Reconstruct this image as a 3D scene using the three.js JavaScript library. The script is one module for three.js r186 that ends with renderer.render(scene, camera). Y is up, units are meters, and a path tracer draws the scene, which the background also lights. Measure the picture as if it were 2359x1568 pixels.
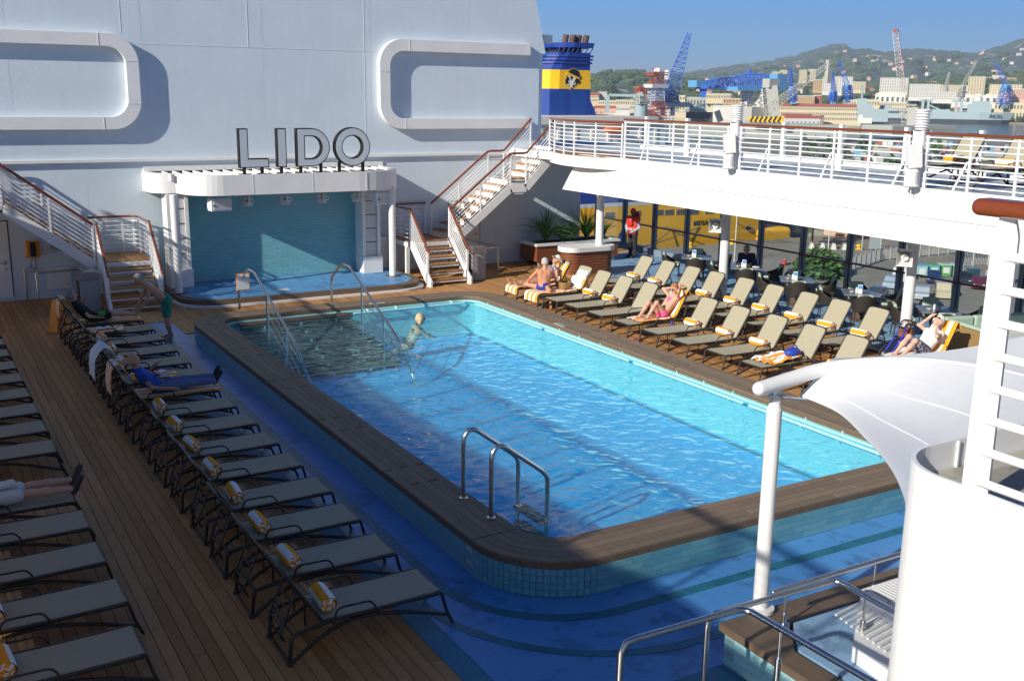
import * as THREE from 'three';
import { mergeGeometries } from 'three/addons/utils/BufferGeometryUtils.js';
import { RoundedBoxGeometry } from 'three/addons/geometries/RoundedBoxGeometry.js';
import { ImprovedNoise } from 'three/addons/math/ImprovedNoise.js';
import { FontLoader } from 'three/addons/loaders/FontLoader.js';
import { TextGeometry } from 'three/addons/geometries/TextGeometry.js';

// ---------- camera, sky, sun, exposure ----------
const scene = new THREE.Scene();
const camera = new THREE.PerspectiveCamera(36.11, 1024 / 680, 0.1, 20000);
camera.rotation.order = 'YXZ';
camera.position.set(0, 5.75, 0);
camera.rotation.set(-0.23175, -0.53051, 0.013535);
const renderer = new THREE.WebGLRenderer({ antialias: true });
renderer.toneMapping = THREE.LinearToneMapping;
renderer.toneMappingExposure = 1.22;
renderer.shadowMap.enabled = true;

const SUN = new THREE.Vector3(-1, 0.52, 0.27).normalize();
const sun = new THREE.DirectionalLight(new THREE.Color().setRGB(1, 0.94, 0.82), 5.0);
sun.position.copy(SUN).multiplyScalar(80).add(new THREE.Vector3(10, 0, -15));
sun.target.position.set(10, 0, -15);
sun.castShadow = true; sun.shadow.radius = 1.4;
sun.shadow.mapSize.set(4096, 4096);
Object.assign(sun.shadow.camera, { left: -45, right: 45, top: 45, bottom: -45, near: 1, far: 220 });
scene.add(sun, sun.target);
{ // clear autumn sky: pale at the horizon, blue overhead
  const w = 512, h = 256, d = new Float32Array(w * h * 4);
  const stops = [[-1, .08, .10, .13], [-0.02, .15, .23, .31], [0, .21, .35, .50], [.03, .155, .355, .62], [.09, .095, .315, .72], [.2, .055, .18, .47], [.45, .018, .07, .225], [1, .009, .04, .145]];
  for (let j = 0; j < h; j++) {
    const s = Math.sin(((j + .5) / h - .5) * Math.PI);
    let k = 1; while (k < stops.length - 1 && stops[k][0] < s) k++;
    const a = stops[k - 1], b = stops[k], t = Math.min(1, Math.max(0, (s - a[0]) / (b[0] - a[0])));
    for (let i = 0; i < w; i++) { const o = (j * w + i) * 4; for (let c = 0; c < 3; c++) d[o + c] = a[c + 1] + (b[c + 1] - a[c + 1]) * t; d[o + 3] = 1; }
  }
  const sky = new THREE.DataTexture(d, w, h, THREE.RGBAFormat, THREE.FloatType);
  sky.mapping = THREE.EquirectangularReflectionMapping; sky.magFilter = THREE.LinearFilter; sky.minFilter = THREE.LinearFilter; sky.needsUpdate = true;
  scene.background = sky; scene.environment = sky; scene.environmentIntensity = 1; scene.backgroundIntensity = 1;
}

// ---------- helpers ----------
let seed = 7;
const rnd = () => { seed |= 0; seed = seed + 0x6D2B79F5 | 0; let t = Math.imul(seed ^ seed >>> 15, 1 | seed); t = t + Math.imul(t ^ t >>> 7, 61 | t) ^ t; return ((t ^ t >>> 14) >>> 0) / 4294967296; };
const rr = (a, b) => a + (b - a) * rnd();
const V = (x, y, z) => new THREE.Vector3(x, y, z);
const noise = new ImprovedNoise();
const fbm = (x, y, z = 0, o = 4) => { let s = 0, a = 1, n = 0; for (let i = 0; i < o; i++) { s += a * noise.noise(x, y, z + i * 7.3); n += a; a *= .5; x *= 2; y *= 2; } return s / n; };
const lerp = (a, b, t) => a + (b - a) * t;
const clamp = (x, a = 0, b = 1) => Math.min(b, Math.max(a, x));

function tex(w, h, fn, srgb = false) { // fn(u, v) -> grey or [r, g, b]
  const d = new Uint8Array(w * h * 4);
  for (let j = 0; j < h; j++) for (let i = 0; i < w; i++) {
    let c = fn(i / w, j / h); if (!Array.isArray(c)) c = [c, c, c];
    const o = (j * w + i) * 4; for (let k = 0; k < 3; k++) d[o + k] = clamp(c[k]) * 255; d[o + 3] = 255;
  }
  const t = new THREE.DataTexture(d, w, h); t.wrapS = t.wrapT = THREE.RepeatWrapping; t.magFilter = THREE.LinearFilter; t.minFilter = THREE.LinearMipmapLinearFilter; t.generateMipmaps = true;
  if (srgb) t.colorSpace = THREE.SRGBColorSpace; t.needsUpdate = true; return t;
}
const HT = Array.from({ length: 4096 }, (_, i) => { const t = Math.sin(i * 127.1 + 311.7) * 43758.5453; return (t - Math.floor(t)) * Math.PI * 2; }), HX_ = HT.map(Math.cos), HY_ = HT.map(Math.sin);
const per = (u, v, f, s = 0, o = 4, fy = f) => { // tiling gradient noise with f cells across and fy cells up, about -1..1
  let a = 1, r = 0, n = 0;
  for (let i = 0; i < o; i++) {
    const x = u * f, y = v * fy, x0 = Math.floor(x), y0 = Math.floor(y), dx = x - x0, dy = y - y0, sx = dx * dx * dx * (dx * (dx * 6 - 15) + 10), sy = dy * dy * dy * (dy * (dy * 6 - 15) + 10), xa = x0 % f, xb = (x0 + 1) % f, ya = y0 % fy, yb = (y0 + 1) % fy, k = s * 37 + i * 101;
    const h1 = (xa * 57 + ya * 131 + k) & 4095, h2 = (xb * 57 + ya * 131 + k) & 4095, h3 = (xa * 57 + yb * 131 + k) & 4095, h4 = (xb * 57 + yb * 131 + k) & 4095;
    const p = HX_[h1] * dx + HY_[h1] * dy, q = HX_[h2] * (dx - 1) + HY_[h2] * dy, c = HX_[h3] * dx + HY_[h3] * (dy - 1), e = HX_[h4] * (dx - 1) + HY_[h4] * (dy - 1), t = p + (q - p) * sx, w = c + (e - c) * sx;
    r += a * (t + (w - t) * sy) * 1.7; n += a; a *= .5; f *= 2; fy *= 2;
  } return r / n * 1.25;
};
const rep = (t, x, y) => { const c = t.clone(); c.repeat.set(x, y === undefined ? x : y); c.needsUpdate = true; return c; };
const mat = (r, g, b, rough = .6, o = {}) => { const m = new THREE.MeshStandardMaterial({ roughness: rough, ...o }); m.color.setRGB(r, g, b); return m; };
const phys = (r, g, b, rough, o = {}) => { const m = new THREE.MeshPhysicalMaterial({ roughness: rough, ...o }); m.color.setRGB(r, g, b); return m; };

// geometry
const flat = g => { const n = g.index ? g.toNonIndexed() : g; for (const k of Object.keys(n.attributes)) if (!['position', 'normal', 'uv'].includes(k)) n.deleteAttribute(k); if (!n.attributes.uv) n.setAttribute('uv', new THREE.BufferAttribute(new Float32Array(n.attributes.position.count * 2), 2)); n.morphAttributes = {}; return n; };
const join = (...l) => { const f = l.flat(Infinity).filter(Boolean).map(flat); return f.length === 1 ? f[0] : mergeGeometries(f, false); };
function uvm(g) { // uv in metres, picked by the way each face points
  g = flat(g); const p = g.attributes.position, n = g.attributes.normal, uv = g.attributes.uv;
  for (let i = 0; i < p.count; i += 3) {
    let nx = 0, ny = 0, nz = 0; for (let k = 0; k < 3; k++) { nx += Math.abs(n.getX(i + k)); ny += Math.abs(n.getY(i + k)); nz += Math.abs(n.getZ(i + k)); }
    for (let k = 0; k < 3; k++) { const q = i + k; if (ny >= nx && ny >= nz) uv.setXY(q, p.getX(q), p.getZ(q)); else if (nx >= nz) uv.setXY(q, p.getZ(q), p.getY(q)); else uv.setXY(q, p.getX(q), p.getY(q)); }
  } return g;
}
const bx = (w, h, d, x = 0, y = 0, z = 0, rx = 0, ry = 0, rz = 0) => { const g = new THREE.BoxGeometry(w, h, d); if (rx) g.rotateX(rx); if (rz) g.rotateZ(rz); if (ry) g.rotateY(ry); g.translate(x, y, z); return g; };
const rb = (w, h, d, r, x = 0, y = 0, z = 0, s = 2) => { const g = new RoundedBoxGeometry(w, h, d, s, r); g.translate(x, y, z); return g; };
const aa = (x0, x1, y0, y1, z0, z1) => bx(Math.abs(x1 - x0), Math.abs(y1 - y0), Math.abs(z1 - z0), (x0 + x1) / 2, (y0 + y1) / 2, (z0 + z1) / 2);
function bar(a, b, r, seg = 8, r2 = r) { // round bar between two points
  a = V(...a); b = V(...b); const d = b.clone().sub(a), L = d.length(), g = new THREE.CylinderGeometry(r2, r, L, seg);
  g.applyQuaternion(new THREE.Quaternion().setFromUnitVectors(V(0, 1, 0), d.normalize())); g.translate((a.x + b.x) / 2, (a.y + b.y) / 2, (a.z + b.z) / 2); return g;
}
function beam(a, b, w, h) { // rectangular bar between two points, h measured in the upright plane
  a = V(...a); b = V(...b); const d = b.clone().sub(a), L = d.length(); d.normalize();
  let s = V(0, 1, 0).cross(d); if (s.length() < 1e-3) s = V(1, 0, 0); s.normalize(); const u = d.clone().cross(s);
  const g = new THREE.BoxGeometry(w, h, L); g.applyMatrix4(new THREE.Matrix4().makeBasis(s, u, d)); g.translate((a.x + b.x) / 2, (a.y + b.y) / 2, (a.z + b.z) / 2); return g;
}
function bend(pts, r) { // polyline with rounded corners -> points
  const P = pts.map(p => V(...p)), out = [P[0]];
  for (let i = 1; i < P.length - 1; i++) {
    const a = P[i - 1].clone().sub(P[i]), b = P[i + 1].clone().sub(P[i]), k = Math.min(r, a.length() * .45, b.length() * .45);
    const p = P[i].clone().add(a.normalize().multiplyScalar(k)), q = P[i].clone().add(b.normalize().multiplyScalar(k));
    for (let t = 0; t <= 4; t++) { const u = t / 4; out.push(p.clone().multiplyScalar((1 - u) ** 2).add(P[i].clone().multiplyScalar(2 * u * (1 - u))).add(q.clone().multiplyScalar(u * u))); }
  } out.push(P[P.length - 1]); return out;
}
class Poly extends THREE.Curve { constructor(p) { super(); this.p = p; this.l = [0]; for (let i = 1; i < p.length; i++) this.l.push(this.l[i - 1] + Math.max(1e-6, p[i].distanceTo(p[i - 1]))); }
  getPoint(t, o = V()) { const L = t * this.l[this.l.length - 1]; let i = 1; while (i < this.l.length - 1 && this.l[i] < L) i++; return o.lerpVectors(this.p[i - 1], this.p[i], clamp((L - this.l[i - 1]) / (this.l[i] - this.l[i - 1]))); } }
function pipe(pts, r, round = .1, seg = 8, n) { const q = bend(pts, round), c = new Poly(q), N = n || q.length * 3; return join(new THREE.TubeGeometry(c, N, r, seg), capAt(q[0], r), capAt(q[q.length - 1], r)); }
const capAt = (p, r) => { const g = new THREE.SphereGeometry(r, 8, 6); g.translate(p.x, p.y, p.z); return g; };
const curve = (pts, r, seg = 8, n = 24) => { const c = new THREE.CatmullRomCurve3(pts.map(p => V(...p))); return join(new THREE.TubeGeometry(c, n, r, seg), capAt(c.getPoint(0), r), capAt(c.getPoint(1), r)); };
const lathe = (prof, seg = 20) => new THREE.LatheGeometry(prof.map(p => new THREE.Vector2(...p)), seg);
const ball = (r, x, y, z, sx = 1, sy = 1, sz = 1, a = 12, b = 9) => { const g = new THREE.SphereGeometry(r, a, b); g.scale(sx, sy, sz); g.translate(x, y, z); return g; };
const mv = (g, x, y, z, ry = 0, rx = 0, rz = 0) => { if (rx) g.rotateX(rx); if (rz) g.rotateZ(rz); if (ry) g.rotateY(ry); g.translate(x, y, z); return g; };
const shape = pts => { const s = new THREE.Shape(); pts.forEach((p, i) => i ? s.lineTo(...p) : s.moveTo(...p)); s.closePath(); return s; };
const ext = (s, depth, bevel = 0, steps = 8) => new THREE.ExtrudeGeometry(Array.isArray(s) ? shape(s) : s, { depth, bevelEnabled: bevel > 0, bevelSize: bevel, bevelThickness: bevel, bevelSegments: 2, curveSegments: steps });
const slab = (pts, y0, y1) => { const g = ext(shape(pts.map(([x, z]) => [x, -z])), y1 - y0); g.rotateX(-Math.PI / 2); g.translate(0, y0, 0); return g; }; // flat plate from a plan outline in x, z
function sheet(f, nu, nv, thick = 0) { // surface f(u, v) -> [x, y, z]
  const pos = [], uv = [], idx = [];
  for (let j = 0; j <= nv; j++) for (let i = 0; i <= nu; i++) { pos.push(...f(i / nu, j / nv)); uv.push(i / nu, j / nv); }
  for (let j = 0; j < nv; j++) for (let i = 0; i < nu; i++) { const a = j * (nu + 1) + i, b = a + nu + 1; idx.push(a, a + 1, b, b, a + 1, b + 1); }
  const g = new THREE.BufferGeometry(); g.setAttribute('position', new THREE.Float32BufferAttribute(pos, 3)); g.setAttribute('uv', new THREE.Float32BufferAttribute(uv, 2)); g.setIndex(idx); g.computeVertexNormals();
  if (!thick) return g;
  const n = g.attributes.normal, p2 = pos.map((v, i) => v - thick * n.array[i]), N = pos.length / 3, id2 = [...idx];
  for (let k = 0; k < idx.length; k += 3) id2.push(idx[k] + N, idx[k + 2] + N, idx[k + 1] + N);
  const edge = []; for (let i = 0; i <= nu; i++) edge.push(i); for (let j = 1; j <= nv; j++) edge.push(j * (nu + 1) + nu); for (let i = nu - 1; i >= 0; i--) edge.push(nv * (nu + 1) + i); for (let j = nv - 1; j >= 0; j--) edge.push(j * (nu + 1));
  for (let k = 0; k + 1 < edge.length; k++) id2.push(edge[k], edge[k] + N, edge[k + 1], edge[k + 1], edge[k] + N, edge[k + 1] + N);
  const h = new THREE.BufferGeometry(); h.setAttribute('position', new THREE.Float32BufferAttribute([...pos, ...p2], 3)); h.setAttribute('uv', new THREE.Float32BufferAttribute([...uv, ...uv], 2)); h.setIndex(id2); h.computeVertexNormals(); return h;
}
// things and parts
const names = {};
const numbered = n => { const k = names[n] = (names[n] === undefined ? 0 : names[n] + 1); return k ? `${n}_${String(k).padStart(3, '0')}` : n; };
function thing(name, label, category, pos = [0, 0, 0], turn = 0, group) { const o = new THREE.Group(); o.name = numbered(name); o.position.set(...pos); o.rotation.y = turn; o.userData = { label, category }; if (group) o.userData.group = group; scene.add(o); return o; }
function part(parent, name, g, m, kind) { const o = new THREE.Mesh(g, m); o.name = name; o.castShadow = o.receiveShadow = true; if (kind) o.userData.kind = kind; parent.add(o); return o; }
function one(name, label, category, g, m, group, pos, turn) { const o = new THREE.Mesh(g, m); o.name = numbered(name); o.castShadow = o.receiveShadow = true; o.userData = { label, category }; if (group) o.userData.group = group; if (pos) o.position.set(...pos); if (turn) o.rotation.y = turn; scene.add(o); return o; }
function struct(name, g, m) { const o = g ? new THREE.Mesh(g, m) : new THREE.Group(); o.name = numbered(name); o.castShadow = o.receiveShadow = true; o.userData.kind = 'structure'; scene.add(o); return o; }
function dup(src, pos, turn, label, group) { const o = src.clone(); o.name = numbered(src.name.replace(/_\d{3}$/, '')); o.userData = { ...src.userData }; o.position.set(...pos); o.rotation.set(0, turn || 0, 0); if (label) o.userData.label = label; if (group) o.userData.group = group; scene.add(o); return o; }
// a direction seen by the lens through point (x, y) of the 2359 x 1568 view, and a place at that bearing, used for the far shore
const Q = new THREE.Quaternion().setFromEuler(camera.rotation);
const sight = (x, y) => V((x - 1179.5) / 2405.5, (784 - y) / 2405.5, -1).applyQuaternion(Q);
const far = (x, y, d) => { const r = sight(x, y), k = d / Math.hypot(r.x, r.z); return [r.x * k, 5.75 + r.y * k, r.z * k]; };
// ---------- materials ----------
const T = {
  blotch: tex(512, 512, (u, v) => .93 + .05 * per(u, v, 4, 3, 5) + .02 * per(u, v, 40, 9, 2)),
  streak: tex(512, 512, (u, v) => .945 + .022 * per(u, v, 24, 2, 3, 3) + .028 * per(u, v, 5, 5, 4)),
  wood: tex(512, 512, (u, v) => { const g = per(u, v, 30, 4, 4, 2), f = per(u, v, 6, 8, 3); return [.86 + .13 * g + .07 * f, .84 + .14 * g + .07 * f, .82 + .16 * g + .06 * f]; }),
  stain: tex(512, 512, (u, v) => { const a = per(u, v, 5, 11, 5), b = per(u, v, 60, 1, 2), c = per(u, v, 11, 17, 3); const s = a > .2 ? .24 * Math.min(1, (a - .2) * 7) : 0; const dd = c > .36 ? .2 * Math.min(1, (c - .36) * 12) : 0; return .95 + .06 * b - s - dd; }),
  cloth: tex(256, 256, (u, v) => .85 + .12 * Math.sin(u * Math.PI * 128) * Math.sin(v * Math.PI * 128) + .05 * per(u, v, 8, 4, 3)),
  weave: tex(256, 256, (u, v) => { const x = Math.floor(u * 16), y = Math.floor(v * 32); const a = (x + y) % 2; return .35 + .6 * a * Math.abs(Math.sin(u * 16 * Math.PI)) + .3 * (1 - a) * Math.abs(Math.sin(v * 32 * Math.PI)); }),
  grit: tex(512, 512, (u, v) => .82 + .12 * per(u, v, 7, 21, 5) + .12 * per(u, v, 70, 2, 2)),
  stripes: tex(64, 256, (u, v) => (Math.floor(v * 6) % 2 ? [.98, .62, .10] : [.93, .93, .92]), true),
  camo: tex(256, 256, (u, v) => { const a = per(u, v, 9, 31, 3); return a > .12 ? [.75, .78, .85] : a > -.1 ? [.12, .18, .42] : [.06, .09, .25]; }, true),
  pinkprint: tex(256, 256, (u, v) => { const a = per(u, v, 14, 41, 2); return a > .2 ? [1, .62, .8] : [.98, .12, .5]; }, true),
};
const M = {
  white: mat(.85, .85, .845, .42, { map: rep(T.blotch, .35) }),
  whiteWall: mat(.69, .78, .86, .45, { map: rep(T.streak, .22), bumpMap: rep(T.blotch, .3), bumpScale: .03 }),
  rail: mat(.86, .86, .86, .35),
  canvas: mat(.80, .81, .83, .6, { map: rep(T.blotch, .6) }),
  seam: mat(.72, .73, .74, .5),
  teakL: [0, 1, 2, 3].map(i => mat(.38 + .055 * i, .185 + .033 * i, .058 + .016 * i, .62, { map: rep(T.wood, 2.2, .45) })),
  teakDark: mat(.16, .085, .04, .7),
  caulk: mat(.035, .04, .045, .8),
  coping: [0, 1, 2].map(i => mat(.205 + .025 * i, .15 + .018 * i, .10 + .012 * i, .6, { map: rep(T.wood, 2.5, .6) })),
  copingEdge: mat(.17, .12, .08, .6, { map: rep(T.wood, 1.2, .8) }),
  floorBlue: mat(.085, .29, .64, .42, { map: rep(T.stain, .32) }),
  floorBand: mat(.025, .17, .26, .42, { map: rep(T.stain, .5) }),
  stageBlue: mat(.12, .33, .62, .5, { map: rep(T.stain, .4) }),
  floorPale: mat(.25, .42, .62, .5, { map: rep(T.stain, .35) }),
  grate: mat(.07, .26, .42, .5),
  tileA: [0, 1, 2].map(i => mat(.115 + .02 * i, .33 + .025 * i, .42 + .02 * i, .25)),
  tileB: [0, 1, 2].map(i => mat(.17 + .012 * i, .43 + .02 * i, .49 + .02 * i, .3)),
  tileAqua: [0, 1, 2].map(i => mat(.33 + .03 * i, .66 + .02 * i, .68 + .02 * i, .3)),
  grout: mat(.28, .42, .42, .8),
  groutDark: mat(.20, .42, .46, .8),
  poolFloor: mat(.05, .52, .93, .5, { map: rep(T.blotch, .2) }),
  poolWall: mat(.22, .60, .64, .4, { map: rep(T.blotch, .4) }),
  poolTrim: mat(.40, .74, .76, .3),
  poolDark: mat(.02, .18, .2, .4),
  tread: mat(.085, .066, .045, .6, { map: rep(T.wood, 2, .6) }),
  steel: mat(.62, .62, .62, .22, { metalness: 1 }),
  steelDull: mat(.45, .45, .46, .4, { metalness: 1 }),
  mahogany: phys(.235, .052, .014, .32, { clearcoat: .5, clearcoatRoughness: .2, map: rep(T.wood, 1.5, 1.5) }),
  slatWood: mat(.26, .085, .032, .45, { map: rep(T.wood, 1.2, 3) }),
  frame: mat(.028, .024, .022, .45),
  sling: mat(.45, .41, .295, .75, { map: rep(T.cloth, 3) }),
  cushion: mat(.42, .56, .46, .8, { map: rep(T.cloth, 3) }),
  wicker: mat(.045, .034, .027, .6, { bumpMap: rep(T.weave, 4), bumpScale: .006, map: rep(T.weave, 4) }),
  rattan: mat(.52, .33, .13, .6, { bumpMap: rep(T.weave, 4), bumpScale: .006, map: rep(T.weave, 4) }),
  towel: mat(1, 1, 1, .95, { map: T.stripes }),
  towelWhite: mat(.80, .80, .82, .95),
  black: mat(.012, .012, .013, .5),
  dark: mat(.03, .03, .033, .5),
  grey: mat(.32, .34, .36, .5),
  lightGrey: mat(.6, .61, .62, .5),
  glass: phys(.93, .97, .97, .02, { transmission: 1, thickness: 0, ior: 1.45 }),
  mullion: mat(.20, .24, .30, .45),
  skin: [mat(.62, .36, .25, .55), mat(.52, .27, .17, .55), mat(.68, .44, .34, .55)],
  hairGrey: mat(.25, .24, .23, .8), hairBlond: mat(.55, .43, .25, .7), hairRed: mat(.40, .16, .06, .7), hairWhite: mat(.46, .45, .43, .8),
  orange: mat(.85, .30, .02, .5), yellow: mat(.85, .50, .02, .5), red: mat(.62, .03, .02, .6), blue: mat(.02, .06, .42, .5),
  tableTop: mat(.17, .19, .23, .25), leaf: [0, 1, 2].map(i => mat(.05 + .02 * i, .14 + .04 * i, .035 + .012 * i, .5)),
  soil: mat(.09, .06, .035, .95, { map: rep(T.grit, 2) }),
};

// ---------- decks ----------
const hull = struct('ship_hull', join(aa(-5.2, 24.6, -20, -1.2, -33, 9), aa(-5.2, 24.6, -20, -1.2, -70, -33.2)), M.white);
function planks(parent, x0, x1, z0, z1, w, len, holes = [], y = .012) { // teak boards laid along z over a dark bed of caulk
  const cols = Math.round((x1 - x0) / w), ww = (x1 - x0) / cols, geos = {};
  for (let c = 0; c < cols; c++) {
    const xa = x0 + c * ww, xm = xa + ww / 2; let z = z1, first = (c * .37 % 1) * len + .3;
    while (z > z0 + .01) {
      let e = Math.max(z0, z - first); if (e - z0 < .4) e = z0; first = len;
      let a = z, b = e; const hole = holes.find(h => xm > h[0] && xm < h[1] && a > h[2] && b < h[3]);
      if (hole) { if (a > hole[3] && b < hole[3]) b = hole[3]; if (a < hole[3] && b < hole[2]) a = hole[2]; if (a <= hole[3] + .001 && b >= hole[2] - .001) { z = e; continue; } }
      const L = a - b, key = L.toFixed(2);
      if (L > .05) { const g = geos[key] || (geos[key] = uvm(aa(-ww / 2 + .0045, ww / 2 - .0045, -.03, 0, -L / 2 + .003, L / 2 - .003))); const p = part(parent, 'plank', g, M.teakL[Math.floor(rnd() * 4)]); p.position.set(xm, y, (a + b) / 2); }
      z = e;
    }
  }
}
const deckL = struct('teak_deck', uvm(aa(-4.8, 4.38, -.3, -.006, -31.4, -6.4)), M.caulk);
planks(deckL, .18, 4.38, -31.38, -6.4, .14, 2.9);
planks(deckL, -4.6, .18, -31.38, -6.4, .598, 8.4);
const deckF = struct('teak_deck', uvm(aa(4.38, 13.78, -.3, -.006, -31.4, -25.14)), M.caulk);
planks(deckF, 4.385, 13.775, -31.38, -26.8, .14, 4.6, [[6.35, 13.5, -31.4, -28.02]]);
planks(deckF, 5.62, 13.775, -26.79, -25.2, .14, 4);
const deckR = struct('teak_deck', uvm(aa(13.785, 19.5, -.3, -.006, -31.4, -6.6)), M.caulk);
planks(deckR, 13.8, 19.5, -31.38, -6.6, .14, 4.1);

// blue resin floor that rings the pool, its two dark bands and the drain grate
const rrPts = (x0, x1, z0, z1, r, n = 10) => { // rounded rectangle, starting on the near (z1) side, x rising; each point carries side/corner tags
  const o = [], c = [[x1 - r, z1 - r, Math.PI / 2, 0], [x1 - r, z0 + r, 0, -Math.PI / 2], [x0 + r, z0 + r, -Math.PI / 2, -Math.PI], [x0 + r, z1 - r, Math.PI, Math.PI / 2]];
  c.forEach(([cx, cz, a, b]) => { for (let i = 0; i <= n; i++) { const t = a + (b - a) * i / n; o.push([cx + r * Math.cos(t), cz + r * Math.sin(t)]); } }); return o;
};
const PI = [6.26, 13.1, -24.45, -9.95, .5], PO = [5.58, 13.78, -25.13, -9.27, 1.15];
const blue = struct('pool_surround_floor', uvm(join(aa(4.66, 16, -.3, 0, -9.3, -7.34), aa(4.66, 5.62, -.3, 0, -26.8, -9.31), slab([[5.62, -9.3], [6.95, -9.3], [6.4, -9.55], [5.95, -9.95], [5.62, -10.7]], -.3, -.001), slab([[5.62, -25.13], [5.62, -23.8], [5.95, -24.5], [6.5, -24.9], [6.9, -25.13]], -.3, -.001))), M.floorBlue);
part(blue, 'floor_panel', uvm(aa(19.51, 24.2, -.3, 0, -31.4, -6.4)), M.floorPale);
function bandStrip(a, b, y) { const A = rrPts(...a, 14), B = rrPts(...b, 14), n = A.length, pos = [], idx = []; // closed strip between two rounded rectangles
  for (let i = 0; i < n; i++) pos.push(A[i][0], y, A[i][1], B[i][0], y, B[i][1]);
  for (let i = 0; i < n; i++) { const j = (i + 1) % n; idx.push(2 * i, 2 * j, 2 * i + 1, 2 * i + 1, 2 * j, 2 * j + 1); }
  const g = new THREE.BufferGeometry(); g.setAttribute('position', new THREE.Float32BufferAttribute(pos, 3)); g.setIndex(idx); g.computeVertexNormals(); return g; }
const band = (d0, d1, e0, e1, r) => { // d: offset beside the pool, e: offset at its near end
  const A = rrPts(PO[0] - d0, 26, -26.6, PO[3] + e0, r, 14), B = rrPts(PO[0] - d1, 26, -26.6, PO[3] + e1, r + .15, 14), k = 15 * 3; // only the near-left corner with its two arms
  const a = [[16, PO[3] + e0], ...A.slice(k).reverse(), [PO[0] - d0, -26.0]], b = [[16, PO[3] + e1], ...B.slice(k).reverse(), [PO[0] - d1, -26.2]];
  return slab([...a, ...b.reverse()], .001, .005); };
part(blue, 'floor_band', uvm(band(.39, .54, .40, .55, 1.5)), M.floorBand);
part(blue, 'floor_band', uvm(band(.79, .915, 1.36, 1.50, 2.2)), M.floorBand);
const grate = one('drain_grate', 'teal ribbed drain grate along the edge of the teak deck', 'grate', uvm(join(aa(4.38, 4.66, -.04, -.02, -26.8, -7.35), aa(4.38, 6.84, -.04, -.02, -7.34, -7.02))), M.groutDark);
{ const l = []; for (let z = -26.7; z < -7.36; z += .032) l.push(aa(4.39, 4.65, -.018, .004, z, z + .02)); for (let x = 4.4; x < 6.82; x += .032) l.push(aa(x, x + .02, -.018, .004, -7.33, -7.03)); part(grate, 'rib', join(l), M.grate, 'stuff'); }

// ---------- pool ----------
const pool = struct('pool');
{ // shell: floor, four walls, left ledge
  part(pool, 'pool_floor', uvm(slab(rrPts(...PI), -.65, -.55)), M.poolFloor);
  const A = rrPts(...PI, 12), n = A.length, pos = [], idx = [];
  for (let i = 0; i <= n; i++) { const p = A[i % n]; pos.push(p[0], -.55, p[1], p[0], .36, p[1]); }
  for (let i = 0; i < n; i++) idx.push(2 * i, 2 * i + 2, 2 * i + 1, 2 * i + 1, 2 * i + 2, 2 * i + 3);
  const g = new THREE.BufferGeometry(); g.setAttribute('position', new THREE.Float32BufferAttribute(pos, 3)); g.setAttribute('uv', new THREE.Float32BufferAttribute(new Float32Array(pos.length / 3 * 2), 2)); g.setIndex(idx); g.computeVertexNormals();
  part(pool, 'pool_wall', uvm(g), M.poolWall);
  part(pool, 'pool_ledge', uvm(slab([[6.27, -22.6], [6.27, -10.6], [6.4, -10.2], [6.75, -9.97], [7.3, -9.97], [6.9, -10.15], [6.66, -10.5], [6.6, -11], [6.6, -22.6]].map(([x, z]) => [x, z]), .1, .16)), mat(.52, .66, .72, .4, { map: rep(T.blotch, .8) }));
  // outer wall: bed of grout under single tiles
    const B = rrPts(PO[0] + .012, PO[1] - .012, PO[2] + .012, PO[3] - .012, PO[4], 14), C = rrPts(PO[0] + .06, PO[1] - .06, PO[2] + .06, PO[3] - .06, PO[4] - .05, 14);
  part(pool, 'tile_bed', (() => { const s = shape(B.map(([x, z]) => [x, -z])); const h = new THREE.Path(); C.forEach(([x, z], i) => i ? h.lineTo(x, -z) : h.moveTo(x, -z)); s.holes.push(h); const q = ext(s, .35); q.rotateX(-Math.PI / 2); q.translate(0, .01, 0); return uvm(q); })(), M.grout);
  const tg = bx(.296, .084, .014), sg = bx(.074, .084, .014), lg = bx(.014, .084, .296);
  for (let r = 0; r < 4; r++) { // near side: long tiles in stretcher bond; the bend: small square tiles; left side: long tiles
    const y = .048 + r * .088;
    if (r % 2) part(pool, 'tile', bx(.13, .084, .014), M.tileA[r % 3]).position.set(6.79, y, PO[3] - .006);
    for (let x = 6.875 + (r % 2) * .13; x < 12.6; x += .3) { const p = part(pool, 'tile', tg, M.tileA[Math.floor(rnd() * 3)]); p.position.set(x, y, PO[3] - .006); }
    for (let i = 0; i < 22; i++) { const a = Math.PI - (i + .5) / 22 * Math.PI / 2, R = PO[4] - .006; const p = part(pool, 'tile', sg, M.tileA[Math.floor(rnd() * 3)]); p.position.set(PO[0] + PO[4] + R * Math.cos(a), y, PO[3] - PO[4] + R * Math.sin(a)); p.rotation.y = Math.PI / 2 - a; }
  }
  const rest = []; for (let r = 0; r < 4; r++) for (let z = -10.6 - (r % 2) * .15; z > -24; z -= .3) rest.push(lg.clone().translate(PO[0] + .006, .048 + r * .088, z));
  part(pool, 'tile', join(rest), M.tileA[1], 'stuff');
}
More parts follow.
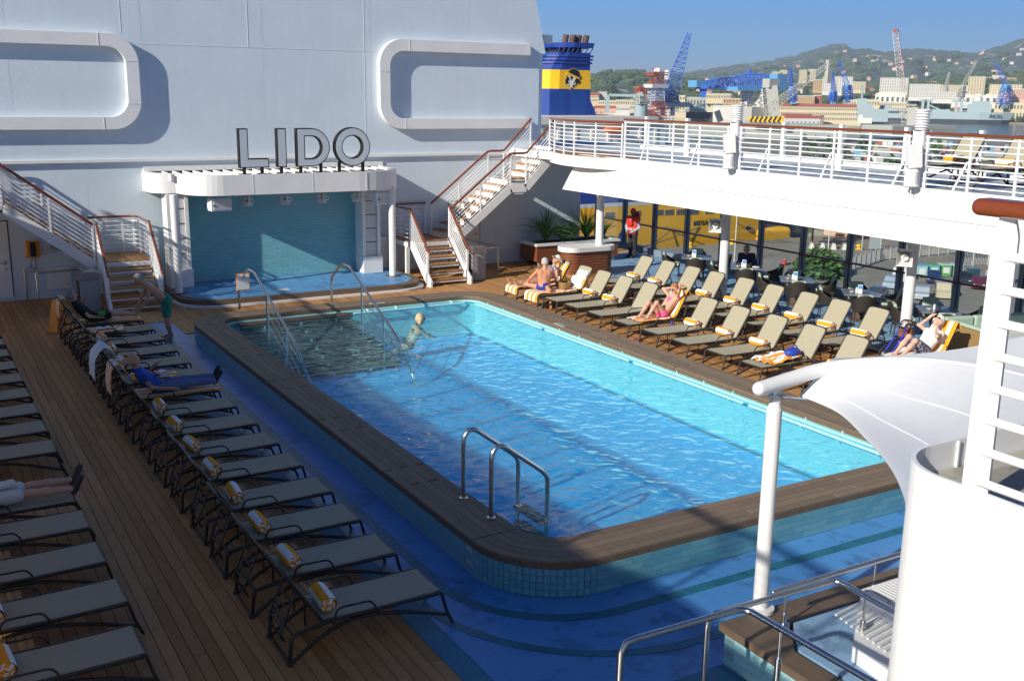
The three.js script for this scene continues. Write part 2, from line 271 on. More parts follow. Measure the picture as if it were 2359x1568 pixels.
{ // coping: five brown boards round the rim on a darker nosing
  const nb = 5, lvl = t => [lerp(PI[0], PO[0], t), lerp(PI[1], PO[1], t), lerp(PI[2], PO[2], t), lerp(PI[3], PO[3], t), lerp(PI[4], PO[4], t)];
  const cop = struct('pool_coping', (() => { const s = shape(rrPts(...lvl(.992), 14).map(([x, z]) => [x, -z])), h = new THREE.Path(); rrPts(...lvl(.004), 14).forEach(([x, z], i) => i ? h.lineTo(x, -z) : h.moveTo(x, -z)); s.holes.push(h); const g = ext(s, .085); g.rotateX(-Math.PI / 2); g.translate(0, .355, 0); return uvm(g); })(), M.copingEdge);
  for (let b = 0; b < nb; b++) {
    const A = rrPts(...lvl(b / nb + .006), 14), B = rrPts(...lvl((b + 1) / nb - .006), 14), n = 15;
    const piece = (ia, pts) => { const g = slab(pts, .43, .46); part(cop, 'coping_board', uvm(g), M.coping[(ia * 2 + b) % 3]); };
    for (let c = 0; c < 4; c++) {
      const a = A.slice(c * n, c * n + n), q = B.slice(c * n, c * n + n); piece(c, [...a, ...q.reverse()]);
      const a0 = A[c * n + n - 1], a1 = A[((c + 1) * n) % A.length], b0 = B[c * n + n - 1], b1 = B[((c + 1) * n) % B.length], k = c % 2 ? 3 : 5;
      for (let i = 0; i < k; i++) { const s = (i + (i ? (b % 2) * .25 : 0)) / k + .0015, e = (i + 1 + (i < k - 1 ? (b % 2) * .25 : 0)) / k - .0015, L = (p, r, t) => [lerp(p[0], r[0], t), lerp(p[1], r[1], t)];
        piece(c + i, [L(a0, a1, s), L(a0, a1, e), L(b0, b1, e), L(b0, b1, s)]); }
    }
  }
  // enamel depth plates let into the inner edge of the coping
}
{ // pale cyan rails and lip round the inside of the pool
  const A = rrPts(PI[0] + .03, PI[1] - .03, PI[2] + .03, PI[3] - .03, PI[4], 10), lip = [];
  const n = A.length; for (let i = 0; i < n; i++) { const p = A[i], q = A[(i + 1) % n]; if (p[1] < -10.2 || q[1] < -10.2) if (p[0] > 6.4 || q[0] > 6.4) lip.push(beam([p[0], .335, p[1]], [q[0], .335, q[1]], .05, .035)); }
  part(pool, 'rim_lip', join(lip), M.poolTrim);
  for (let k = 0; k < 4; k++) { // grab rails along the sunny side, each on brackets
    const z0 = -24 + k * 3.5, z1 = z0 + 3.3, r = part(pool, 'grab_rail', join(bar([12.95, .3, z0], [12.95, .3, z1], .028, 8), ball(.028, 12.95, .3, z0), ball(.028, 12.95, .3, z1)), M.poolTrim);
    for (let z = z0 + .4; z < z1; z += .83) part(r, 'bracket', join(bx(.15, .012, .02, 13.03, .32, z), bx(.02, .12, .02, 13.09, .34, z), bx(.012, .1, .02, 12.97, .27, z)), M.poolTrim);
  }
  const r = part(pool, 'grab_rail', join(bar([9.6, .3, -24.3], [12.75, .3, -24.3], .028, 8), ball(.028, 12.75, .3, -24.3)), M.poolTrim);
  for (let x = 10; x < 12.6; x += .8) part(r, 'bracket', bx(.02, .1, .15, x, .32, -24.37), M.poolTrim);
  // steps down into the pool: brown boards on cyan risers
  const st = thing('pool_steps', 'wide flight of dark brown slatted steps going down into the pool water', 'pool steps');
  for (let i = 0; i < 7; i++) {
    const y = .34 - i * .125, z = -24.08 + i * .36, x1 = 9.42 + i * .06;
    part(st, 'tread', uvm(rb(x1 - 6.62, .05, .34, .015, (6.62 + x1) / 2, y, z)), M.tread);
    part(st, 'riser', uvm(bx(x1 - 6.66, .022, .02, (6.62 + x1) / 2, y - .04, z + .13)), M.poolTrim);
    part(st, 'step_block', uvm(bx(x1 - 6.7, .12, .1, (6.62 + x1) / 2, y - .09, z + .02)), M.tread);
    for (const x of [7.2, 8.1, 9]) part(st, 'support', bx(.05, .1, .03, x, y - .075, z + .13), M.poolTrim);
  }
  part(pool, 'floor_drain', uvm(bandStrip([PI[0] + .1, PI[1] - .1, PI[2] + .1, PI[3] - .1, PI[4]], [PI[0] + .2, PI[1] - .2, PI[2] + .2, PI[3] - .2, PI[4] - .05], -.546)), M.poolDark);
  const water = tex(1024, 1024, (u, v) => { // small crossing ripples with sharp crests
    const wv = (f, s) => 1 - Math.abs(per(u, v, f, s, 2)) * 1.8; const a = wv(8, 2), b = wv(15, 13), c = per(u, v, 34, 5, 2);
    return .42 + .24 * a + .16 * b + .05 * c; });
  water.minFilter = THREE.LinearFilter;
  const wm = phys(.62, .93, 1, .012, { transmission: .9, thickness: 0, ior: 1.333, specularIntensity: .5, bumpMap: rep(water, .2), bumpScale: .12 });
  const w = struct('pool_water', uvm(slab(rrPts(PI[0] - .002, PI[1] + .002, PI[2] - .002, PI[3] + .002, PI[4]), .2795, .28)).clone(), wm);
  { const g = new THREE.ShapeGeometry(shape(rrPts(PI[0] - .002, PI[1] + .002, PI[2] - .002, PI[3] + .002, PI[4]).map(([x, z]) => [x, -z]))); g.rotateX(-Math.PI / 2); g.translate(0, .28, 0); w.geometry = uvm(g); }
}
// ---------- funnel casing wall with its two big frames ----------
const casing = thing('casing_wall', 'tall white steel casing wall of the ship with two large raised frames', 'ship wall');
{
  part(casing, 'wall_plate', uvm(slab([[-6, -31.4], [19.35, -31.4], [19.6, -31.6], [19.6, -37], [-6, -37]], 3.79, 7.1)), M.whiteWall);
  const top = ext([[-6, 7.1], [19.6, 7.1], [18.6, 11.2], [-6, 11.2]], 5.6); top.translate(0, 0, -37); part(casing, 'wall_plate', uvm(top), M.whiteWall);
  part(casing, 'wall_plate', uvm(aa(-6, 21.2, -.3, 3.79, -37, -31.4)), M.whiteWall);
  part(casing, 'corner_fin', uvm(bx(.35, .28, .3, 19.85, 7.6, -31.8)), M.white);
  part(casing, 'ledge', uvm(aa(-6, 19.5, 3.74, 3.82, -31.41, -31.3)), M.white);
  for (const [x, y0, y1] of [[5.75, 7.25, 11], [12.95, 3.82, 11], [9.3, 6.95, 11], [17.6, 2.5, 3.7]]) part(casing, 'weld_seam', bx(.018, y1 - y0, .012, x, (y0 + y1) / 2, -31.4), M.seam);
  part(casing, 'weld_seam', bx(13.4, .016, .012, 12.8, 6.98, -31.4), M.seam);
  part(casing, 'weld_seam', bx(8.2, .016, .012, 10, 3.45, -31.4), M.seam);
  for (let k = 0; k < 12; k++) part(casing, 'plate_seam', bx(.012, k % 2 ? 3.4 : 7.4, .003, -.6 + k * 1.72, k % 2 ? 2.0 : 7.4, -31.4), M.whiteWall);
  const ring = (o, i, ro, ri, open) => { // rounded frame o = [x0, x1, y0, y1], i likewise inside
    const rrs = (b, r, P) => { const [x0, x1, y0, y1] = b; P.moveTo(x0 + r, y0); P.lineTo(x1 - r, y0); P.absarc(x1 - r, y0 + r, r, -Math.PI / 2, 0); P.lineTo(x1, y1 - r); P.absarc(x1 - r, y1 - r, r, 0, Math.PI / 2); P.lineTo(x0 + r, y1); P.absarc(x0 + r, y1 - r, r, Math.PI / 2, Math.PI); P.lineTo(x0, y0 + r); P.absarc(x0 + r, y0 + r, r, Math.PI, Math.PI * 1.5); return P; };
    const s = rrs(o, ro, new THREE.Shape()); s.holes.push(rrs(i, ri, new THREE.Path())); const g = new THREE.ExtrudeGeometry(s, { depth: .22, bevelEnabled: true, bevelSize: .012, bevelThickness: .012, bevelSegments: 2, curveSegments: 20 }); g.translate(0, 0, -31.41); return g; };
  const fl = part(casing, 'frame', uvm(ring([-2.4, 6.12, 4.65, 7.22], [-2.05, 5.79, 4.98, 6.89], .78, .5)), M.white);
  for (const [x, y, w, h] of [[5.1, 7.05, .014, .34], [5.1, 4.81, .014, .33], [5.95, 6.5, .33, .014], [5.95, 5.35, .33, .014]]) part(fl, 'weld_seam', bx(w, h, .012, x, y, -31.175), M.seam);
  const C = new THREE.Shape(); // the other frame is open towards the ship's side
  C.moveTo(18.86, 4.62); C.lineTo(14.16, 4.62); C.absarc(14.16, 5.4, .78, -Math.PI / 2, -Math.PI, true); C.lineTo(13.38, 6.6); C.absarc(14.16, 6.6, .78, Math.PI, Math.PI / 2, true); C.lineTo(18.86, 7.38); C.lineTo(18.86, 7.03); C.lineTo(14.2, 7.03); C.absarc(14.2, 6.55, .48, Math.PI / 2, Math.PI, false); C.lineTo(13.72, 5.42); C.absarc(14.2, 5.42, .48, Math.PI, Math.PI * 1.5, false); C.lineTo(18.86, 4.94); C.closePath();
  const cg = new THREE.ExtrudeGeometry(C, { depth: .22, bevelEnabled: true, bevelSize: .012, bevelThickness: .012, bevelSegments: 2, curveSegments: 20 }); cg.translate(0, 0, -31.41);
  const fr = part(casing, 'frame', uvm(cg), M.white);
  for (const [x, y, w, h] of [[14.25, 4.78, .014, .32], [14.4, 7.2, .014, .34], [13.55, 5.55, .33, .014], [13.55, 6.4, .33, .014]]) part(fr, 'weld_seam', bx(w, h, .012, x, y, -31.175), M.seam);
  // flush doors
  for (const [x0, x1, nm] of [[1.35, 2.42], [15.9, 17.05]]) {
    const d = part(casing, 'door', uvm(aa(x0, x1, .1, 2.2, -31.402, -31.37)), M.white);
    part(d, 'door_joint', join(aa(x0 - .03, x1 + .03, 2.205, 2.23, -31.4, -31.385), aa(x1 + .005, x1 + .03, .1, 2.2, -31.4, -31.385), aa(x0 - .03, x0 - .005, .1, 2.2, -31.4, -31.385)), M.dark);
    part(d, 'handle', join(bar([x1 - .12, 1.08, -31.36], [x1 - .12, 1.08, -31.3], .012), bar([x1 - .12, 1.08, -31.3], [x1 - .28, 1.08, -31.3], .012), bx(.05, .12, .015, x1 - .12, 1.08, -31.362), bx(.045, .08, .015, x1 - .12, .9, -31.362)), M.steelDull);
  }
}
// wall things under the far stairs
{ const t = thing('wall_telephone', 'orange and black wall telephone with hanging cord beside the white door', 'telephone', [3.0, 1.42, -31.37]); part(t, 'housing', rb(.36, .46, .12, .03, 0, 0, .05), M.orange); part(t, 'handset', join(rb(.16, .4, .07, .03, 0, 0, .13), bx(.12, .06, .02, 0, .17, .165)), M.black); part(t, 'cord', curve([[0, -.2, .08], [-.08, -.45, .06], [.03, -.6, .04], [.06, -.35, .06], [.05, -.22, .08]], .008, 5), M.black);
  [[3.5, 'plain grey socket box on the wall nearest the orange telephone', .17], [3.74, 'grey socket box with dark cover in the middle of three on the wall', .11], [3.95, 'grey socket box with dark cover farthest from the orange telephone', .11]].forEach(([x, l, w], i) => { const s = thing('socket_box', l, 'socket', [x, 1.42, -31.37]); part(s, 'housing', rb(w, .2, .06, .015, 0, 0, .02), M.lightGrey); part(s, 'cover', rb(w * .55, .1, .02, .008, 0, .01, .055), i ? M.blue : M.grey); });
  const c = thing('wall_cabinet', 'small flat white metal cabinet low on the wall behind the handrail', 'cabinet', [3.62, .55, -31.37]); part(c, 'door', rb(.62, .6, .08, .02, 0, 0, .03), M.white); for (const y of [-.16, .2]) part(c, 'latch', bar([.25, y, .07], [.25, y, .085], .02), M.dark);
  const h = thing('handrail', 'bent steel guard handrail standing in front of the white wall by the orange telephone', 'handrail', [0, 0, 0]); part(h, 'tube', pipe([[2.75, 0.9, -31.35], [2.92, .92, -30.2], [4.05, .95, -30.25], [4.15, .8, -30.3], [4.15, 0, -30.3]], .028, .12), M.steel); part(h, 'post', bar([2.92, .92, -30.2], [2.95, .01, -30.2], .025), M.steel); part(h, 'post', bar([2.75, .9, -31.33], [2.75, .01, -31.33], .03), M.steelDull);
  const h2 = thing('handrail', 'bent steel guard handrail by the closed door under the sunny stairs', 'handrail', [0, 0, 0]); part(h2, 'tube', pipe([[15.65, .82, -29.6], [16.85, .86, -29.6], [16.4, .95, -31.35]], .025, .1), M.steel); part(h2, 'post', bar([16.8, .86, -29.62], [16.8, .01, -29.62], .025), M.steel);
}
// litter bins at the two stair feet
{ const bin = (x, z, l) => { const b = thing('litter_bin', l, 'litter bin', [x, 0, z]); part(b, 'body', rb(.5, .86, .42, .03, 0, .44, 0), M.grey); part(b, 'side_panel', rb(.03, .8, .36, .01, -.26, .44, 0), M.dark); part(b, 'hood', (() => { const g = ext([[-.27, 0], [.27, 0], [.27, .14], [.18, .2], [-.12, .2], [-.2, .1]], .42, .01); g.translate(0, .88, -.21); return g; })(), M.steelDull); part(b, 'opening', bx(.03, .1, .3, -.265, .8, 0), M.black); };
  bin(4.05, -29.0, 'grey litter bin with dark side at the foot of the shaded stairs'); bin(15.5, -28.75, 'litter bin at the foot of the sunlit stairs beside the steel handrail'); }

// ---------- stage ----------
const CX = 9.72;
{
  const st = thing('stage', 'low blue floored stage with brown rounded edge and blue tiled back wall', 'stage');
  const plan = d => { const o = [], r = 1.1, x0 = 6.35 - d, x1 = 13.5 + d, z1 = -28.02 + d; o.push([x0, -31.0]); for (let i = 0; i <= 8; i++) { const a = Math.PI - i / 8 * Math.PI / 2; o.push([x0 + r + r * Math.cos(a), z1 - r + r * Math.sin(a)]); } for (let i = 0; i <= 8; i++) { const a = Math.PI / 2 - i / 8 * Math.PI / 2; o.push([x1 - r + r * Math.cos(a), z1 - r + r * Math.sin(a)]); } o.push([x1, -31.0]); return o; };
  part(st, 'step', uvm(slab(plan(.16), -.02, .07)), M.white);
  part(st, 'edge_board', uvm(slab(plan(.06), .07, .2)), M.copingEdge);
  part(st, 'floor_panel', uvm(slab(plan(-.12), .2, .21)), M.stageBlue);
  const bw = part(st, 'back_wall', uvm(aa(7.05, 12.5, .2, 2.85, -31.38, -31.03)), M.groutDark);
  const g = bx(.322, .086, .02), rest = []; // bricks: the rows that catch the sun singly, the rest joined
  for (let r = 0; r < 29; r++) for (let c = 0; c < 17; c++) { const x = 7.2 + c * .326 + (r % 2) * .163, y = .26 + r * .09; if (x > 12.46) continue; if (r < 17) { const p = part(bw, 'tile', g, M.tileB[Math.floor(rnd() * 3)]); p.position.set(x, y, -31.025 + rr(0, .003)); } else rest.push(g.clone().translate(x, y, -31.024)); }
  part(bw, 'tile', join(rest), M.tileB[1], 'stuff');
  for (const s of [-1, 1]) { // tower with glazed panels, and the round post before it
    const x = CX + s * 2.95, t = part(st, 'tower', uvm(join(aa(x - .32, x + .32, .2, .72, -31.0, -30.3), aa(x - .3, x - .2, .72, 2.95, -31.0, -30.4), aa(x + .2, x + .3, .72, 2.95, -31.0, -30.4), aa(x - .2, x + .2, .72, 2.95, -31.0, -30.5))), M.white);
    for (let k = 0; k < 5; k++) part(t, 'pane', aa(x - .19, x + .19, .75 + k * .43, 1.15 + k * .43, -30.495, -30.47), M.lightGrey);
    for (let k = 1; k < 5; k++) part(t, 'glazing_bar', aa(x - .19, x + .19, .72 + k * .43 - .004, .72 + k * .43 + .02, -30.495, -30.462), M.copingEdge);
    const p = part(st, 'post', bar([CX + s * 3.25, .21, -29.48], [CX + s * 3.25, 2.95, -29.48], .105, 16), M.white); part(p, 'foot_ring', bar([CX + s * 3.25, .21, -29.48], [CX + s * 3.25, .225, -29.48], .24, 20), M.copingEdge);
    part(st, 'skirting', aa(CX + s * 3.5, CX + s * 3.78, .21, 1.2, -31.38, -31.1), M.white);
  }
  part(st, 'floor_box', bx(.35, .012, .25, 9.2, .216, -28.7), M.lightGrey);
}
{ // canopy with slats over the stage
  const cn = thing('stage_canopy', 'white curved slatted canopy over the stage carrying the big letters', 'canopy');
  const arc = (x0, z0, x1, z1, bx_, bz, n = 10) => { const o = []; for (let i = 0; i <= n; i++) { const t = i / n; o.push([(1 - t) ** 2 * x0 + 2 * t * (1 - t) * bx_ + t * t * x1, (1 - t) ** 2 * z0 + 2 * t * (1 - t) * bz + t * t * z1]); } return o; };
  const out = [[6.05, -31.4], [6.12, -30.75], ...arc(6.25, -30.55, 6.75, -30.35, 6.45, -30.35), ...arc(6.8, -30.1, 7.75, -29.12, 6.95, -29.18), ...arc(11.8, -29.12, 13.35, -30.1, 13.25, -29.16), [13.5, -31.4]];
  const inn = out.map(([x, z]) => [CX + (x - CX) * .955, z < -31 ? z : z - .09]);
  const s = shape(out.map(([x, z]) => [x, -z])), h = new THREE.Path(); inn.map(([x, z]) => [x, -z]).forEach((p, i) => i ? h.lineTo(...p) : h.moveTo(...p)); s.holes.push(h); const f = ext(s, .56); f.rotateX(-Math.PI / 2); f.translate(0, 2.9, 0); part(cn, 'fascia', uvm(f), M.white);
  for (const x of [8.6, 10.35, 12.0]) part(cn, 'joint', bx(.012, .54, .01, x, 3.18, -29.118), M.seam);
  part(cn, 'ceiling_plate', uvm(slab(inn, 3.12, 3.16)), M.white);
  for (let i = 0; i < 23; i++) { const x = 6.6 + i * .295, zf = x < 7.7 ? -29.3 - (7.7 - x) * .8 : x > 12 ? -29.25 - (x - 12) ** 1.6 * .45 : -29.24; part(cn, 'slat', bx(.035, .2, 31.3 + zf, x, 3.36, (zf - 31.35) / 2), M.white); }
  part(cn, 'wall_strip', aa(6.1, 13.5, 3.46, 3.6, -31.41, -31.36), M.white);
}
{ // the four letters
  const Z = -29.32, dpt = .2, y0 = 3.63, Hh = 1.09, lt = .26;
  const bezel = (P, holes, bar_) => { const s = shape(P); (holes || []).forEach(q => { const h = new THREE.Path(); q.forEach((p, i) => i ? h.lineTo(...p) : h.moveTo(...p)); s.holes.push(h); }); return ext(s, bar_); };
  const arcp = (cx, cy, r, a, b, n = 28, ry = r) => { const o = []; for (let i = 0; i <= n; i++) { const t = a + (b - a) * i / n; o.push([cx + r * Math.cos(t), cy + ry * Math.sin(t)]); } return o; };
  const O = i => ({ L: [[[0, 0], [.84, 0], [.84, lt], [lt, lt], [lt, Hh], [0, Hh]]], I: [[[0, 0], [.27, 0], [.27, Hh], [0, Hh]]], D: [[[0, 0], [.44, 0], ...arcp(.44, Hh / 2, .55, -Math.PI / 2, Math.PI / 2, 24, Hh / 2), [0, Hh]], [[lt - .02, lt - .03], [.44, lt - .03], ...arcp(.44, Hh / 2, .31, -Math.PI / 2, Math.PI / 2, 24, Hh / 2 - lt + .03), [lt - .02, Hh - lt + .03]]], O: [arcp(.55, Hh / 2, .55, 0, Math.PI * 2 - .01, 48, Hh / 2 + .02), arcp(.55, Hh / 2, .32, 0, Math.PI * 2 - .01, 48, .32)] }[i]);
  const inset = (P, d, outw) => { // move an outline inwards by d
    const n = P.length, R = []; let A = 0; for (let i = 0; i < n; i++) { const p = P[i], q = P[(i + 1) % n]; A += p[0] * q[1] - q[0] * p[1]; } const sg = (A > 0 ? 1 : -1) * (outw ? -1 : 1);
    for (let i = 0; i < n; i++) { const a = P[(i + n - 1) % n], b = P[i], c = P[(i + 1) % n]; let e1 = [b[0] - a[0], b[1] - a[1]], e2 = [c[0] - b[0], c[1] - b[1]]; const l1 = Math.hypot(...e1) || 1, l2 = Math.hypot(...e2) || 1; const n1 = [-e1[1] / l1 * sg, e1[0] / l1 * sg], n2 = [-e2[1] / l2 * sg, e2[0] / l2 * sg]; let m = [n1[0] + n2[0], n1[1] + n2[1]]; const k = 2 / Math.max(.5, (m[0] ** 2 + m[1] ** 2)); R.push([b[0] + m[0] * k * d / 1, b[1] + m[1] * k * d / 1]); } return R; };
  const ink = mat(.006, .006, .007, .8), face = mat(.55, .61, .67, .25, { map: rep(T.blotch, .7) });
  [['L', 8.3, [.15, .66]], ['I', 9.39, [.135]], ['D', 9.97, [.13, .74]], ['O', 11.12, [.16, .9]]].forEach(([ch, x, feet]) => {
    const [o, h] = O(ch), t = thing('sign_letter', `large black edged letter ${ch} with pale face standing on the canopy`, 'sign letter', [x, y0, Z]);
    const body = bezel(o, h && [h], dpt); body.translate(0, 0, -dpt); part(t, 'letter_body', body, ink);
    const f = bezel(inset(o, .03), h && [inset(h, .03, true)], .012); f.translate(0, 0, .001); part(t, 'letter_face', f, face);
    // raised black rim round the face
    feet.forEach(fx => { const up = ch === 'O' ? .12 : ch === 'D' && fx > .5 ? .1 : .02; const p = part(t, 'foot_post', aa(fx - .04, fx + .04, -.17, up, -.15, -.07), M.black); part(p, 'base_plate', aa(fx - .14, fx + .14, -.185, -.165, -.2, -.02), M.black); });
  });
}
// spotlights and loudspeakers under the canopy
for (let i = 0; i < 4; i++) {
  const x = 8.55 + i * 1.12, t = thing('stage_spotlight', 'round white stage spotlight with cooling fins hung under the canopy', 'spotlight', [x, 2.9, -29.75], 0, 'spotlights under the canopy');
  part(t, 'bracket', join(bx(.012, .3, .03, -.17, -.13, 0), bx(.012, .3, .03, .17, -.13, 0), bx(.35, .02, .05, 0, .01, 0)), M.steelDull);
  part(t, 'body', ball(.15, 0, -.2, 0, 1, .9, 1, 16, 12), M.lightGrey);
  const fins = []; for (let k = 0; k < 16; k++) { const a = k / 16 * Math.PI * 2; fins.push(bx(.012, .12, .05, .14 * Math.cos(a), -.31, .14 * Math.sin(a) + .04, .15, -a, 0)); } part(t, 'cooling_fin', join(fins), M.lightGrey);
  part(t, 'lens', bar([0, -.3, .03], [0, -.36, .05], .13, 16), M.grey); part(t, 'label_plate', join(bx(.06, .03, .02, 0, -.12, .115), bx(.06, .04, .02, -.02, -.2, .145)), M.dark); part(t, 'cable', curve([[.12, -.15, .1], [.2, -.22, .12], [.16, -.28, .14], [.02, -.24, .15]], .012, 6), M.rail);
}
for (const [x, ry, l] of [[7.75, .15, 'white loudspeaker hung under the canopy nearest the shaded stairs'], [12.72, .12, 'white loudspeaker hung under the canopy nearest the sunlit stairs']]) { const t = thing('loudspeaker', l, 'loudspeaker', [x, 2.9, -29.6], ry); part(t, 'cabinet', rb(.62, .36, .3, .03, 0, -.28, 0), M.white); part(t, 'grille', rb(.52, .3, .02, .008, .03, -.28, .15), M.lightGrey); part(t, 'badge', bx(.05, .05, .01, -.22, -.3, .165), M.dark); part(t, 'bracket', join(bx(.02, .14, .03, -.3, -.06, 0), bx(.02, .14, .03, .3, -.06, 0)), M.steelDull); }

// ---------- stairs, railings ----------
const hand = (pts, r = .032) => { const p = pipe(pts, r, .06, 8); return p; };
function rails(t, pts, n = 7, lo = .12, hi = .95, posts = true, r = .013) { // horizontal bars between posts along a run of [x, deckY, z] points; mahogany top rail
  for (let k = 0; k < n; k++) { const y = lerp(lo, hi - .06, k / (n - 1)); part(t, 'bar', pipe(pts.map(p => [p[0], p[1] + y, p[2]]), r, .05, 6, pts.length * 4), M.rail); }
  if (posts) pts.forEach((p, i) => part(t, 'post', bx(.045, hi, .045, p[0], p[1] + hi / 2, p[2]), M.rail));
}
function lowerFlight(s, labels) { // from the deck up to the half landing; s = -1 for the shaded stairs, 1 for the sunlit ones
  const X = d => CX + s * d, a = 3.92, b = 5.28, t = thing('staircase', labels[0], 'staircase'), mid = (X(a) + X(b)) / 2, L = 1.2, zb = -28.4, zt = -29.62;
  for (let i = 0; i < 6; i++) { const y = .2 * (i + 1), z = zb - .02 - i * .245; if (i < 5) part(t, 'tread', uvm(rb(1.26, .045, .3, .012, mid, y - .022, z - .02)), M.teakL[i % 4]); part(t, 'riser', bx(1.24, .05, .02, mid, y - .075, z + .1), M.white); }
  for (const d of [a, b]) part(t, 'stringer', ext([[-.28, 0], [-.05, 0], [1.3, 1.12], [1.3, 1.25], [1.02, 1.25], [-.28, .2]], .06).rotateY(Math.PI / 2).translate(X(d) - .03, -.002, zb + .02), M.white);
  const zw = -31.3, plan = [[X(a), zt], [X(b), zt], [X(b), zw], [X(a), zw]];
  part(t, 'landing_frame', aa(X(a) - .02 * s, X(b), L - .16, L - .03, zt, zw), M.white);
  for (let k = 0; k < 10; k++) { const x0 = lerp(X(a), X(b), k / 10), x1 = lerp(X(a), X(b), (k + 1) / 10); part(t, 'plank', uvm(aa(Math.min(x0, x1) + .004, Math.max(x0, x1) - .004, L - .03, L, zt, zw)), M.teakL[k % 4]); }
  for (const d of [a + .05, b - .05]) part(t, 'landing_post', aa(X(d) - .05, X(d) + .05, 0, L - .16, -31.2, -31.1), M.white); part(t, 'landing_post', aa(X(a) - .06, X(a) + .06, 0, L - .16, -29.9, -29.8), M.white);
  // railings of the lower flight
  for (const d of [a, b]) { const pts = [[X(d), .0, zb + .02], [X(d), L, zt + .02]]; for (let k = 0; k < 6; k++) { const y = .22 + k * .14; part(t, 'bar', bar([X(d), y, zb + .02], [X(d), L + y, zt + .02], .013, 6), M.rail); } for (const p of pts) part(t, 'post', bx(.06, 1.05, .06, p[0], p[1] + .52, p[2]), M.rail); part(t, 'handrail', hand([[X(d), 1.02, zb + .18], [X(d), L + 1.04, zt + .02]], .038), M.mahogany); }
  // railing round the landing, stage side and wall side
  const run = [[X(a), L, zt], [X(a), L, zw + .35], [X(a + .12), L, zw + .12], [X(a + .4), L, zw + .03], [X(b - .05), L, zw + .03]]; rails(t, run); part(t, 'handrail', hand(run.map(p => [p[0], p[1] + 1.02, p[2]])), M.mahogany);
  // upper flight to the middle landing and on to the upper deck
  const fx = d => X(d), z0 = -29.6, z1 = -31.1, up = [[5.38, 1.2], [7.5, 2.85], [8.1, 2.85], [9.15, 3.9]];
  for (let i = 0; i < 8; i++) { const d = 5.5 + i * .27, y = 1.2 + .206 * (i + 1); part(t, 'tread', uvm(rb(.31, .045, 1.36, .012, X(d), y - .022, (z0 + z1) / 2)), M.teakL[i % 4]); part(t, 'riser', bx(.02, .165, 1.34, X(d + .145), y + .075, (z0 + z1) / 2), M.white); }
  part(t, 'landing_frame', aa(X(7.5), X(8.1), 2.74, 2.85, z0, z1), M.white);
  for (let i = 0; i < 5; i++) { const d = 8.2 + i * .22, y = 2.85 + .21 * (i + 1); part(t, 'tread', uvm(rb(.28, .045, 1.36, .012, X(d), y - .022, (z0 + z1) / 2)), M.teakL[i % 4]); part(t, 'riser', bx(.02, .165, 1.34, X(d + .12), y + .075, (z0 + z1) / 2), M.white); }
  for (const z of [z0, z1]) { for (let k = 0; k < 3; k++) part(t, 'stringer', beam([X(up[k][0]), up[k][1] - .09, z], [X(up[k + 1][0]), up[k + 1][1] - .09, z], .05, .26), M.white);
    for (let k = 0; k < 7; k++) { const y = .16 + k * .12; part(t, 'bar', pipe(up.map(([d, h]) => [X(d), h + y, z]), .013, .04, 6), M.rail); }
    for (const [d, h] of [...up, [6.4, 2.0]]) part(t, 'post', bx(.045, 1, .045, X(d), h + .45, z), M.rail); part(t, 'handrail', hand(up.map(([d, h]) => [X(d), h + 1.03, z]), .038), M.mahogany); }
  return t;
}
lowerFlight(1, ['sunlit white staircase with teak treads and mahogany handrails beside the stage']);
lowerFlight(-1, ['shaded white staircase with teak treads and mahogany handrails behind the bending man']);

// ---------- upper side decks ----------
const DY = 3.96;
function balcony(s, label, xe) { // s: side; xe: x of the deck edge
  const t = thing('upper_deck', label, 'upper deck'), X = d => xe + s * d, z0 = -27.1, z1 = 2.5;
  part(t, 'fascia_plate', uvm(ext([[z0 - .9, 2.83], [z1, 2.83], [z1, 3.375], [z0 - .45, 3.375]].map(([z, y]) => [-z, y]), .1).rotateY(Math.PI / 2).translate(s > 0 ? xe : xe - .1, 0, 0)), M.white);
  part(t, 'fascia_plate', uvm(ext([[z0 - .42, 3.385], [z1, 3.385], [z1, 3.98], [z0, 3.98]].map(([z, y]) => [-z, y]), .1).rotateY(Math.PI / 2).translate(s > 0 ? xe : xe - .1, 0, 0)), M.white);
  part(t, 'deck_slab', uvm(aa(X(.1), X(6.4), 3.7, 3.95, -36, z1)), M.white);
  part(t, 'deck_sheet', uvm(aa(X(.12), X(6.2), 3.95, 3.956, -36, z1)), mat(.55, .60, .63, .5, { map: rep(T.stain, .3) }));
  return t;
}
const balR = balcony(1, 'white upper side deck over the sunny lounger terrace', 18.2);
const balL = balcony(-1, 'white upper side deck that shades the lounger aisle, out over the ship side', -.2);
{ // curved landing where the sunlit stairs reach the upper deck
  const o = []; for (let i = 0; i <= 14; i++) { const u = i / 14; o.push([18.62 - .42 * u - .55 * Math.sin(u * Math.PI), -29.55 + 4.6 * u]); }
  const p = part(balR, 'landing_plate', uvm(slab([...o, [20, -24.95], [20, -29.55]], 3.62, 3.95)), M.white);
  part(p, 'landing_planks', uvm(slab([...o.map(([x, z]) => [x + .08, z]), [19.8, -24.95], [19.8, -29.55]], 3.952, 3.962)), M.teakL[1]);
  const run = o.map(([x, z]) => [x + .05, DY, z]), rt = thing('guard_rail', 'curved white guard rail with mahogany top at the head of the sunlit stairs', 'guard rail');
  for (let k = 0; k < 8; k++) part(rt, 'bar', curve(run.map(q => [q[0], q[1] + .1 + k * .115, q[2]]), .014, 6, 30), M.rail);
  for (const i of [0, 3, 6, 8, 11, 14]) part(rt, 'post', bx(.04, 1.0, .04, run[i][0], DY + .5, run[i][2]), M.rail);
  part(rt, 'handrail', curve(run.map(q => [q[0], q[1] + 1.03, q[2]]), .038, 8, 30), M.mahogany);
}
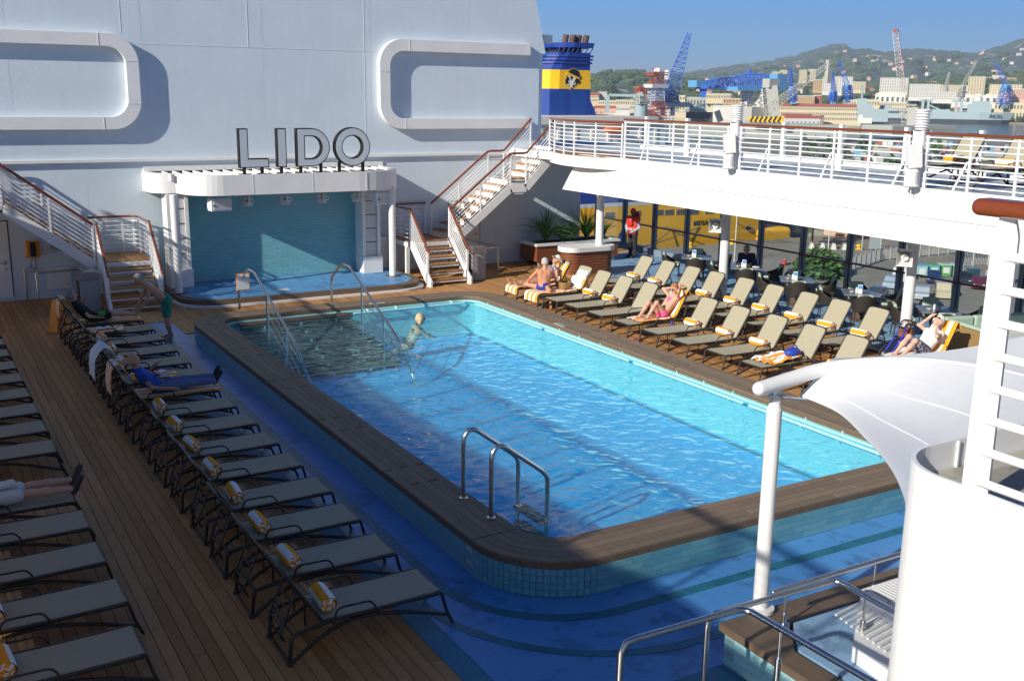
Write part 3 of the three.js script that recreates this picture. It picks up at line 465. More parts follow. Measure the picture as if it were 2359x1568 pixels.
function guard(label, x, zs, bars, z0, z1, slope) { // straight guard rail along z with leaning stays
  const t = thing('guard_rail', label, 'guard rail');
  for (let k = 0; k < bars; k++) part(t, 'bar', bar([x, DY + .1 + k * .118, z0], [x, DY + .1 + k * .118, z1], .0145, 8), M.rail);
  zs.forEach((z, i) => { part(t, 'post', bx(.035, 1.08, .05, x, DY + .54, z), M.rail); if (i % 2) part(t, 'stay', beam([x + slope * .0, DY + .02, z - .32], [x, DY + .6, z - .05], .04, .04), M.rail); });
  part(t, 'handrail', rb(.11, .06, z1 - z0, .028, x, DY + 1.12, (z0 + z1) / 2), M.mahogany); return t; }
const zsOf = (a, b, n) => Array.from({ length: n }, (_, i) => lerp(a + .06, b - .06, i / (n - 1)));
guard('white guard rail with mahogany top between the stair head and the first lamp post', 18.27, zsOf(-24.9, -20.4, 5), 9, -24.9, -20.4, 1);
guard('white guard rail with mahogany top between the two ribbed lamp posts', 18.27, zsOf(-20.05, -14.85, 6), 9, -20.05, -14.85, 1);
guard('white guard rail with mahogany top in front of the two upper deck loungers', 18.27, zsOf(-14.5, 2, 17), 9, -14.5, 2, 1);
guard('white guard rail along the edge of the shading upper deck', -.28, zsOf(-30, 2, 30), 9, -30, 2, -1);
for (const [z, l] of [[-20.22, 'white square deck post with ribbed round lamp top nearest the stairs'], [-14.66, 'white square deck post with ribbed round lamp top nearest the upper loungers']]) {
  const t = thing('deck_lamp_post', l, 'lamp post', [18.3, 2.9, z]); part(t, 'post', rb(.27, 1.2, .27, .02, .04, 1.64, 0), M.white);
  const pr = [[0, 2.24], [.155, 2.24]]; for (let k = 0; k < 7; k++) { const y = 2.26 + k * .055; pr.push([.13, y], [.13, y + .03], [.16, y + .034], [.16, y + .045]); } pr.push([.155, 2.66], [0, 2.67]); part(t, 'ribbed_cap', lathe(pr, 24), M.white);
  // flood speaker and downlight fixed to the post
  const sp = thing('deck_loudspeaker', z < -18 ? 'white box loudspeaker on the lamp post nearest the stairs' : 'white box loudspeaker on the lamp post nearest the upper loungers', 'loudspeaker', [18.02, 4.62, z + .1], -.5); part(sp, 'cabinet', (() => { const g = rb(.28, .48, .26, .03); g.rotateZ(.1); return g; })(), M.white); part(sp, 'yoke', join(bx(.14, .03, .06, .18, .05, 0), bx(.03, .3, .06, .25, -.05, 0)), M.white); part(sp, 'badge', bx(.02, .03, .03, -.12, -.2, .02), M.dark);
  const dl = thing('deck_downlight', z < -18 ? 'white finned downlight under the loudspeaker nearest the stairs' : 'white finned downlight under the loudspeaker nearest the upper loungers', 'downlight', [18.02, 4.2, z + .1]); const p2 = [[0, .17], [.1, .17], [.13, .14]]; for (let k = 0; k < 5; k++) p2.push([.145, .1 - k * .05], [.12, .085 - k * .05]); p2.push([.15, -.17], [.15, -.2], [0, -.2]); part(dl, 'housing', lathe(p2.reverse(), 20), M.white); part(dl, 'arm', join(bx(.2, .04, .04, .16, -.05, 0), bar([0, -.2, 0], [.02, -.36, 0], .012)), M.white);
}
{ // glazed screen on the ship side of the upper deck
  const t = thing('deck_screen', 'row of white posts with clear glass panels along the outer side of the upper deck', 'glass screen');
  for (let k = 0; k < 11; k++) { const z = -29.6 + k * 2.2; part(t, 'post', aa(22.62, 22.74, DY, 5.05, z - .055, z + .055), M.white); if (k < 10) part(t, 'glass_pane', aa(22.66, 22.675, DY + .12, 5.05, z + .06, z + 2.14), M.glass); }
  part(t, 'kerb', uvm(aa(22.5, 22.85, DY, DY + .1, -29.7, -7)), M.white);
  for (const z of [-24.86, -18.9]) { const v = one('deck_vent', z < -20 ? 'short white ribbed vent pipe standing on the upper deck nearest the stairs' : 'short white ribbed vent pipe standing on the upper deck between lamp posts', 'vent pipe', lathe([[0, 0], [.13, 0], [.1, .03], [.1, .3], [.13, .32], [.1, .34], [.13, .37], [.1, .4], [.12, .42], [0, .42]], 14), M.white, null, [20.6, DY, z]); }
}
// ---------- terrace under the upper deck ----------
for (const [x, z, y, l] of [[19.7, -28.0, .9, 'white round deck column rising from the slatted counter'], [19.75, -22.0, 0, 'white round deck column between the loungers and wicker tables'], [19.6, -15.6, 0, 'white round deck column beside the blue walking frame']]) one('deck_column', l, 'column', bar([x, y, z], [x, 3.7, z], .125, 20), M.white);
{ // window wall on the ship side
  const t = thing('window_wall', 'wall of tall clear windows with slate grey mullions along the ship side', 'window wall');
  const zs = []; for (let z = -34.4; z < -6; z += 1.86) zs.push(z);
  zs.forEach((z, i) => { part(t, 'mullion', rb(.16, 3.6, .15, .01, 24.06, 1.8, z), M.mullion); part(t, 'gasket', bx(.03, 3.6, .025, 23.985, 1.8, z + .085), M.black); if (i < zs.length - 1) { part(t, 'pane', bx(.012, 3.35, 1.7, 24.08, 1.95, z + .93), M.glass); const q = part(t, 'rail_bracket', join(bar([23.98, .98, z], [23.9, .98, z], .012, 6), bar([23.9, .98, z], [23.9, 1.04, z], .012, 6)), M.steelDull); } });
  part(t, 'sill', aa(23.9, 24.2, 0, .22, -34.5, -6), M.mullion); part(t, 'head', aa(23.9, 24.2, 3.5, 3.7, -34.5, -6), M.mullion);
  part(t, 'handrail', uvm(bx(.07, .055, 28, 23.9, 1.06, -20.4)), M.mahogany);
}
{ // horn speakers on the columns
  for (const [x, y, z, l] of [[19.25, 2.33, -21.85, 'grey square horn loudspeaker on the column between loungers and wicker tables'], [19.1, 2.35, -15.4, 'grey square horn loudspeaker on the column beside the walking frame'], [24.0, 2.6, -25, 'grey square horn loudspeaker fixed high on a window mullion']].slice(0, 2)) {
    const t = thing('horn_speaker', l, 'horn speaker', [x, y, z], -.9);
    const q = (w, zz) => [[-w, -w * 1.15, zz], [w, -w * 1.15, zz], [w, w * 1.15, zz], [-w, w * 1.15, zz]], A = q(.17, .12), B = q(.09, -.12), C = q(.15, .1), D = q(.07, -.1), pos = [];
    const quad = (a, b, c, d) => pos.push(...a, ...b, ...c, ...a, ...c, ...d); for (let i = 0; i < 4; i++) { const j = (i + 1) % 4; quad(B[i], B[j], A[j], A[i]); quad(C[i], C[j], D[j], D[i]); quad(A[i], A[j], C[j], C[i]); } quad(B[3], B[2], B[1], B[0]); quad(D[0], D[1], D[2], D[3]);
    const g = new THREE.BufferGeometry(); g.setAttribute('position', new THREE.Float32BufferAttribute(pos, 3)); g.computeVertexNormals(); part(t, 'horn', g, M.lightGrey); part(t, 'driver', bar([0, 0, -.1], [0, 0, .05], .08, 16), M.white); part(t, 'driver_mark', join(bx(.02, .06, .01, -.03, 0, .055), bx(.05, .02, .01, .01, .02, .055)), M.grey); part(t, 'bracket', join(bx(.06, .05, .25, .02, .1, -.2), bx(.04, .12, .04, .02, .06, -.12)), M.grey);
  } }
// unseen block added behind the lens to cut sky light and deepen shade
{ const t = thing('added_superstructure', 'unseen white ship superstructure added behind the lens to block sky light', 'superstructure'); part(t, 'front_wall', uvm(aa(-7, 26, 3.9, 15, 5, 6)), M.white); part(t, 'roof', uvm(aa(-7, 26, 14.8, 15, 6, 16)), M.white); part(t, 'lower_wall', uvm(aa(-7, 26, -.3, 3.9, 2.4, 2.6)), M.white); part(t, 'deck_slab', uvm(aa(-7, 26, 3.7, 3.89, 1.3, 5.2)), M.white); }
// ---------- white deckhouse corner with its rail, lens side ----------
{
  const t = thing('deckhouse', 'white rounded steel deckhouse corner with grey deck top and raised rim', 'deckhouse');
  const plan = (d, r) => { const o = []; o.push([4.0 + d, 1.2]); for (let i = 0; i <= 12; i++) { const a = Math.PI + i / 12 * Math.PI / 2; o.push([4.0 + d + r + r * Math.cos(a), -3.25 + d + r + r * Math.sin(a)]); } o.push([11, -3.25 + d], [11, 1.2]); return o; };
  part(t, 'wall', uvm(slab(plan(0, .34), -.02, 3.9)), M.white);
  const s = shape(plan(0, .34).map(([x, z]) => [x, -z])), h = new THREE.Path(); plan(.022, .32).forEach(([x, z], i) => i ? h.lineTo(x, -z) : h.moveTo(x, -z)); s.holes.push(h); const g = ext(s, .16); g.rotateX(-Math.PI / 2); g.translate(0, 3.9, 0); part(t, 'rim', uvm(g), M.white);
  part(t, 'deck_top', uvm(slab(plan(.03, .31), 3.9, 3.915)), mat(.42, .40, .34, .7, { map: rep(T.stain, .5) }));
  part(t, 'rim_rib', bx(.012, .14, .012, 4.55, 3.985, -3.222), M.white); for (const z of [-2.55, -1.7]) part(t, 'weld_seam', bx(.006, 3.8, .012, 3.999, 2, z), M.seam); part(t, 'weld_seam', bx(.006, .012, 4, 3.999, 2.86, -.9), M.seam);
  const gr = part(t, 'drain_cover', bx(.09, .012, .2, 4.085, 3.922, -2.66), M.steelDull); for (let i = 0; i < 4; i++) for (let j = 0; j < 7; j++) part(gr, 'hole', bx(.01, .004, .014, 4.055 + i * .02, 3.93, -2.735 + j * .025), M.black);
  const hatch = part(t, 'hatch_window', join(bx(.26, .01, .26, 4.32, 3.922, -2.6)), M.lightGrey); part(hatch, 'pane', bx(.2, .01, .2, 4.32, 3.93, -2.6), M.glass);
  const r = thing('stair_rail', 'thick white stair rail with flat newel and mahogany top on the deckhouse', 'guard rail', [4.09, 3.9, -2.79]);
  part(r, 'newel', (() => { const q = ext([[-.055, 0], [.055, 0], [.05, 1.28], [.03, 1.36], [-.03, 1.36], [-.05, 1.28]], .03, .003); q.rotateY(Math.PI / 2 + .35); return q; })(), M.white);
  for (let k = 0; k < 8; k++) part(r, 'bar', join(bar([.01, .02 + .147 * (k + 1), 0], [.01, .02 + .147 * (k + 1), 3.4], .021, 10), ball(.026, .012, .02 + .147 * (k + 1), .01)), M.white);
  part(r, 'handrail', (() => { const q = rb(.13, .075, 3.6, .035, 0, 1.4, 1.65, 3); return q; })(), M.mahogany);
  part(r, 'newel', bx(.03, 1.36, .1, 0, .68, 1.6), M.white);
}
{ // sail over the whirlpool: arched pipe on a pole, cloth stretched back to the deckhouse
  const t = thing('sun_sail', 'white stretched fabric sun sail on a bent white pipe and pole', 'sun sail');
  part(t, 'pole', join(bar([7.43, .46, -7.39], [7.43, 2.68, -7.39], .078, 16), bar([7.43, 2.68, -7.39], [7.43, 2.76, -7.39], .078, 16, .05), bx(.08, .2, .05, 7.43, 2.83, -7.39)), M.white); part(t, 'pole_foot', bar([7.43, .46, -7.39], [7.43, .5, -7.39], .15, 20), M.white);
  const nearer = p => [p[0] * .92, 5.75 - (5.75 - p[1]) * .92, p[2] * .92];
  const crest = [[7.8, 2.69, -8.0], [8.22, 2.73, -8.02], [8.72, 2.80, -7.98], [9.1, 2.86, -7.75], [9.45, 2.93, -7.3], [9.75, 2.95, -6.55], [9.8, 2.93, -6.0], [9.8, 2.85, -5.2]].map(nearer);
  const cc = new THREE.CatmullRomCurve3(crest.map(p => V(...p)));
  part(t, 'arch_pipe', join(new THREE.TubeGeometry(cc, 30, .075, 12), capAt(cc.getPoint(0), .075)), M.white);
  part(t, 'pin', bar([7.36, 2.83, -7.41], [7.5, 2.83, -7.34], .023, 8), M.steel); part(t, 'turnbuckle', bar([7.44, 2.83, -7.31], [7.87, 2.74, -7.31], .017, 6), M.steel);
  const low = new THREE.CatmullRomCurve3([[8.5, 2.5, -8.08], [8.28, 2.55, -7.36], [7.6, 2.65, -6.37], [6.83, 2.8, -5.45], [5.93, 3.0, -4.58], [5.4, 3.12, -4.13], [4.75, 3.2, -3.35]].map(p => V(...nearer(p))));
  const up = new THREE.CatmullRomCurve3([[8.78, 2.885, -7.96], [9.12, 2.94, -7.72], [9.47, 3.01, -7.28], [9.77, 3.03, -6.55], [9.82, 3.01, -6.0], [9.82, 2.93, -5.2], [9.7, 2.9, -3.35]].map(p => V(...nearer(p))));
  part(t, 'sail_cloth', sheet((u, v) => { const a = low.getPoint(u), b = up.getPoint(u); const p = a.lerp(b, v); p.y -= .22 * Math.sin(v * Math.PI) * Math.sin(u * Math.PI) * .6; return [p.x, p.y, p.z]; }, 40, 20, .008), M.canvas);
  for (const v of [.3, .62, .985]) { const l = []; for (let i = 0; i <= 24; i++) { const u = i / 24, a = low.getPoint(u).lerp(up.getPoint(u), v); a.y -= .132 * Math.sin(v * Math.PI) * Math.sin(u * Math.PI) - .004; l.push(a); } part(t, 'seam', new THREE.TubeGeometry(new THREE.CatmullRomCurve3(l), 40, .005, 5), M.canvas); }
  const rear = new THREE.CatmullRomCurve3([[9.2, 2.8, -8.3], [10.4, 2.62, -8.6], [11.6, 2.62, -8.4], [13, 2.8, -8.0], [14, 3.1, -7]].map(p => V(...nearer(p))));
  part(t, 'rear_sail_cloth', sheet((u, v) => { const a = up.getPoint(u * .95).sub(V(0, .06, 0)), b = rear.getPoint(u); const p = a.lerp(b, v); p.y -= .3 * Math.sin(v * Math.PI) * (.3 + .7 * u); return [p.x, p.y, p.z]; }, 30, 16, .008), M.canvas);
}
{ // raised whirlpool platform with brown coping, aqua tiles, steel rails
  const t = thing('whirlpool_platform', 'raised blue topped platform with brown coping and pale aqua tiled side', 'platform');
  part(t, 'core', uvm(aa(6.93, 13.5, -.02, .36, -7.36, -4.0)), M.grout);
  part(t, 'floor_panel', uvm(slab([[7.55, -7.02], [13.4, -7.02], [13.4, -4], [7.2, -4], [7.2, -6.6]], .36, .452)), M.floorPale);
  part(t, 'coping_board', uvm(slab([[6.88, -7.4], [13.5, -7.4], [13.5, -7.04], [7.5, -7.04], [7.15, -6.6], [7.15, -4], [6.88, -4]], .362, .45)), M.copingEdge);
  const lg = bx(.014, .084, .296), ng = bx(.296, .084, .014); for (let r = 0; r < 4; r++) { for (let k = 0; k < 9; k++) { const p = part(t, 'tile', lg, M.tileAqua[Math.floor(rnd() * 3)]); p.position.set(6.925, .045 + r * .088, -7.2 + (r % 2) * .15 + k * .3); } for (let k = 0; k < 21; k++) { const p = part(t, 'tile', ng, M.tileAqua[Math.floor(rnd() * 3)]); p.position.set(7.1 + (r % 2) * .15 + k * .3, .045 + r * .088, -7.367); } }
  const w = part(t, 'overflow_rim', uvm(slab([[8.5, -6.98], [13.4, -6.98], [13.4, -4.2], [7.5, -4.2], [7.42, -5.6], [7.5, -6.2]], .452, .62)), M.white);
  for (let k = 0; k < 20; k++) { const a = k / 20; part(w, 'grate_bar', bx(.42, .02, .03, lerp(8.0, 7.72, a), .632, lerp(-6.72, -5.1, a), 0, .15, 0), M.lightGrey); } for (let k = 0; k < 22; k++) part(w, 'grate_bar', bx(.03, .02, .3, 8.5 + k * .055, .632, -6.78), M.lightGrey);
  const rail = (l, pts, posts) => { const h = thing('steel_handrail', l, 'handrail'); part(h, 'tube', pipe(pts, .03, .1, 10), M.steel); posts.forEach(([x, z, y0, y1, thin]) => { const p = part(h, 'post', thin ? join(bar([x, y0, z], [x, y1 - .28, z], .028, 10), bar([x, y1 - .28, z], [x, y1, z], .011, 8)) : bar([x, y0, z], [x, y1, z], .027, 10), M.steel); part(p, 'base_ring', bar([x, y0, z], [x, y0 + .015, z], .065, 16), M.steel); }); };
  rail('dark steel handrail beginning on the blue floor and running past the whirlpool platform', [[4.70, 0, -6.2], [4.71, 1.4, -6.2], [6.02, 1.4, -6.17], [6.06, 1.4, -4.83], [6.1, 1.4, -4]], [[6.04, -5.75, 0, 1.4, true]]);
  rail('steel handrail beside the tiled corner of the whirlpool platform', [[6.16, 0, -6.79], [6.16, 1.0, -6.79], [7.81, 1.0, -6.73], [7.76, 1.0, -5.88], [7.76, 1.0, -4.4]], [[7.8, -6.35, .45, 1.0, true]]);
  rail('low straight steel handrail on two ringed posts along the platform coping', [[7.25, .86, -7.04], [9.25, .86, -7.04], [10.6, .86, -7.04]], [[7.43, -7.04, .45, .86, true], [8.75, -7.04, .45, .86, true]]);
}
// ---------- loungers ----------
const HX = 1.37, BA = 58 * Math.PI / 180, BL = .76;
const onBack = (s, off = 0) => [HX + Math.cos(BA) * s - Math.sin(BA) * off, .41 + Math.sin(BA) * s + Math.cos(BA) * off];
const loungerGeo = (() => {
  const g = {}, W = .33;
  g.seat = uvm(sheet((u, v) => [lerp(0.01, HX, u), .415 - .012 * Math.sin(v * Math.PI) - .01 * Math.sin(u * Math.PI), lerp(-.3, .3, v)], 8, 4, .01));
  const s = new THREE.Shape(), r = .1; s.moveTo(0, -.29); s.lineTo(BL - r, -.29); s.absarc(BL - r, -.29 + r, r, -Math.PI / 2, 0); s.lineTo(BL, .29 - r); s.absarc(BL - r, .29 - r, r, 0, Math.PI / 2); s.lineTo(0, .29); s.closePath();
  const b = ext(s, .012); b.rotateX(-Math.PI / 2); b.translate(0, -.004, 0); b.rotateZ(BA); b.translate(HX, .415, 0); g.back = uvm(b);
  g.sf = pipe([[HX, .4, -W], [.03, .4, -W], [.0, .395, -W + .03], [0, .395, W - .03], [.03, .4, W], [HX, .4, W]], .021, .05, 6);
  const B = (t, z) => [...onBack(t, -.004), z]; g.bf = pipe([B(0, -W + .02), B(BL - .03, -W + .02), B(BL, -W + .14), B(BL, W - .14), B(BL - .03, W - .02), B(0, W - .02)], .02, .1, 6);
  g.leg = z => pipe([[.0, .39, z], [-.05, .2, z], [-.13, 0.012, z]], .019, .03, 6);
  g.low = z => curve([[-.08, .12, z], [.4, .27, z], [.85, .355, z], [1.15, .34, z], [1.45, .22, z], [1.75, .015, z]], .021, 6, 14);
  g.rear = z => pipe([[1.75, .02, z], [1.72, .3, z], [1.68, .34, z], [HX, .39, z]], .022, .06, 6);
  g.arm = z => pipe([[1.27, .37, z], [1.22, .53, z], [.84, .525, z], [.75, .37, z]], .0125, .06, 6);
  const rk = []; rk.push(pipe([[1.6, .78, -.2], [1.8, .3, -.2], [1.72, .17, -.14], [1.72, .17, .14], [1.8, .3, .2], [1.6, .78, .2]], .013, .06, 5)); for (let k = 0; k < 4; k++) rk.push(bar([1.66 + k * .035, .64 - k * .09, -.2], [1.66 + k * .035, .64 - k * .09, .2], .01, 5)); g.rack = join(rk);
  g.cross = (x, y) => bar([x, y, -W], [x, y, W], .015, 6);
  g.foot = z => join(ball(.034, 1.75, .03, z, 1, .9, 1, 8, 6)); return g;
})();
function makeLounger(name, label, pos, turn, group) {
  const t = thing(name, label, 'sun lounger', pos, turn, group), G = loungerGeo;
  part(t, 'seat_sling', G.seat, M.sling); part(t, 'back_sling', G.back, M.sling); part(t, 'seat_frame', G.sf, M.frame); part(t, 'back_frame', G.bf, M.frame); part(t, 'back_rack', G.rack, M.frame); for (const [a, b] of [[1.75, .03], [.9, .34], [1.7, .34]]) part(t, 'cross_bar', G.cross(a, b), M.frame);
  for (const z of [-.33, .33]) { part(t, 'leg', G.leg(z), M.frame); part(t, 'lower_rail', G.low(z), M.frame); part(t, 'rear_strut', G.rear(z), M.frame); part(t, 'arm_rest', G.arm(z * 1.04), M.frame); part(t, 'foot_cap', G.foot(z), M.frame); }
  return t;
}
let L0 = null;
const lounger = (x, z, turn, label, group, y = 0) => { x += rr(-.03, .03); z += rr(-.025, .025); turn += rr(-.02, .02); if (!L0) return L0 = makeLounger('sun_lounger', label, [x, y, z], turn, group); const o = dup(L0, [x, y, z], turn, label); if (group) o.userData.group = group; else delete o.userData.group; return o; };
// rolled towels
const rollGeo = (() => {
  const R = .095, L = .42, g = new THREE.CylinderGeometry(R, R, L, 24, 6, true), p = g.attributes.position, uv = g.attributes.uv;
  for (let i = 0; i < p.count; i++) { const a = Math.atan2(p.getZ(i), p.getX(i)), y = p.getY(i), k = 1 + .05 * noise.noise(Math.cos(a) * 2, Math.sin(a) * 2, y * 6) - .16 * Math.max(0, Math.abs(y) / (L / 2) - .75); p.setX(i, p.getX(i) * k); p.setZ(i, p.getZ(i) * k * .94); uv.setXY(i, y, uv.getX(i)); }
  g.rotateX(Math.PI / 2); g.computeVertexNormals();
  const end = s => { const pts = []; for (let i = 0; i <= 40; i++) { const a = i / 40 * Math.PI * 5.4, r = .012 + .066 * i / 40; pts.push([r * Math.cos(a), r * Math.sin(a) * .94, s * (L / 2 - .004 - .01 * i / 40)]); } return pts; };
  const coil = s => new THREE.TubeGeometry(new THREE.CatmullRomCurve3(end(s).map(p => V(...p))), 60, .0135, 5);
  const c1 = join(coil(1), coil(-1)); const u = c1.attributes.uv; for (let i = 0; i < u.count; i++) u.setXY(i, u.getY(i), u.getX(i) * 3); return { body: g, coil: c1 };
})();
let R0 = null;
const roll = (x, z, label, group, turn = 0, y = .512) => { if (!R0) { R0 = thing('rolled_towel', label, 'towel', [x, y, z], turn, group); part(R0, 'towel_roll', rollGeo.body, M.towel); part(R0, 'coil_end', rollGeo.coil, M.towel); return; } const o = dup(R0, [x, y, z], turn, label, group); o.rotation.z = rr(-2, 2); };
// small teak side tables
const tableGeo = { slat: uvm(bx(.066, .018, .4)), leg: bar([0, .33, 0], [0, 0, 0], .012, 6), rail: bx(.4, .025, .02) };
let S0 = null;
const sideTable = (x, z, label, group, y = 0) => { if (!S0) { S0 = thing('side_table', label, 'side table', [x, y, z], 0, group); for (const a of [-.18, .18]) { part(S0, 'rail', tableGeo.rail, M.frame).position.set(0, .322, a * 1.06); for (const b of [-.18, .18]) part(S0, 'leg', tableGeo.leg, M.frame).position.set(b, 0, a); } for (let k = 0; k < 5; k++) { const p = part(S0, 'slat', tableGeo.slat, M.teakL[(k * 2 + 1) % 4]); p.position.set(-.16 + k * .08, .345, 0); } return; } dup(S0, [x, y, z], 0, label, group); };
const gA = 'empty loungers in the shaded row beside the pool';
const row1 = Array.from({ length: 15 }, (_, k) => -9.45 - 1.13 * k - .34);
row1.forEach((z, k) => {
  const lab = k === 8 ? 'lounger carrying the reading man in the blue polo shirt' : k === 9 ? 'lounger with spread striped towel beside the reading man' : k === 14 ? 'lounger carrying the woman in black near the stairs' : k === 13 ? 'lounger with spread striped towel beside the woman in black' : 'empty dark framed lounger in the shaded row along the pool';
  lounger(4.69, z, Math.PI, lab, [8, 9, 13, 14].includes(k) ? null : gA);
  if (![8, 9, 13, 14].includes(k)) roll(3.45, z, 'orange and white rolled towel on a lounger in the shaded poolside row', 'rolled towels in the shaded row', rr(-.1, .1));
  if (k < 14) sideTable(3.55, z - .565, 'small teak slatted side table between loungers of the shaded poolside row', 'side tables in the shaded poolside row');
});
[-9.67, -10.82, -11.96, -13.11, -14.11, -16.3, -17.42, -18.52, -19.65, -20.8, -21.86, -22.96, -24.03, -24.99].forEach((z, k) => {
  lounger(1.62, z - .34, Math.PI, k === 4 ? 'lounger carrying the person in white shorts by the aisle' : 'empty dark framed lounger in the row across the aisle', k === 4 ? null : 'empty loungers across the aisle');
  if (k < 2 || k > 8) roll(.38, z - .34, 'orange and white rolled towel on a lounger across the aisle', 'rolled towels across the aisle', rr(-.1, .1));
  if (k !== 4 && k < 8) sideTable(.5, z - .34 - .56, 'small teak slatted side table between loungers across the aisle', 'side tables across the aisle');
});
const fr = [-24.85, -23.75, -22.79, -21.87, -20.73, -19.57, -18.46, -17.33, -16.2, -15.07, -13.94];
fr.forEach((z, k) => {
  const lab = ['lounger carrying the sunbather in the white hat', 'flattened lounger on which the bare backed man sits', 0, 0, 0, 'lounger carrying the woman in the pink bikini', 0, 0, 0, 'lounger with a crumpled striped towel in the sunny poolside row', 0][k] || 'empty beige lounger in the sunny row along the pool';
  lounger(14.76, z - .34, 0, lab, [0, 1, 5, 9].includes(k) ? null : 'empty loungers in the sunny poolside row');
  if ([2, 3, 6, 7, 8, 10].includes(k)) roll(16.0, z - .34, 'orange and white rolled towel on a lounger in the sunny poolside row', 'rolled towels in the sunny poolside row', rr(-.08, .08));
  if (k) sideTable(15.75, z - .34 - .55, 'small teak slatted side table between loungers of the sunny poolside row', 'side tables in the sunny poolside row');
});
[-24.5, -23.46, -22.35, -21.3, -20.16, -19.08, -17.92, -16.83, -15.8].forEach((z, k) => {
  lounger(17.5, z - .34, 0, 'empty beige lounger in the sunny row next to the wicker tables', 'empty loungers next to the wicker tables');
  roll(18.74, z - .34, 'orange and white rolled towel on a lounger next to the wicker tables', 'rolled towels next to the wicker tables', rr(-.08, .08));
  if (k) sideTable(18.45, z - .34 - .55, 'small teak slatted side table between loungers next to the wicker tables', 'side tables next to the wicker tables');
});
lounger(17.6, -14.36, 0, 'lounger carrying the woman in the white top beside the walking frame');
lounger(17.75, -12.3, 0, 'empty beige lounger beside the rattan sofa');
for (const [x, z] of [[19.15, -15.4], [19.15, -14.1]]) { lounger(x, z, -.05, 'empty beige lounger on the upper deck behind the guard rail', 'upper deck loungers', DY); roll(x + 1.24, z, 'rolled towel on an upper deck lounger', 'rolled towels on the upper deck', 0, DY + .512); }
// draped and spread towels
function cloth(name, label, pts, m, along, nv = 10, wob = .012) { // strip of cloth that follows a line of [x, y] points, centred on z, width w
  const { z, w } = along, c = new THREE.CatmullRomCurve3(pts.map(p => V(p[0], p[1], 0)));
  return one(name, label, 'towel', sheet((u, v) => { const p = c.getPoint(u); const q = noise.noise(u * 6, v * 5, z) * wob + noise.noise(u * 14, v * 9, z + 3) * wob * .6; return [p.x, p.y + q, z + (v - .5) * w * (1 + .06 * noise.noise(u * 4, z, 1))]; }, 36, nv, .008), m);
}
const tw = M.towel, tw2 = (() => { const m = M.towel.clone(); m.map = T.stripes.clone(); m.map.repeat.set(1, 1); m.map.needsUpdate = true; return m; })();
cloth('spread_towel', 'striped towel hung over the head of the lounger under the woman in black', [[4.69 - HX - .25, 1.0], [4.69 - HX - .36, 1.07], [4.69 - HX - .44, .95], [4.69 - HX - .46, .62]], tw, { z: row1[14], w: .55 });
cloth('spread_towel', 'striped towel under the legs of the woman in black', [[3.35, .44], [3.8, .43], [4.4, .43], [4.68, .42]], tw, { z: row1[14], w: .6 });
cloth('spread_towel', 'rumpled striped towel on the lounger beside the woman in black', [[3.35, .45], [3.7, .45], [4.1, .44]], tw, { z: row1[13], w: .56 }, 12, .04);
cloth('spread_towel', 'rumpled striped towel on the lounger beside the reading man', [[3.4, .46], [3.8, .47], [4.25, .44]], tw, { z: row1[9], w: .56 }, 12, .05);
cloth('spread_towel', 'striped towel spread under the legs of the reading man', [[3.3, .44], [3.9, .43], [4.5, .43], [4.74, .41]], tw, { z: row1[8], w: .64 });
cloth('spread_towel', 'striped towel thrown over the lounger head behind the reading man', [[4.69 - HX - .2, .9], [4.69 - HX - .34, 1.08], [4.69 - HX - .45, 1.02], [4.69 - HX - .5, .75], [4.69 - HX - .5, .55]], tw, { z: row1[8], w: .5 }, 12, .04);
cloth('spread_towel', 'thick white towel thrown over the lounger head next to the reading man', [[4.69 - HX - .16, .8], [4.69 - HX - .3, 1.13], [4.69 - HX - .44, 1.17], [4.69 - HX - .58, .98], [4.69 - HX - .62, .6]], M.towelWhite, { z: row1[9] + .12, w: .6 }, 12, .05);
const bpt = (x0, s) => { const [a, b] = onBack(s, .025); return [x0 + a, b]; };
cloth('spread_towel', 'striped towel spread over the lounger of the sunbather in the white hat', [[14.72, .25], [14.76, .43], [15.3, .44], [16.05, .44], bpt(14.76, .1), bpt(14.76, .5), bpt(14.76, .68)], tw, { z: fr[0] - .34, w: .62 });
cloth('spread_towel', 'striped towel spread flat under the seated bare backed man', [[14.7, .22], [14.75, .43], [15.3, .44], [16, .44], bpt(14.76, .08), bpt(14.76, .4)], tw, { z: fr[1] - .34, w: .66 });
cloth('spread_towel', 'white towel bunched on the lounger head behind the seated man', [bpt(14.76, .05), bpt(14.76, .35), bpt(14.76, .6)], M.towelWhite, { z: fr[1] - .3, w: .5 }, 12, .07);
cloth('spread_towel', 'striped towel over the lounger back behind the woman in pink', [[15.1, .45], [15.6, .45], [16.05, .45], bpt(14.76, .1), bpt(14.76, .45), bpt(14.76, .78), [14.76 + HX + .5, .95]], tw, { z: fr[5] - .34, w: .6 }, 12, .02);
cloth('spread_towel', 'crumpled striped towel lying on an empty sunny lounger', [[15.0, .45], [15.4, .47], [15.8, .5], [16.05, .47]], tw, { z: fr[9] - .34, w: .6 }, 14, .06);
cloth('spread_towel', 'striped towel over the lounger of the woman in the white top', [[17.7, .43], [18.2, .45], [18.85, .45], bpt(17.6, .1), bpt(17.6, .5), bpt(17.6, .79), [17.6 + HX + .52, .93]], tw, { z: -14.36, w: .62 });
cloth('spread_towel', 'striped towel lying across the lounger end beside the canopy edge', [[17.5, .2], [17.62, .43], [18.1, .44]], tw, { z: -13.1, w: .6 });
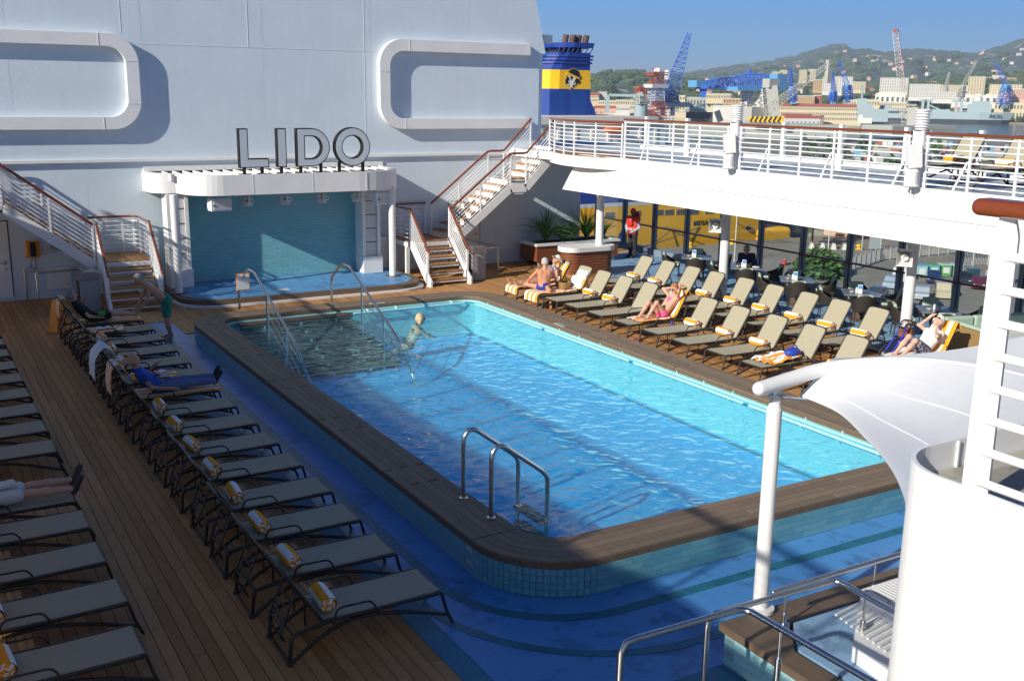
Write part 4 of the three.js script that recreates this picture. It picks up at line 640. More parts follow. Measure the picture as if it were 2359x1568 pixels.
{ const b = thing('beach_bag', 'dark blue bag lying on the crumpled striped towel', 'bag', [15.85, .5, fr[9] - .3]); part(b, 'body', ball(.17, 0, .06, 0, 1.2, .6, .8), M.blue); part(b, 'strap', curve([[-.15, .1, 0], [0, .22, .05], [.15, .1, 0]], .012, 6), M.blue);
  const w = thing('woven_bag', 'open woven beach bag beside the seated bare backed man', 'bag', [15.9, .44, fr[1] - .5]); part(w, 'body', lathe([[.1, 0], [.16, .02], [.19, .2], [.18, .2], [.15, .03], [0, .03]], 16), M.rattan); part(w, 'handle', curve([[-.17, .19, 0], [-.1, .33, 0], [.1, .33, 0], [.17, .19, 0]], .01, 6), M.dark);
  const c = thing('drink_can', 'small blue drink can on the side table by the woman in pink', 'can', [15.85, .355, fr[5] + .2]); part(c, 'body', lathe([[0, 0], [.026, 0], [.031, .012], [.031, .1], [.024, .115], [0, .115]], 14), M.blue); part(c, 'lid', bar([0, .115, 0], [0, .118, 0], .022, 12), M.steel);
  for (const [x, z, a] of [[14.78, -19.55, .2], [14.9, -19.42, .5]]) { const s = thing('flip_flop', 'pink flip flop lying on the teak under the pink bikini woman lounger', 'sandal', [x, .014, z], a, 'pink flip flops'); const m = mat(.75, .06, .25, .6); part(s, 'sole', (() => { const g = ext([[-.12, -.035], [.1, -.05], [.13, 0], [.1, .05], [-.12, .035]], .02, .004); g.rotateX(-Math.PI / 2); return g; })(), m); part(s, 'strap', curve([[.0, .02, -.045], [.06, .06, 0], [0, .02, .045]], .01, 6), m); }
}
// ---------- pool rails, ladder, plates ----------
for (const [x, l] of [[9.34, 'steel pool stair handrail nearest the swimmer'], [7.02, 'steel pool stair handrail nearest the shaded side with a small notice']]) {
  const t = thing('pool_handrail', l, 'handrail'), s = x < 8 ? -.25 : 0;
  part(t, 'tube', pipe([[x, .46, -25.15 + s], [x, 1.1, -25.12 + s], [x, 1.58, -24.4 + s * .6], [x, 1.58, -23.85 + s * .6], [x, .42, -21.1], [x, -.28, -20.2], [x, -.6, -20.1]], .03, .12, 10), M.steel);
  const yz = z => lerp(1.58, .42, (z + 23.85) / 2.75); for (const z of [-23.1, -21.8]) part(t, 'post', bar([x, yz(z), z], [x, z < -22.5 ? -.1 : -.55, z], .024, 8), M.steel);
  for (let k = 1; k < 4; k++) part(t, 'mid_bar', bar([x, yz(-23.1) - k * .24, -23.1], [x, yz(-20.9) - k * .24, -20.9], .011, 6), M.steel);
  if (x < 8) { const n = thing('notice_board', 'small white notice board in an orange frame on the pool handrail', 'notice', [x, 1.2, -25.0]); part(n, 'frame', rb(.34, .42, .03, .01), M.orange); part(n, 'sheet', bx(.3, .37, .012, 0, 0, .014), M.white); for (let k = 0; k < 3; k++) part(n, 'text_line', bx(.14, .008, .004, -.05, .1 - k * .03, .021), M.grey); }
}
{ const t = thing('pool_ladder', 'steel pool ladder with two looped rails and black steps', 'pool ladder'); for (const z of [-11.66, -10.9]) { part(t, 'rail', pipe([[6.12, .46, z], [6.12, 1.32, z], [6.2, 1.42, z], [6.3, 1.4, z], [6.9, .95, z - .02], [6.98, .85, z - .02], [6.98, -.5, z - .02]], .032, .12, 12), M.steel); part(t, 'base_ring', bar([6.12, .46, z], [6.12, .475, z], .06, 16), M.steel); } for (let k = 0; k < 3; k++) part(t, 'step', rb(.2, .035, .72, .012, 6.98, .2 - k * .25, -11.29), M.black); }
{ const font = await new FontLoader().loadAsync('fonts/droid/droid_sans_bold.typeface.json'); globalThis.FONT = font;
  for (const [x, z, ry, l] of [[10.35, -24.53, 0, 'enamel depth plate on the far pool coping reading 1.4m 4\'6"'], [13.18, -20.2, -Math.PI / 2, 'enamel depth plate on the sunny pool coping reading 1.4m 4\'6"']]) { const t = thing('depth_plate', l, 'depth plate', [x, .461, z], ry); part(t, 'plate', rb(.42, .012, .13, .005, 0, 0, 0), mat(.55, .6, .5, .4)); const g = new TextGeometry('1.4m/4\'6"', { font, size: .07, depth: .003, curveSegments: 2 }); g.rotateX(-Math.PI / 2); g.translate(-.185, .007, .035); part(t, 'lettering', g, M.dark); } }
{ // wet floor cone
  const t = thing('wet_floor_cone', 'tall orange wet floor warning cone with red triangle beside the lounger row', 'warning cone', [2.98, .014, -26.76], .55); part(t, 'base', rb(.42, .07, .42, .02, 0, .035, 0), M.orange);
  const s = w => [[-w, -w], [w, -w], [w, w], [-w, w]]; const A = s(.16), B = s(.075), pos = []; for (let i = 0; i < 4; i++) { const j = (i + 1) % 4, a = [A[i][0], .06, A[i][1]], b = [A[j][0], .06, A[j][1]], c = [B[j][0], .76, B[j][1]], d = [B[i][0], .76, B[i][1]]; pos.push(...a, ...c, ...b, ...a, ...d, ...c); } const g = new THREE.BufferGeometry(); g.setAttribute('position', new THREE.Float32BufferAttribute(pos, 3)); g.computeVertexNormals(); part(t, 'body', join(g, rb(.16, .03, .16, .01, 0, .77, 0)), M.orange);
  const ink = (txt, y, sz, m) => { const q = new TextGeometry(txt, { font: FONT, size: sz, depth: .004, curveSegments: 2 }); q.computeBoundingBox(); q.translate(-q.boundingBox.max.x / 2, 0, 0); q.rotateX(-.121); q.translate(0, y, .165 - (y - .06) * .121 + .003); return q; }; part(t, 'lettering', join(ink('CAUTION', .5, .032), ink('WET FLOOR', .2, .03)), M.dark);
  const tri = shape([[-.09, 0], [.09, 0], [0, .15]]), h = new THREE.Path(); [[-.055, .02], [.055, .02], [0, .11]].forEach((p, i) => i ? h.lineTo(...p) : h.moveTo(...p)); tri.holes.push(h); const q = ext(tri, .004); q.rotateX(-.121); q.translate(0, .29, .142); part(t, 'warning_triangle', q, M.red); }
// ---------- counter, planter, tables, sofa ----------
{ const cap = (x0, x1, z0, z1, r, n = 8) => rrPts(x0, x1, z0, z1, r, n);
  const t = thing('slatted_counter', 'rounded service counter with white top and mahogany slats', 'counter'); part(t, 'core', uvm(slab(cap(18.32, 20.08, -28.36, -27.66, .34), 0, .84)), M.lightGrey); for (let k = 0; k < 8; k++) part(t, 'slat', uvm(slab(cap(18.28, 20.12, -28.4, -27.62, .38), .12 + k * .09, .19 + k * .09)), M.slatWood); part(t, 'plinth', uvm(slab(cap(18.27, 20.13, -28.41, -27.61, .38), 0, .105)), M.teakL[1]); part(t, 'counter_top', (() => { const g = ext(shape(cap(18.2, 20.2, -28.46, -27.56, .42).map(([x, z]) => [x, -z])), .13, .012); g.rotateX(-Math.PI / 2); g.translate(0, .84, 0); return g; })(), M.white);
  const p = thing('planter', 'long raised planter box with mahogany slats against the white wall', 'planter'); for (let k = 0; k < 7; k++) part(p, 'slat', uvm(aa(18.6, 22.0, .17 + k * .075, .235 + k * .075, -31.2, -30.1)), M.slatWood); part(p, 'core', uvm(aa(18.64, 21.96, .16, .7, -31.16, -30.14)), M.lightGrey); part(p, 'rim', join(aa(18.55, 22.05, .7, .78, -31.25, -31.1), aa(18.55, 22.05, .7, .78, -30.2, -30.05), aa(18.55, 18.75, .7, .78, -31.1, -30.2), aa(21.85, 22.05, .7, .78, -31.1, -30.2)), M.white); part(p, 'soil', uvm(aa(18.76, 21.84, .7, .74, -31.09, -30.21)), M.soil); for (const [x, z] of [[18.75, -30.2], [21.85, -30.2], [18.75, -31.1], [21.85, -31.1]]) part(p, 'leg', aa(x - .04, x + .04, 0, .16, z - .04, z + .04), M.grey);
  const spiky = (x, z, h, n, l) => { const t2 = thing('spiky_plant', l, 'plant', [x, .74, z]); const leaves = []; for (let i = 0; i < n; i++) { const a = rr(0, 6.28), tilt = rr(.08, .95), L = h * rr(.65, 1.02), w = rr(.022, .036); const pts = [0, .35, .7, 1].map(u => { const b = tilt * (.4 + .75 * u); return [Math.cos(a) * Math.sin(b) * L * u, Math.cos(b) * L * u - .22 * tilt * u * u * L, Math.sin(a) * Math.sin(b) * L * u]; }); const c = new THREE.CatmullRomCurve3(pts.map(q => V(...q))); const s = V(-Math.sin(a), 0, Math.cos(a)); leaves.push([sheet((u, v) => { const q = c.getPoint(u), k = w * (1 - u * .95) * (u < .1 ? .6 + 4 * u : 1) * (v - .5) * 2; return [q.x + s.x * k, q.y + Math.abs(v - .5) * .02, q.z + s.z * k]; }, 6, 2), i % 3]); } for (let k = 0; k < 3; k++) part(t2, 'leaf_cluster', join(leaves.filter(q => q[1] === k).map(q => q[0])), M.leaf[k]); part(t2, 'stem', bar([0, 0, 0], [0, .22, 0], .05, 8, .03), M.leaf[0]); };
  spiky(19.25, -30.6, 1.4, 130, 'tall spiky green plant at the open end of the planter'); spiky(19.85, -30.45, .8, 70, 'small spiky plant beside the tallest plant of the planter'); spiky(20.35, -30.6, .9, 75, 'medium spiky plant in the middle of the planter'); spiky(21.0, -30.65, 1.4, 130, 'tall spiky green plant in front of the wall corner'); spiky(21.7, -30.6, .9, 40, 'spiky plant at the planter end nearest the windows');
}
const chairGeo = (() => { const arc = (u) => (u - .5) * 3.9 + Math.PI / 2; return { shell: uvm(sheet((u, v) => { const a = arc(u), h = lerp(.42, .58 + .27 * Math.pow(Math.sin(u * Math.PI), 2), v), r = .29 + .05 * v; return [r * Math.cos(a) * 1.0, h, -r * Math.sin(a) * 1.02]; }, 24, 6, .03)), seat: uvm(rb(.54, .07, .54, .03, 0, .42, 0)), leg: (x, z) => bar([x, .4, z], [x * 1.12, .005, z * 1.12], .016, 6), pad: uvm(rb(.46, .07, .46, .03, 0, .485, .02)), back: (() => { const g = rb(.4, .36, .09, .04); g.rotateX(-.25); g.translate(0, .68, -.22); return uvm(g); })() }; })();
let C0 = null;
const chair = (x, z, turn, label, group) => { if (!C0) { C0 = thing('wicker_chair', label, 'chair', [x, 0.003, z], turn, group); part(C0, 'shell', chairGeo.shell, M.wicker); part(C0, 'seat', chairGeo.seat, M.wicker); part(C0, 'seat_cushion', chairGeo.pad, M.cushion); part(C0, 'back_cushion', chairGeo.back, M.cushion); for (const [a, b] of [[-.22, -.22], [.22, -.22], [-.22, .22], [.22, .22]]) part(C0, 'leg', chairGeo.leg(a, b), M.frame); return C0; } return dup(C0, [x, .003, z], turn, label, group); };
[[21.95, -25.75], [22.0, -23.5], [21.8, -21.2], [21.82, -18.9], [21.75, -16.4]].forEach(([x, z], i) => {
  const t = thing('dining_table', i === 1 ? 'square grey dining table at which the woman in sunglasses reads' : 'square grey dining table between wicker chairs by the windows', 'table', [x, .003, z], Math.PI / 4 + .06, i === 1 ? undefined : 'dining tables by the windows'); part(t, 'table_top', rb(.92, .035, .92, .01, 0, .725, 0), M.tableTop); part(t, 'pedestal', join(bx(.3, .68, .06, 0, .36, 0), bx(.06, .68, .3, 0, .36, 0)), mat(.12, .08, .06, .5)); part(t, 'base_plate', rb(.5, .03, .5, .01, 0, .018, 0), mat(.12, .08, .06, .5));
  const gx = (a, b) => [x + a, .748, z + b], tb = i === 1 ? 'the reading woman table' : 'a dining table by the windows', gg = i === 1 ? undefined : n => n;
  const mc = thing('menu_card', `upright blue and white menu card on ${tb}`, 'menu card', gx(-.3, .24), -.75, i === 1 ? undefined : 'menu cards on the dining tables'); part(mc, 'card', rb(.12, .24, .03, .005, 0, .14, 0), M.white); part(mc, 'print_panel', bx(.1, .09, .004, 0, .2, .018), mat(.08, .35, .75, .4)); part(mc, 'foot', bx(.13, .03, .08, 0, .015, 0), M.grey);
  for (const [a, b, w] of [[-.18, .02, 0], [-.1, .12, 1]]) { const bt = thing('condiment_mill', w ? `brown pepper mill on ${tb}` : `white salt mill on ${tb}`, 'condiment', gx(a, b), 0, i === 1 ? undefined : (w ? 'pepper mills on the dining tables' : 'salt mills on the dining tables')); part(bt, 'body', lathe([[0, 0], [.028, 0], [.03, .08], [.022, .11], [.028, .13], [0, .145]], 12), w ? M.slatWood : M.white); part(bt, 'cap', ball(.015, 0, .15, 0), M.steelDull); }
  const bw = thing('small_bowl', `small white bowl on ${tb}`, 'bowl', gx(-.28, -.05), 0, i === 1 ? undefined : 'bowls on the dining tables'); part(bw, 'body', lathe([[.02, 0], [.04, .005], [.065, .035], [.06, .035], [.035, .01], [0, .01]], 14), M.white); part(bw, 'contents', ball(.04, 0, .03, 0, 1, .35, 1), M.yellow);
  const A = Math.PI / 4 + .06, Rr = .78; for (let k = 0; k < 4; k++) { const a = A + k * Math.PI / 2, dx = Math.sin(a), dz = Math.cos(a); chair(x + dx * Rr, z + dz * Rr, a + Math.PI, i === 1 && k === 1 ? 'wicker chair in which the woman in sunglasses sits' : 'dark wicker tub chair with green cushions at a dining table', 'wicker chairs at the dining tables'); if (i === 1 && k === 1) delete scene.children[scene.children.length - 1].userData.group; }
});
{ const b = thing('open_book', 'open white book lying on the table before the reading woman', 'book', [22.2, .748, -23.25], .6); part(b, 'page', (() => { const g = sheet((u, v) => [(u - .5) * .3, .012 + .02 * Math.abs(Math.sin(u * Math.PI * 2)) * .8, (v - .5) * .2], 12, 2, .008); return g; })(), M.white); part(b, 'cover', bx(.31, .006, .21, 0, .002, 0), M.grey);
  const s = thing('rattan_sofa', 'tan rattan corner sofa with pale green cushions', 'sofa', [21.3, 0, -14.2], -.25); part(s, 'back_panel', uvm(rb(.12, .78, 1.9, .04, -1.15, .45, 0)), M.rattan); part(s, 'back_panel', uvm(rb(2.6, .78, .12, .04, 0.1, .45, -1)), M.rattan); part(s, 'base', uvm(rb(2.5, .3, 1.0, .03, .15, .2, -.45)), M.rattan); part(s, 'base', uvm(rb(.9, .3, 1.8, .03, -.65, .2, 0)), M.rattan); for (let k = 0; k < 3; k++) part(s, 'back_cushion', uvm(rb(.78, .42, .18, .06, -.65 + k * .8, .68, -.85, 3)), M.cushion); part(s, 'back_cushion', uvm(rb(.18, .42, 1.5, .06, -1.0, .68, .1, 3)), M.cushion); part(s, 'seat_cushion', uvm(rb(2.3, .14, .8, .05, .2, .42, -.4, 3)), M.lightGrey); part(s, 'seat_cushion', uvm(rb(.75, .14, 1.2, .05, -.6, .42, .4, 3)), M.lightGrey);
  const r = thing('walking_frame', 'blue wheeled walking frame with a brown bag beside the white column', 'walking frame', [19.1, 0.012, -15.25], -.7); const bl = mat(.03, .03, .62, .35); for (const z of [-.27, .27]) { part(r, 'side_frame', join(pipe([[-.32, .1, z], [-.05, .62, z], [.0, .85, z]], .016, .08, 8), pipe([[.3, .1, z], [.05, .55, z], [-.05, .62, z]], .016, .06, 8)), bl); part(r, 'handle', pipe([[.0, .85, z], [.05, .9, z], [.2, .88, z]], .018, .04, 8), M.black); for (const x of [-.34, .32]) { const w = new THREE.TorusGeometry(.085, .018, 6, 18); w.translate(x, .1, z); const q = part(r, 'wheel', w, M.dark); part(q, 'hub', bar([x, .1, z - .015], [x, .1, z + .015], .03, 8), M.grey); } } part(r, 'seat', rb(.26, .04, .5, .015, 0, .52, 0), M.black); part(r, 'back_hoop', curve([[0, .8, -.26], [-.25, .86, 0], [0, .8, .26]], .014, 6), M.black);
  const bag = thing('handbag', 'brown leather handbag hanging on the walking frame', 'bag', [19.12, .56, -15.2], -.7); part(bag, 'body', rb(.3, .24, .16, .05, 0, .12, 0, 3), mat(.22, .09, .045, .6)); part(bag, 'handle', curve([[-.1, .23, 0], [-.05, .36, 0], [.05, .36, 0], [.1, .23, 0]], .012, 6), mat(.15, .06, .03, .6)); part(bag, 'flap', rb(.28, .1, .17, .03, 0, .19, .005, 2), mat(.19, .075, .04, .6)); }
// ---------- people: each body one smooth skin over tapered bones ----------
function nets(caps, cell = .014, k = .035) { // surface nets over a smooth union of tapered capsules [a, b, ra, rb]
  const lo = [1e9, 1e9, 1e9], hi = [-1e9, -1e9, -1e9];
  const C = caps.map(([a, b, ra, rb]) => { const r = Math.max(ra, rb) + k; for (let i = 0; i < 3; i++) { lo[i] = Math.min(lo[i], a[i] - r, b[i] - r); hi[i] = Math.max(hi[i], a[i] + r, b[i] + r); } const d = [b[0] - a[0], b[1] - a[1], b[2] - a[2]], L = d[0] ** 2 + d[1] ** 2 + d[2] ** 2 || 1e-9; return [a, d, 1 / L, ra, rb - ra, r]; });
  const n = [0, 1, 2].map(i => Math.ceil((hi[i] - lo[i]) / cell) + 2), F = new Float32Array(n[0] * n[1] * n[2]).fill(1);
  const id = (x, y, z) => (z * n[1] + y) * n[0] + x;
  for (const [a, d, iL, r0, dr, R] of C) { // each bone only touches the cells near it
    const b0 = [0, 1, 2].map(i => Math.max(0, Math.floor((Math.min(a[i], a[i] + d[i]) - R - lo[i]) / cell) - 3)), b1 = [0, 1, 2].map(i => Math.min(n[i] - 1, Math.ceil((Math.max(a[i], a[i] + d[i]) + R - lo[i]) / cell) + 3));
    for (let z = b0[2]; z <= b1[2]; z++) for (let y = b0[1]; y <= b1[1]; y++) for (let x = b0[0]; x <= b1[0]; x++) {
      const px = lo[0] + x * cell - a[0], py = lo[1] + y * cell - a[1], pz = lo[2] + z * cell - a[2], t = clamp((px * d[0] + py * d[1] + pz * d[2]) * iL);
      const q = Math.hypot(px - d[0] * t, py - d[1] * t, pz - d[2] * t) - r0 - dr * t, i = id(x, y, z), f = F[i], h = clamp(.5 + .5 * (f - q) / k); F[i] = f + (q - f) * h - k * h * (1 - h); }
  }
  const v = new Float32Array(8), pos = [], idx = [], at = new Int32Array(F.length).fill(-1);
  for (let z = 0; z < n[2] - 1; z++) for (let y = 0; y < n[1] - 1; y++) for (let x = 0; x < n[0] - 1; x++) {
    if (Math.abs(F[id(x, y, z)]) > 2.5 * cell) continue; let m = 0, sx = 0, sy = 0, sz = 0, c = 0; for (let q = 0; q < 8; q++) { v[q] = F[id(x + (q & 1), y + (q >> 1 & 1), z + (q >> 2))]; if (v[q] < 0) m |= 1 << q; }
    if (m === 0 || m === 255) continue;
    for (let q = 0; q < 8; q++) for (const b of [1, 2, 4]) { if (q & b) continue; const w = q | b; if ((v[q] < 0) === (v[w] < 0)) continue; const t = v[q] / (v[q] - v[w]); sx += (q & 1) + (b === 1 ? t : 0); sy += (q >> 1 & 1) + (b === 2 ? t : 0); sz += (q >> 2) + (b === 4 ? t : 0); c++; }
    at[id(x, y, z)] = pos.length / 3; pos.push(lo[0] + (x + sx / c) * cell, lo[1] + (y + sy / c) * cell, lo[2] + (z + sz / c) * cell);
  }
  for (let z = 1; z < n[2] - 1; z++) for (let y = 1; y < n[1] - 1; y++) for (let x = 1; x < n[0] - 1; x++) {
    if (Math.abs(F[id(x, y, z)]) > 2.5 * cell) continue; const f = F[id(x, y, z)] < 0; const e = (g, A, B, D, E) => { if (f === g) return; if ([A, B, D, E].some(q => q < 0)) return; if (f) idx.push(A, B, D, B, E, D); else idx.push(A, D, B, B, D, E); };
    e(F[id(x + 1, y, z)] < 0, at[id(x, y - 1, z - 1)], at[id(x, y, z - 1)], at[id(x, y - 1, z)], at[id(x, y, z)]);
    e(F[id(x, y + 1, z)] < 0, at[id(x - 1, y, z - 1)], at[id(x - 1, y, z)], at[id(x, y, z - 1)], at[id(x, y, z)]);
    e(F[id(x, y, z + 1)] < 0, at[id(x - 1, y - 1, z)], at[id(x, y - 1, z)], at[id(x - 1, y, z)], at[id(x, y, z)]);
  }
  const g = new THREE.BufferGeometry(); g.setAttribute('position', new THREE.Float32BufferAttribute(pos, 3)); g.setIndex(idx); g.computeVertexNormals(); return g;
}
const vv = { add: (a, b, s = 1) => [a[0] + b[0] * s, a[1] + b[1] * s, a[2] + b[2] * s], mix: (a, b, t) => [lerp(a[0], b[0], t), lerp(a[1], b[1], t), lerp(a[2], b[2], t)], nrm: a => { const l = Math.hypot(...a) || 1; return a.map(x => x / l); }, x: (a, b) => [a[1] * b[2] - a[2] * b[1], a[2] * b[0] - a[0] * b[2], a[0] * b[1] - a[1] * b[0]] };
function human(label, pos, turn, J, o = {}) {
  const t = thing('person', label, 'person', pos, turn), { add, mix, nrm, x } = vv, S = o.size || 1, f = nrm(J.face), up = nrm(J.up || [0, 1, 0]), sd = nrm(x(f, up)), u = x(sd, f), c = [];
  const P = (a, b, ra, rb) => c.push([a, b, ra * S, rb * S]); const hd = J.head;
  P(add(hd, u, .035), add(add(hd, u, -.02), f, -.02), .088, .086); P(add(add(hd, u, -.01), f, .03), add(add(hd, u, -.085), f, .045), .07, .045); P(add(add(hd, f, .09), u, .0), add(add(hd, f, .108), u, -.03), .011, .016);
  for (const s of [-1, 1]) P(add(add(hd, sd, s * .088), u, .01), add(add(hd, sd, s * .09), u, -.03), .016, .014);
  P(J.neck, add(hd, u, -.07), .056, .05);
  P(J.sL, J.sR, .058, .058); P(J.neck, J.chest, .07, .1); const fat = o.fat || 1;
  for (const s of ['L', 'R']) { const sh = J['s' + s], hp = J['h' + s]; P(mix(sh, J.chest, .45), mix(hp, J.pelvis, .35), .095, .092 * fat); P(mix(J.chest, J.pelvis, .35), mix(J.chest, J.pelvis, .85), .1, .105 * fat); P(mix(hp, J.pelvis, .5), hp, .1 * fat, .092);
    P(sh, J['e' + s], .048, .038); P(J['e' + s], J['w' + s], .038, .026); const hdir = nrm(J['f' + s] || add(J['w' + s], J['e' + s], -1)), palm = add(J['w' + s], hdir, .075); P(J['w' + s], palm, .027, .033);
    P(hp, J['k' + s], .083, .054); P(J['k' + s], mix(J['k' + s], J['a' + s], .4), .054, .055); P(mix(J['k' + s], J['a' + s], .35), J['a' + s], .055, .034); P(J['a' + s], J['t' + s], .036, .028); P(J['a' + s], add(J['a' + s], nrm(add(J['t' + s], J['a' + s], -1)), -.04), .034, .03); }
  const fingers = []; for (const s of ['L', 'R']) { const w = J['w' + s], hdir = nrm(J['f' + s] || add(w, J['e' + s], -1)); let side = x(hdir, [0, 1, 0]); if (Math.hypot(...side) < .1) side = [1, 0, 0]; side = nrm(side); const dn = x(side, hdir); [[-.03, .062], [-.01, .07], [.011, .066], [.03, .052]].forEach(([a, L]) => { const b = add(add(w, hdir, .085), side, a), m = add(add(b, hdir, L * .55), dn, -.008), e = add(add(m, hdir, L * .4), dn, -.024); fingers.push(bar(b, m, .0095, 6, .009), bar(m, e, .009, 6, .007), capAt(V(...e), .0075), capAt(V(...m), .009)); }); const b = add(add(w, hdir, .03), side, .028), m = add(add(b, hdir, .035), side, .03), e = add(add(m, hdir, .03), side, .004); fingers.push(bar(b, m, .012, 6, .01), bar(m, e, .01, 6, .008), capAt(V(...e), .008)); }
  part(t, 'body', join(nets(c, .014), fingers), o.skin || M.skin[0]);
  const inf = (names, r) => { const l = []; const add2 = (a, b, ra, rb) => l.push([a, b, (ra + r) * S, (rb + r) * S]);
    for (const nme of names) { if (nme === 'torso') { add2(J.sL, J.sR, .055, .055); add2(J.neck, J.chest, .06, .1); for (const s of ['L', 'R']) { add2(mix(J['s' + s], J.chest, .45), mix(J['h' + s], J.pelvis, .35), .095, .092 * fat); add2(mix(J.chest, J.pelvis, .35), mix(J.chest, J.pelvis, .9), .1, .105 * fat); } }
      if (nme === 'chest') { for (const s of ['L', 'R']) add2(mix(mix(J['s' + s], J.chest, .5), J.chest, .3), mix(J.chest, J.pelvis, .2), .088, .085); }
      if (nme === 'hips') for (const s of ['L', 'R']) { add2(mix(J['h' + s], J.pelvis, .5), J['h' + s], .1 * fat, .092); add2(J.pelvis, mix(J.pelvis, J.chest, .22), .1 * fat, .1 * fat); add2(J['h' + s], mix(J['h' + s], J['k' + s], .12), .086, .083); }
      if (nme === 'thigh' || nme === 'shorts') for (const s of ['L', 'R']) add2(J['h' + s], mix(J['h' + s], J['k' + s], nme === 'shorts' ? .72 : 1), .086, .066); if (nme === 'calf') for (const s of ['L', 'R']) add2(J['k' + s], mix(J['k' + s], J['a' + s], .92), .056, .046);
      if (nme === 'sleeve') for (const s of ['L', 'R']) add2(J['s' + s], mix(J['s' + s], J['e' + s], .55), .052, .046); if (nme === 'arm') for (const s of ['L', 'R']) { add2(J['s' + s], J['e' + s], .05, .04); add2(J['e' + s], mix(J['e' + s], J['w' + s], .9), .04, .03); }
      if (nme === 'shoe') for (const s of ['L', 'R']) { add2(J['a' + s], J['t' + s], .036, .03); add2(J['a' + s], add(J['a' + s], nrm(add(J['t' + s], J['a' + s], -1)), -.04), .036, .034); } } return nets(l, .014, .02); };
  (o.wear || []).forEach(([nm, names, m, r]) => part(t, nm, uvm(inf(names, r || .014)), m));
  const blob = (l, m, nm, k = .03) => part(t, nm, nets(l, .012, k), m);
  if (o.hair) { const l = [[add(add(hd, u, .05), f, -.02), add(add(hd, u, .0), f, -.045), .092, .088], [add(add(hd, u, .06), f, .015), add(add(hd, u, .055), f, -.02), .062, .08]]; if (o.long) for (const s of [-1, 1]) l.push([add(add(hd, sd, s * .07), u, .02), add(add(add(hd, sd, s * .075), u, -.09), f, -.03), .045, .035]); if (o.bun) l.push([add(add(hd, f, -.12), u, .05), add(add(hd, f, -.14), u, .0), .045, .04]); blob(l, o.hair, 'hair'); }
  if (o.hat) { blob([[add(add(hd, u, .06), f, -.02), add(hd, u, .08), .1, .09]], o.hat, 'hat'); if (o.brim) { const g = lathe([[.07, .0], [.17, -.03], [.18, -.025], [.08, .012]], 24); g.applyMatrix4(new THREE.Matrix4().makeBasis(V(...sd), V(...u), V(...f).negate())); g.translate(...add(hd, u, .055)); part(t, 'hat_brim', g, o.hat); } if (o.peak) part(t, 'cap_peak', nets([[add(add(hd, u, .06), f, .08), add(add(hd, u, .05), f, .17), .03, .02], [add(add(add(hd, u, .055), f, .1), sd, .05), add(add(add(hd, u, .055), f, .1), sd, -.05), .018, .018]], .01, .02), o.hat); }
  const eye = s => add(add(add(hd, f, .082), sd, s * .034), u, .012);
  if (o.glasses) { const l = []; for (const s of [-1, 1]) { l.push(capAt(V(...add(eye(s), f, .014)), .024), bar(add(add(eye(s), sd, s * .02), f, .01), add(add(hd, sd, s * .09), u, .012), .004, 5)); } part(t, 'sunglasses', join(l), M.black); } else part(t, 'eyes', join(capAt(V(...eye(1)), .011), capAt(V(...eye(-1)), .011)), M.dark);
  part(t, 'mouth', bar(add(add(add(hd, f, .094), u, -.058), sd, -.022), add(add(add(hd, f, .094), u, -.058), sd, .022), .006, 6), mat(.4, .14, .11, .6));
  return t;
}
// lying pose on a lounger, in the lounger's own axes (feet at x = 0, head towards +x)
const recline = (o = {}) => { const s = o.slide || 0, d = (a, b, z = 0) => { const [X, Y] = onBack(a, b); return [X - s, Y - s * .9 * (a > .1 ? 1 : 0) * .35, z]; };
  const J = { pelvis: [HX - .14 - s, .54, 0], chest: d(.34, .14), neck: d(.56, .13), head: d(.76, .17), sL: d(.5, .13, -.18), sR: d(.5, .13, .18), hL: [HX - .17 - s, .53, -.085], hR: [HX - .17 - s, .53, .085], face: o.face || [-.75, .65, 0], up: o.up || [.65, .75, 0] };
  J.kL = o.kL || [HX - .6 - s, .55, -.11]; J.kR = o.kR || [HX - .6 - s, .56, .11]; J.aL = o.aL || [HX - 1.02 - s, .49, -.1]; J.aR = o.aR || [HX - 1.02 - s, .5, .1]; J.tL = o.tL || vv.add(J.aL, [-.09, .15, -.02]); J.tR = o.tR || vv.add(J.aR, [-.09, .15, .02]);
  J.eL = o.eL || [HX - .02 - s, .62, -.3]; J.eR = o.eR || [HX - .02 - s, .62, .3]; J.wL = o.wL || [HX - .24 - s, .56, -.27]; J.wR = o.wR || [HX - .24 - s, .56, .27]; return J; };
const folds = { bumpMap: rep(T.blotch, 5), bumpScale: .035 }, navy = mat(.02, .03, .09, .8, folds), jeans = mat(.16, .22, .42, .85, { map: rep(T.cloth, 3), ...folds }), polo = mat(.02, .09, .5, .8, folds), blackCloth = mat(.02, .02, .024, .85, folds), whiteCloth = mat(.74, .74, .75, .85, folds), greenCloth = mat(.02, .2, .15, .7, folds), pinkCloth = mat(1, 1, 1, .7, { map: rep(T.pinkprint, 4) }), printCloth = mat(1, 1, 1, .8, { map: rep(T.camo, 4) });
human('old man in blue polo shirt and jeans lying on a lounger with a book', [4.69, 0, row1[8]], Math.PI, recline({ slide: .2, aL: [.02, .55, -.1], aR: [.0, .58, .09], kL: [.54, .57, -.12], kR: [.55, .58, .11], eL: [1.3, .6, .33], wL: [1.05, .9, .12], eR: [1.2, .62, -.33], wR: [.85, .56, -.33], face: [-.9, .3, 0], up: [.3, .95, 0] }), { skin: M.skin[1], wear: [['polo_shirt', ['torso', 'sleeve'], polo, .02], ['trousers', ['hips', 'thigh', 'calf'], jeans, .02], ['shoes', ['shoe'], blackCloth, .012]] });
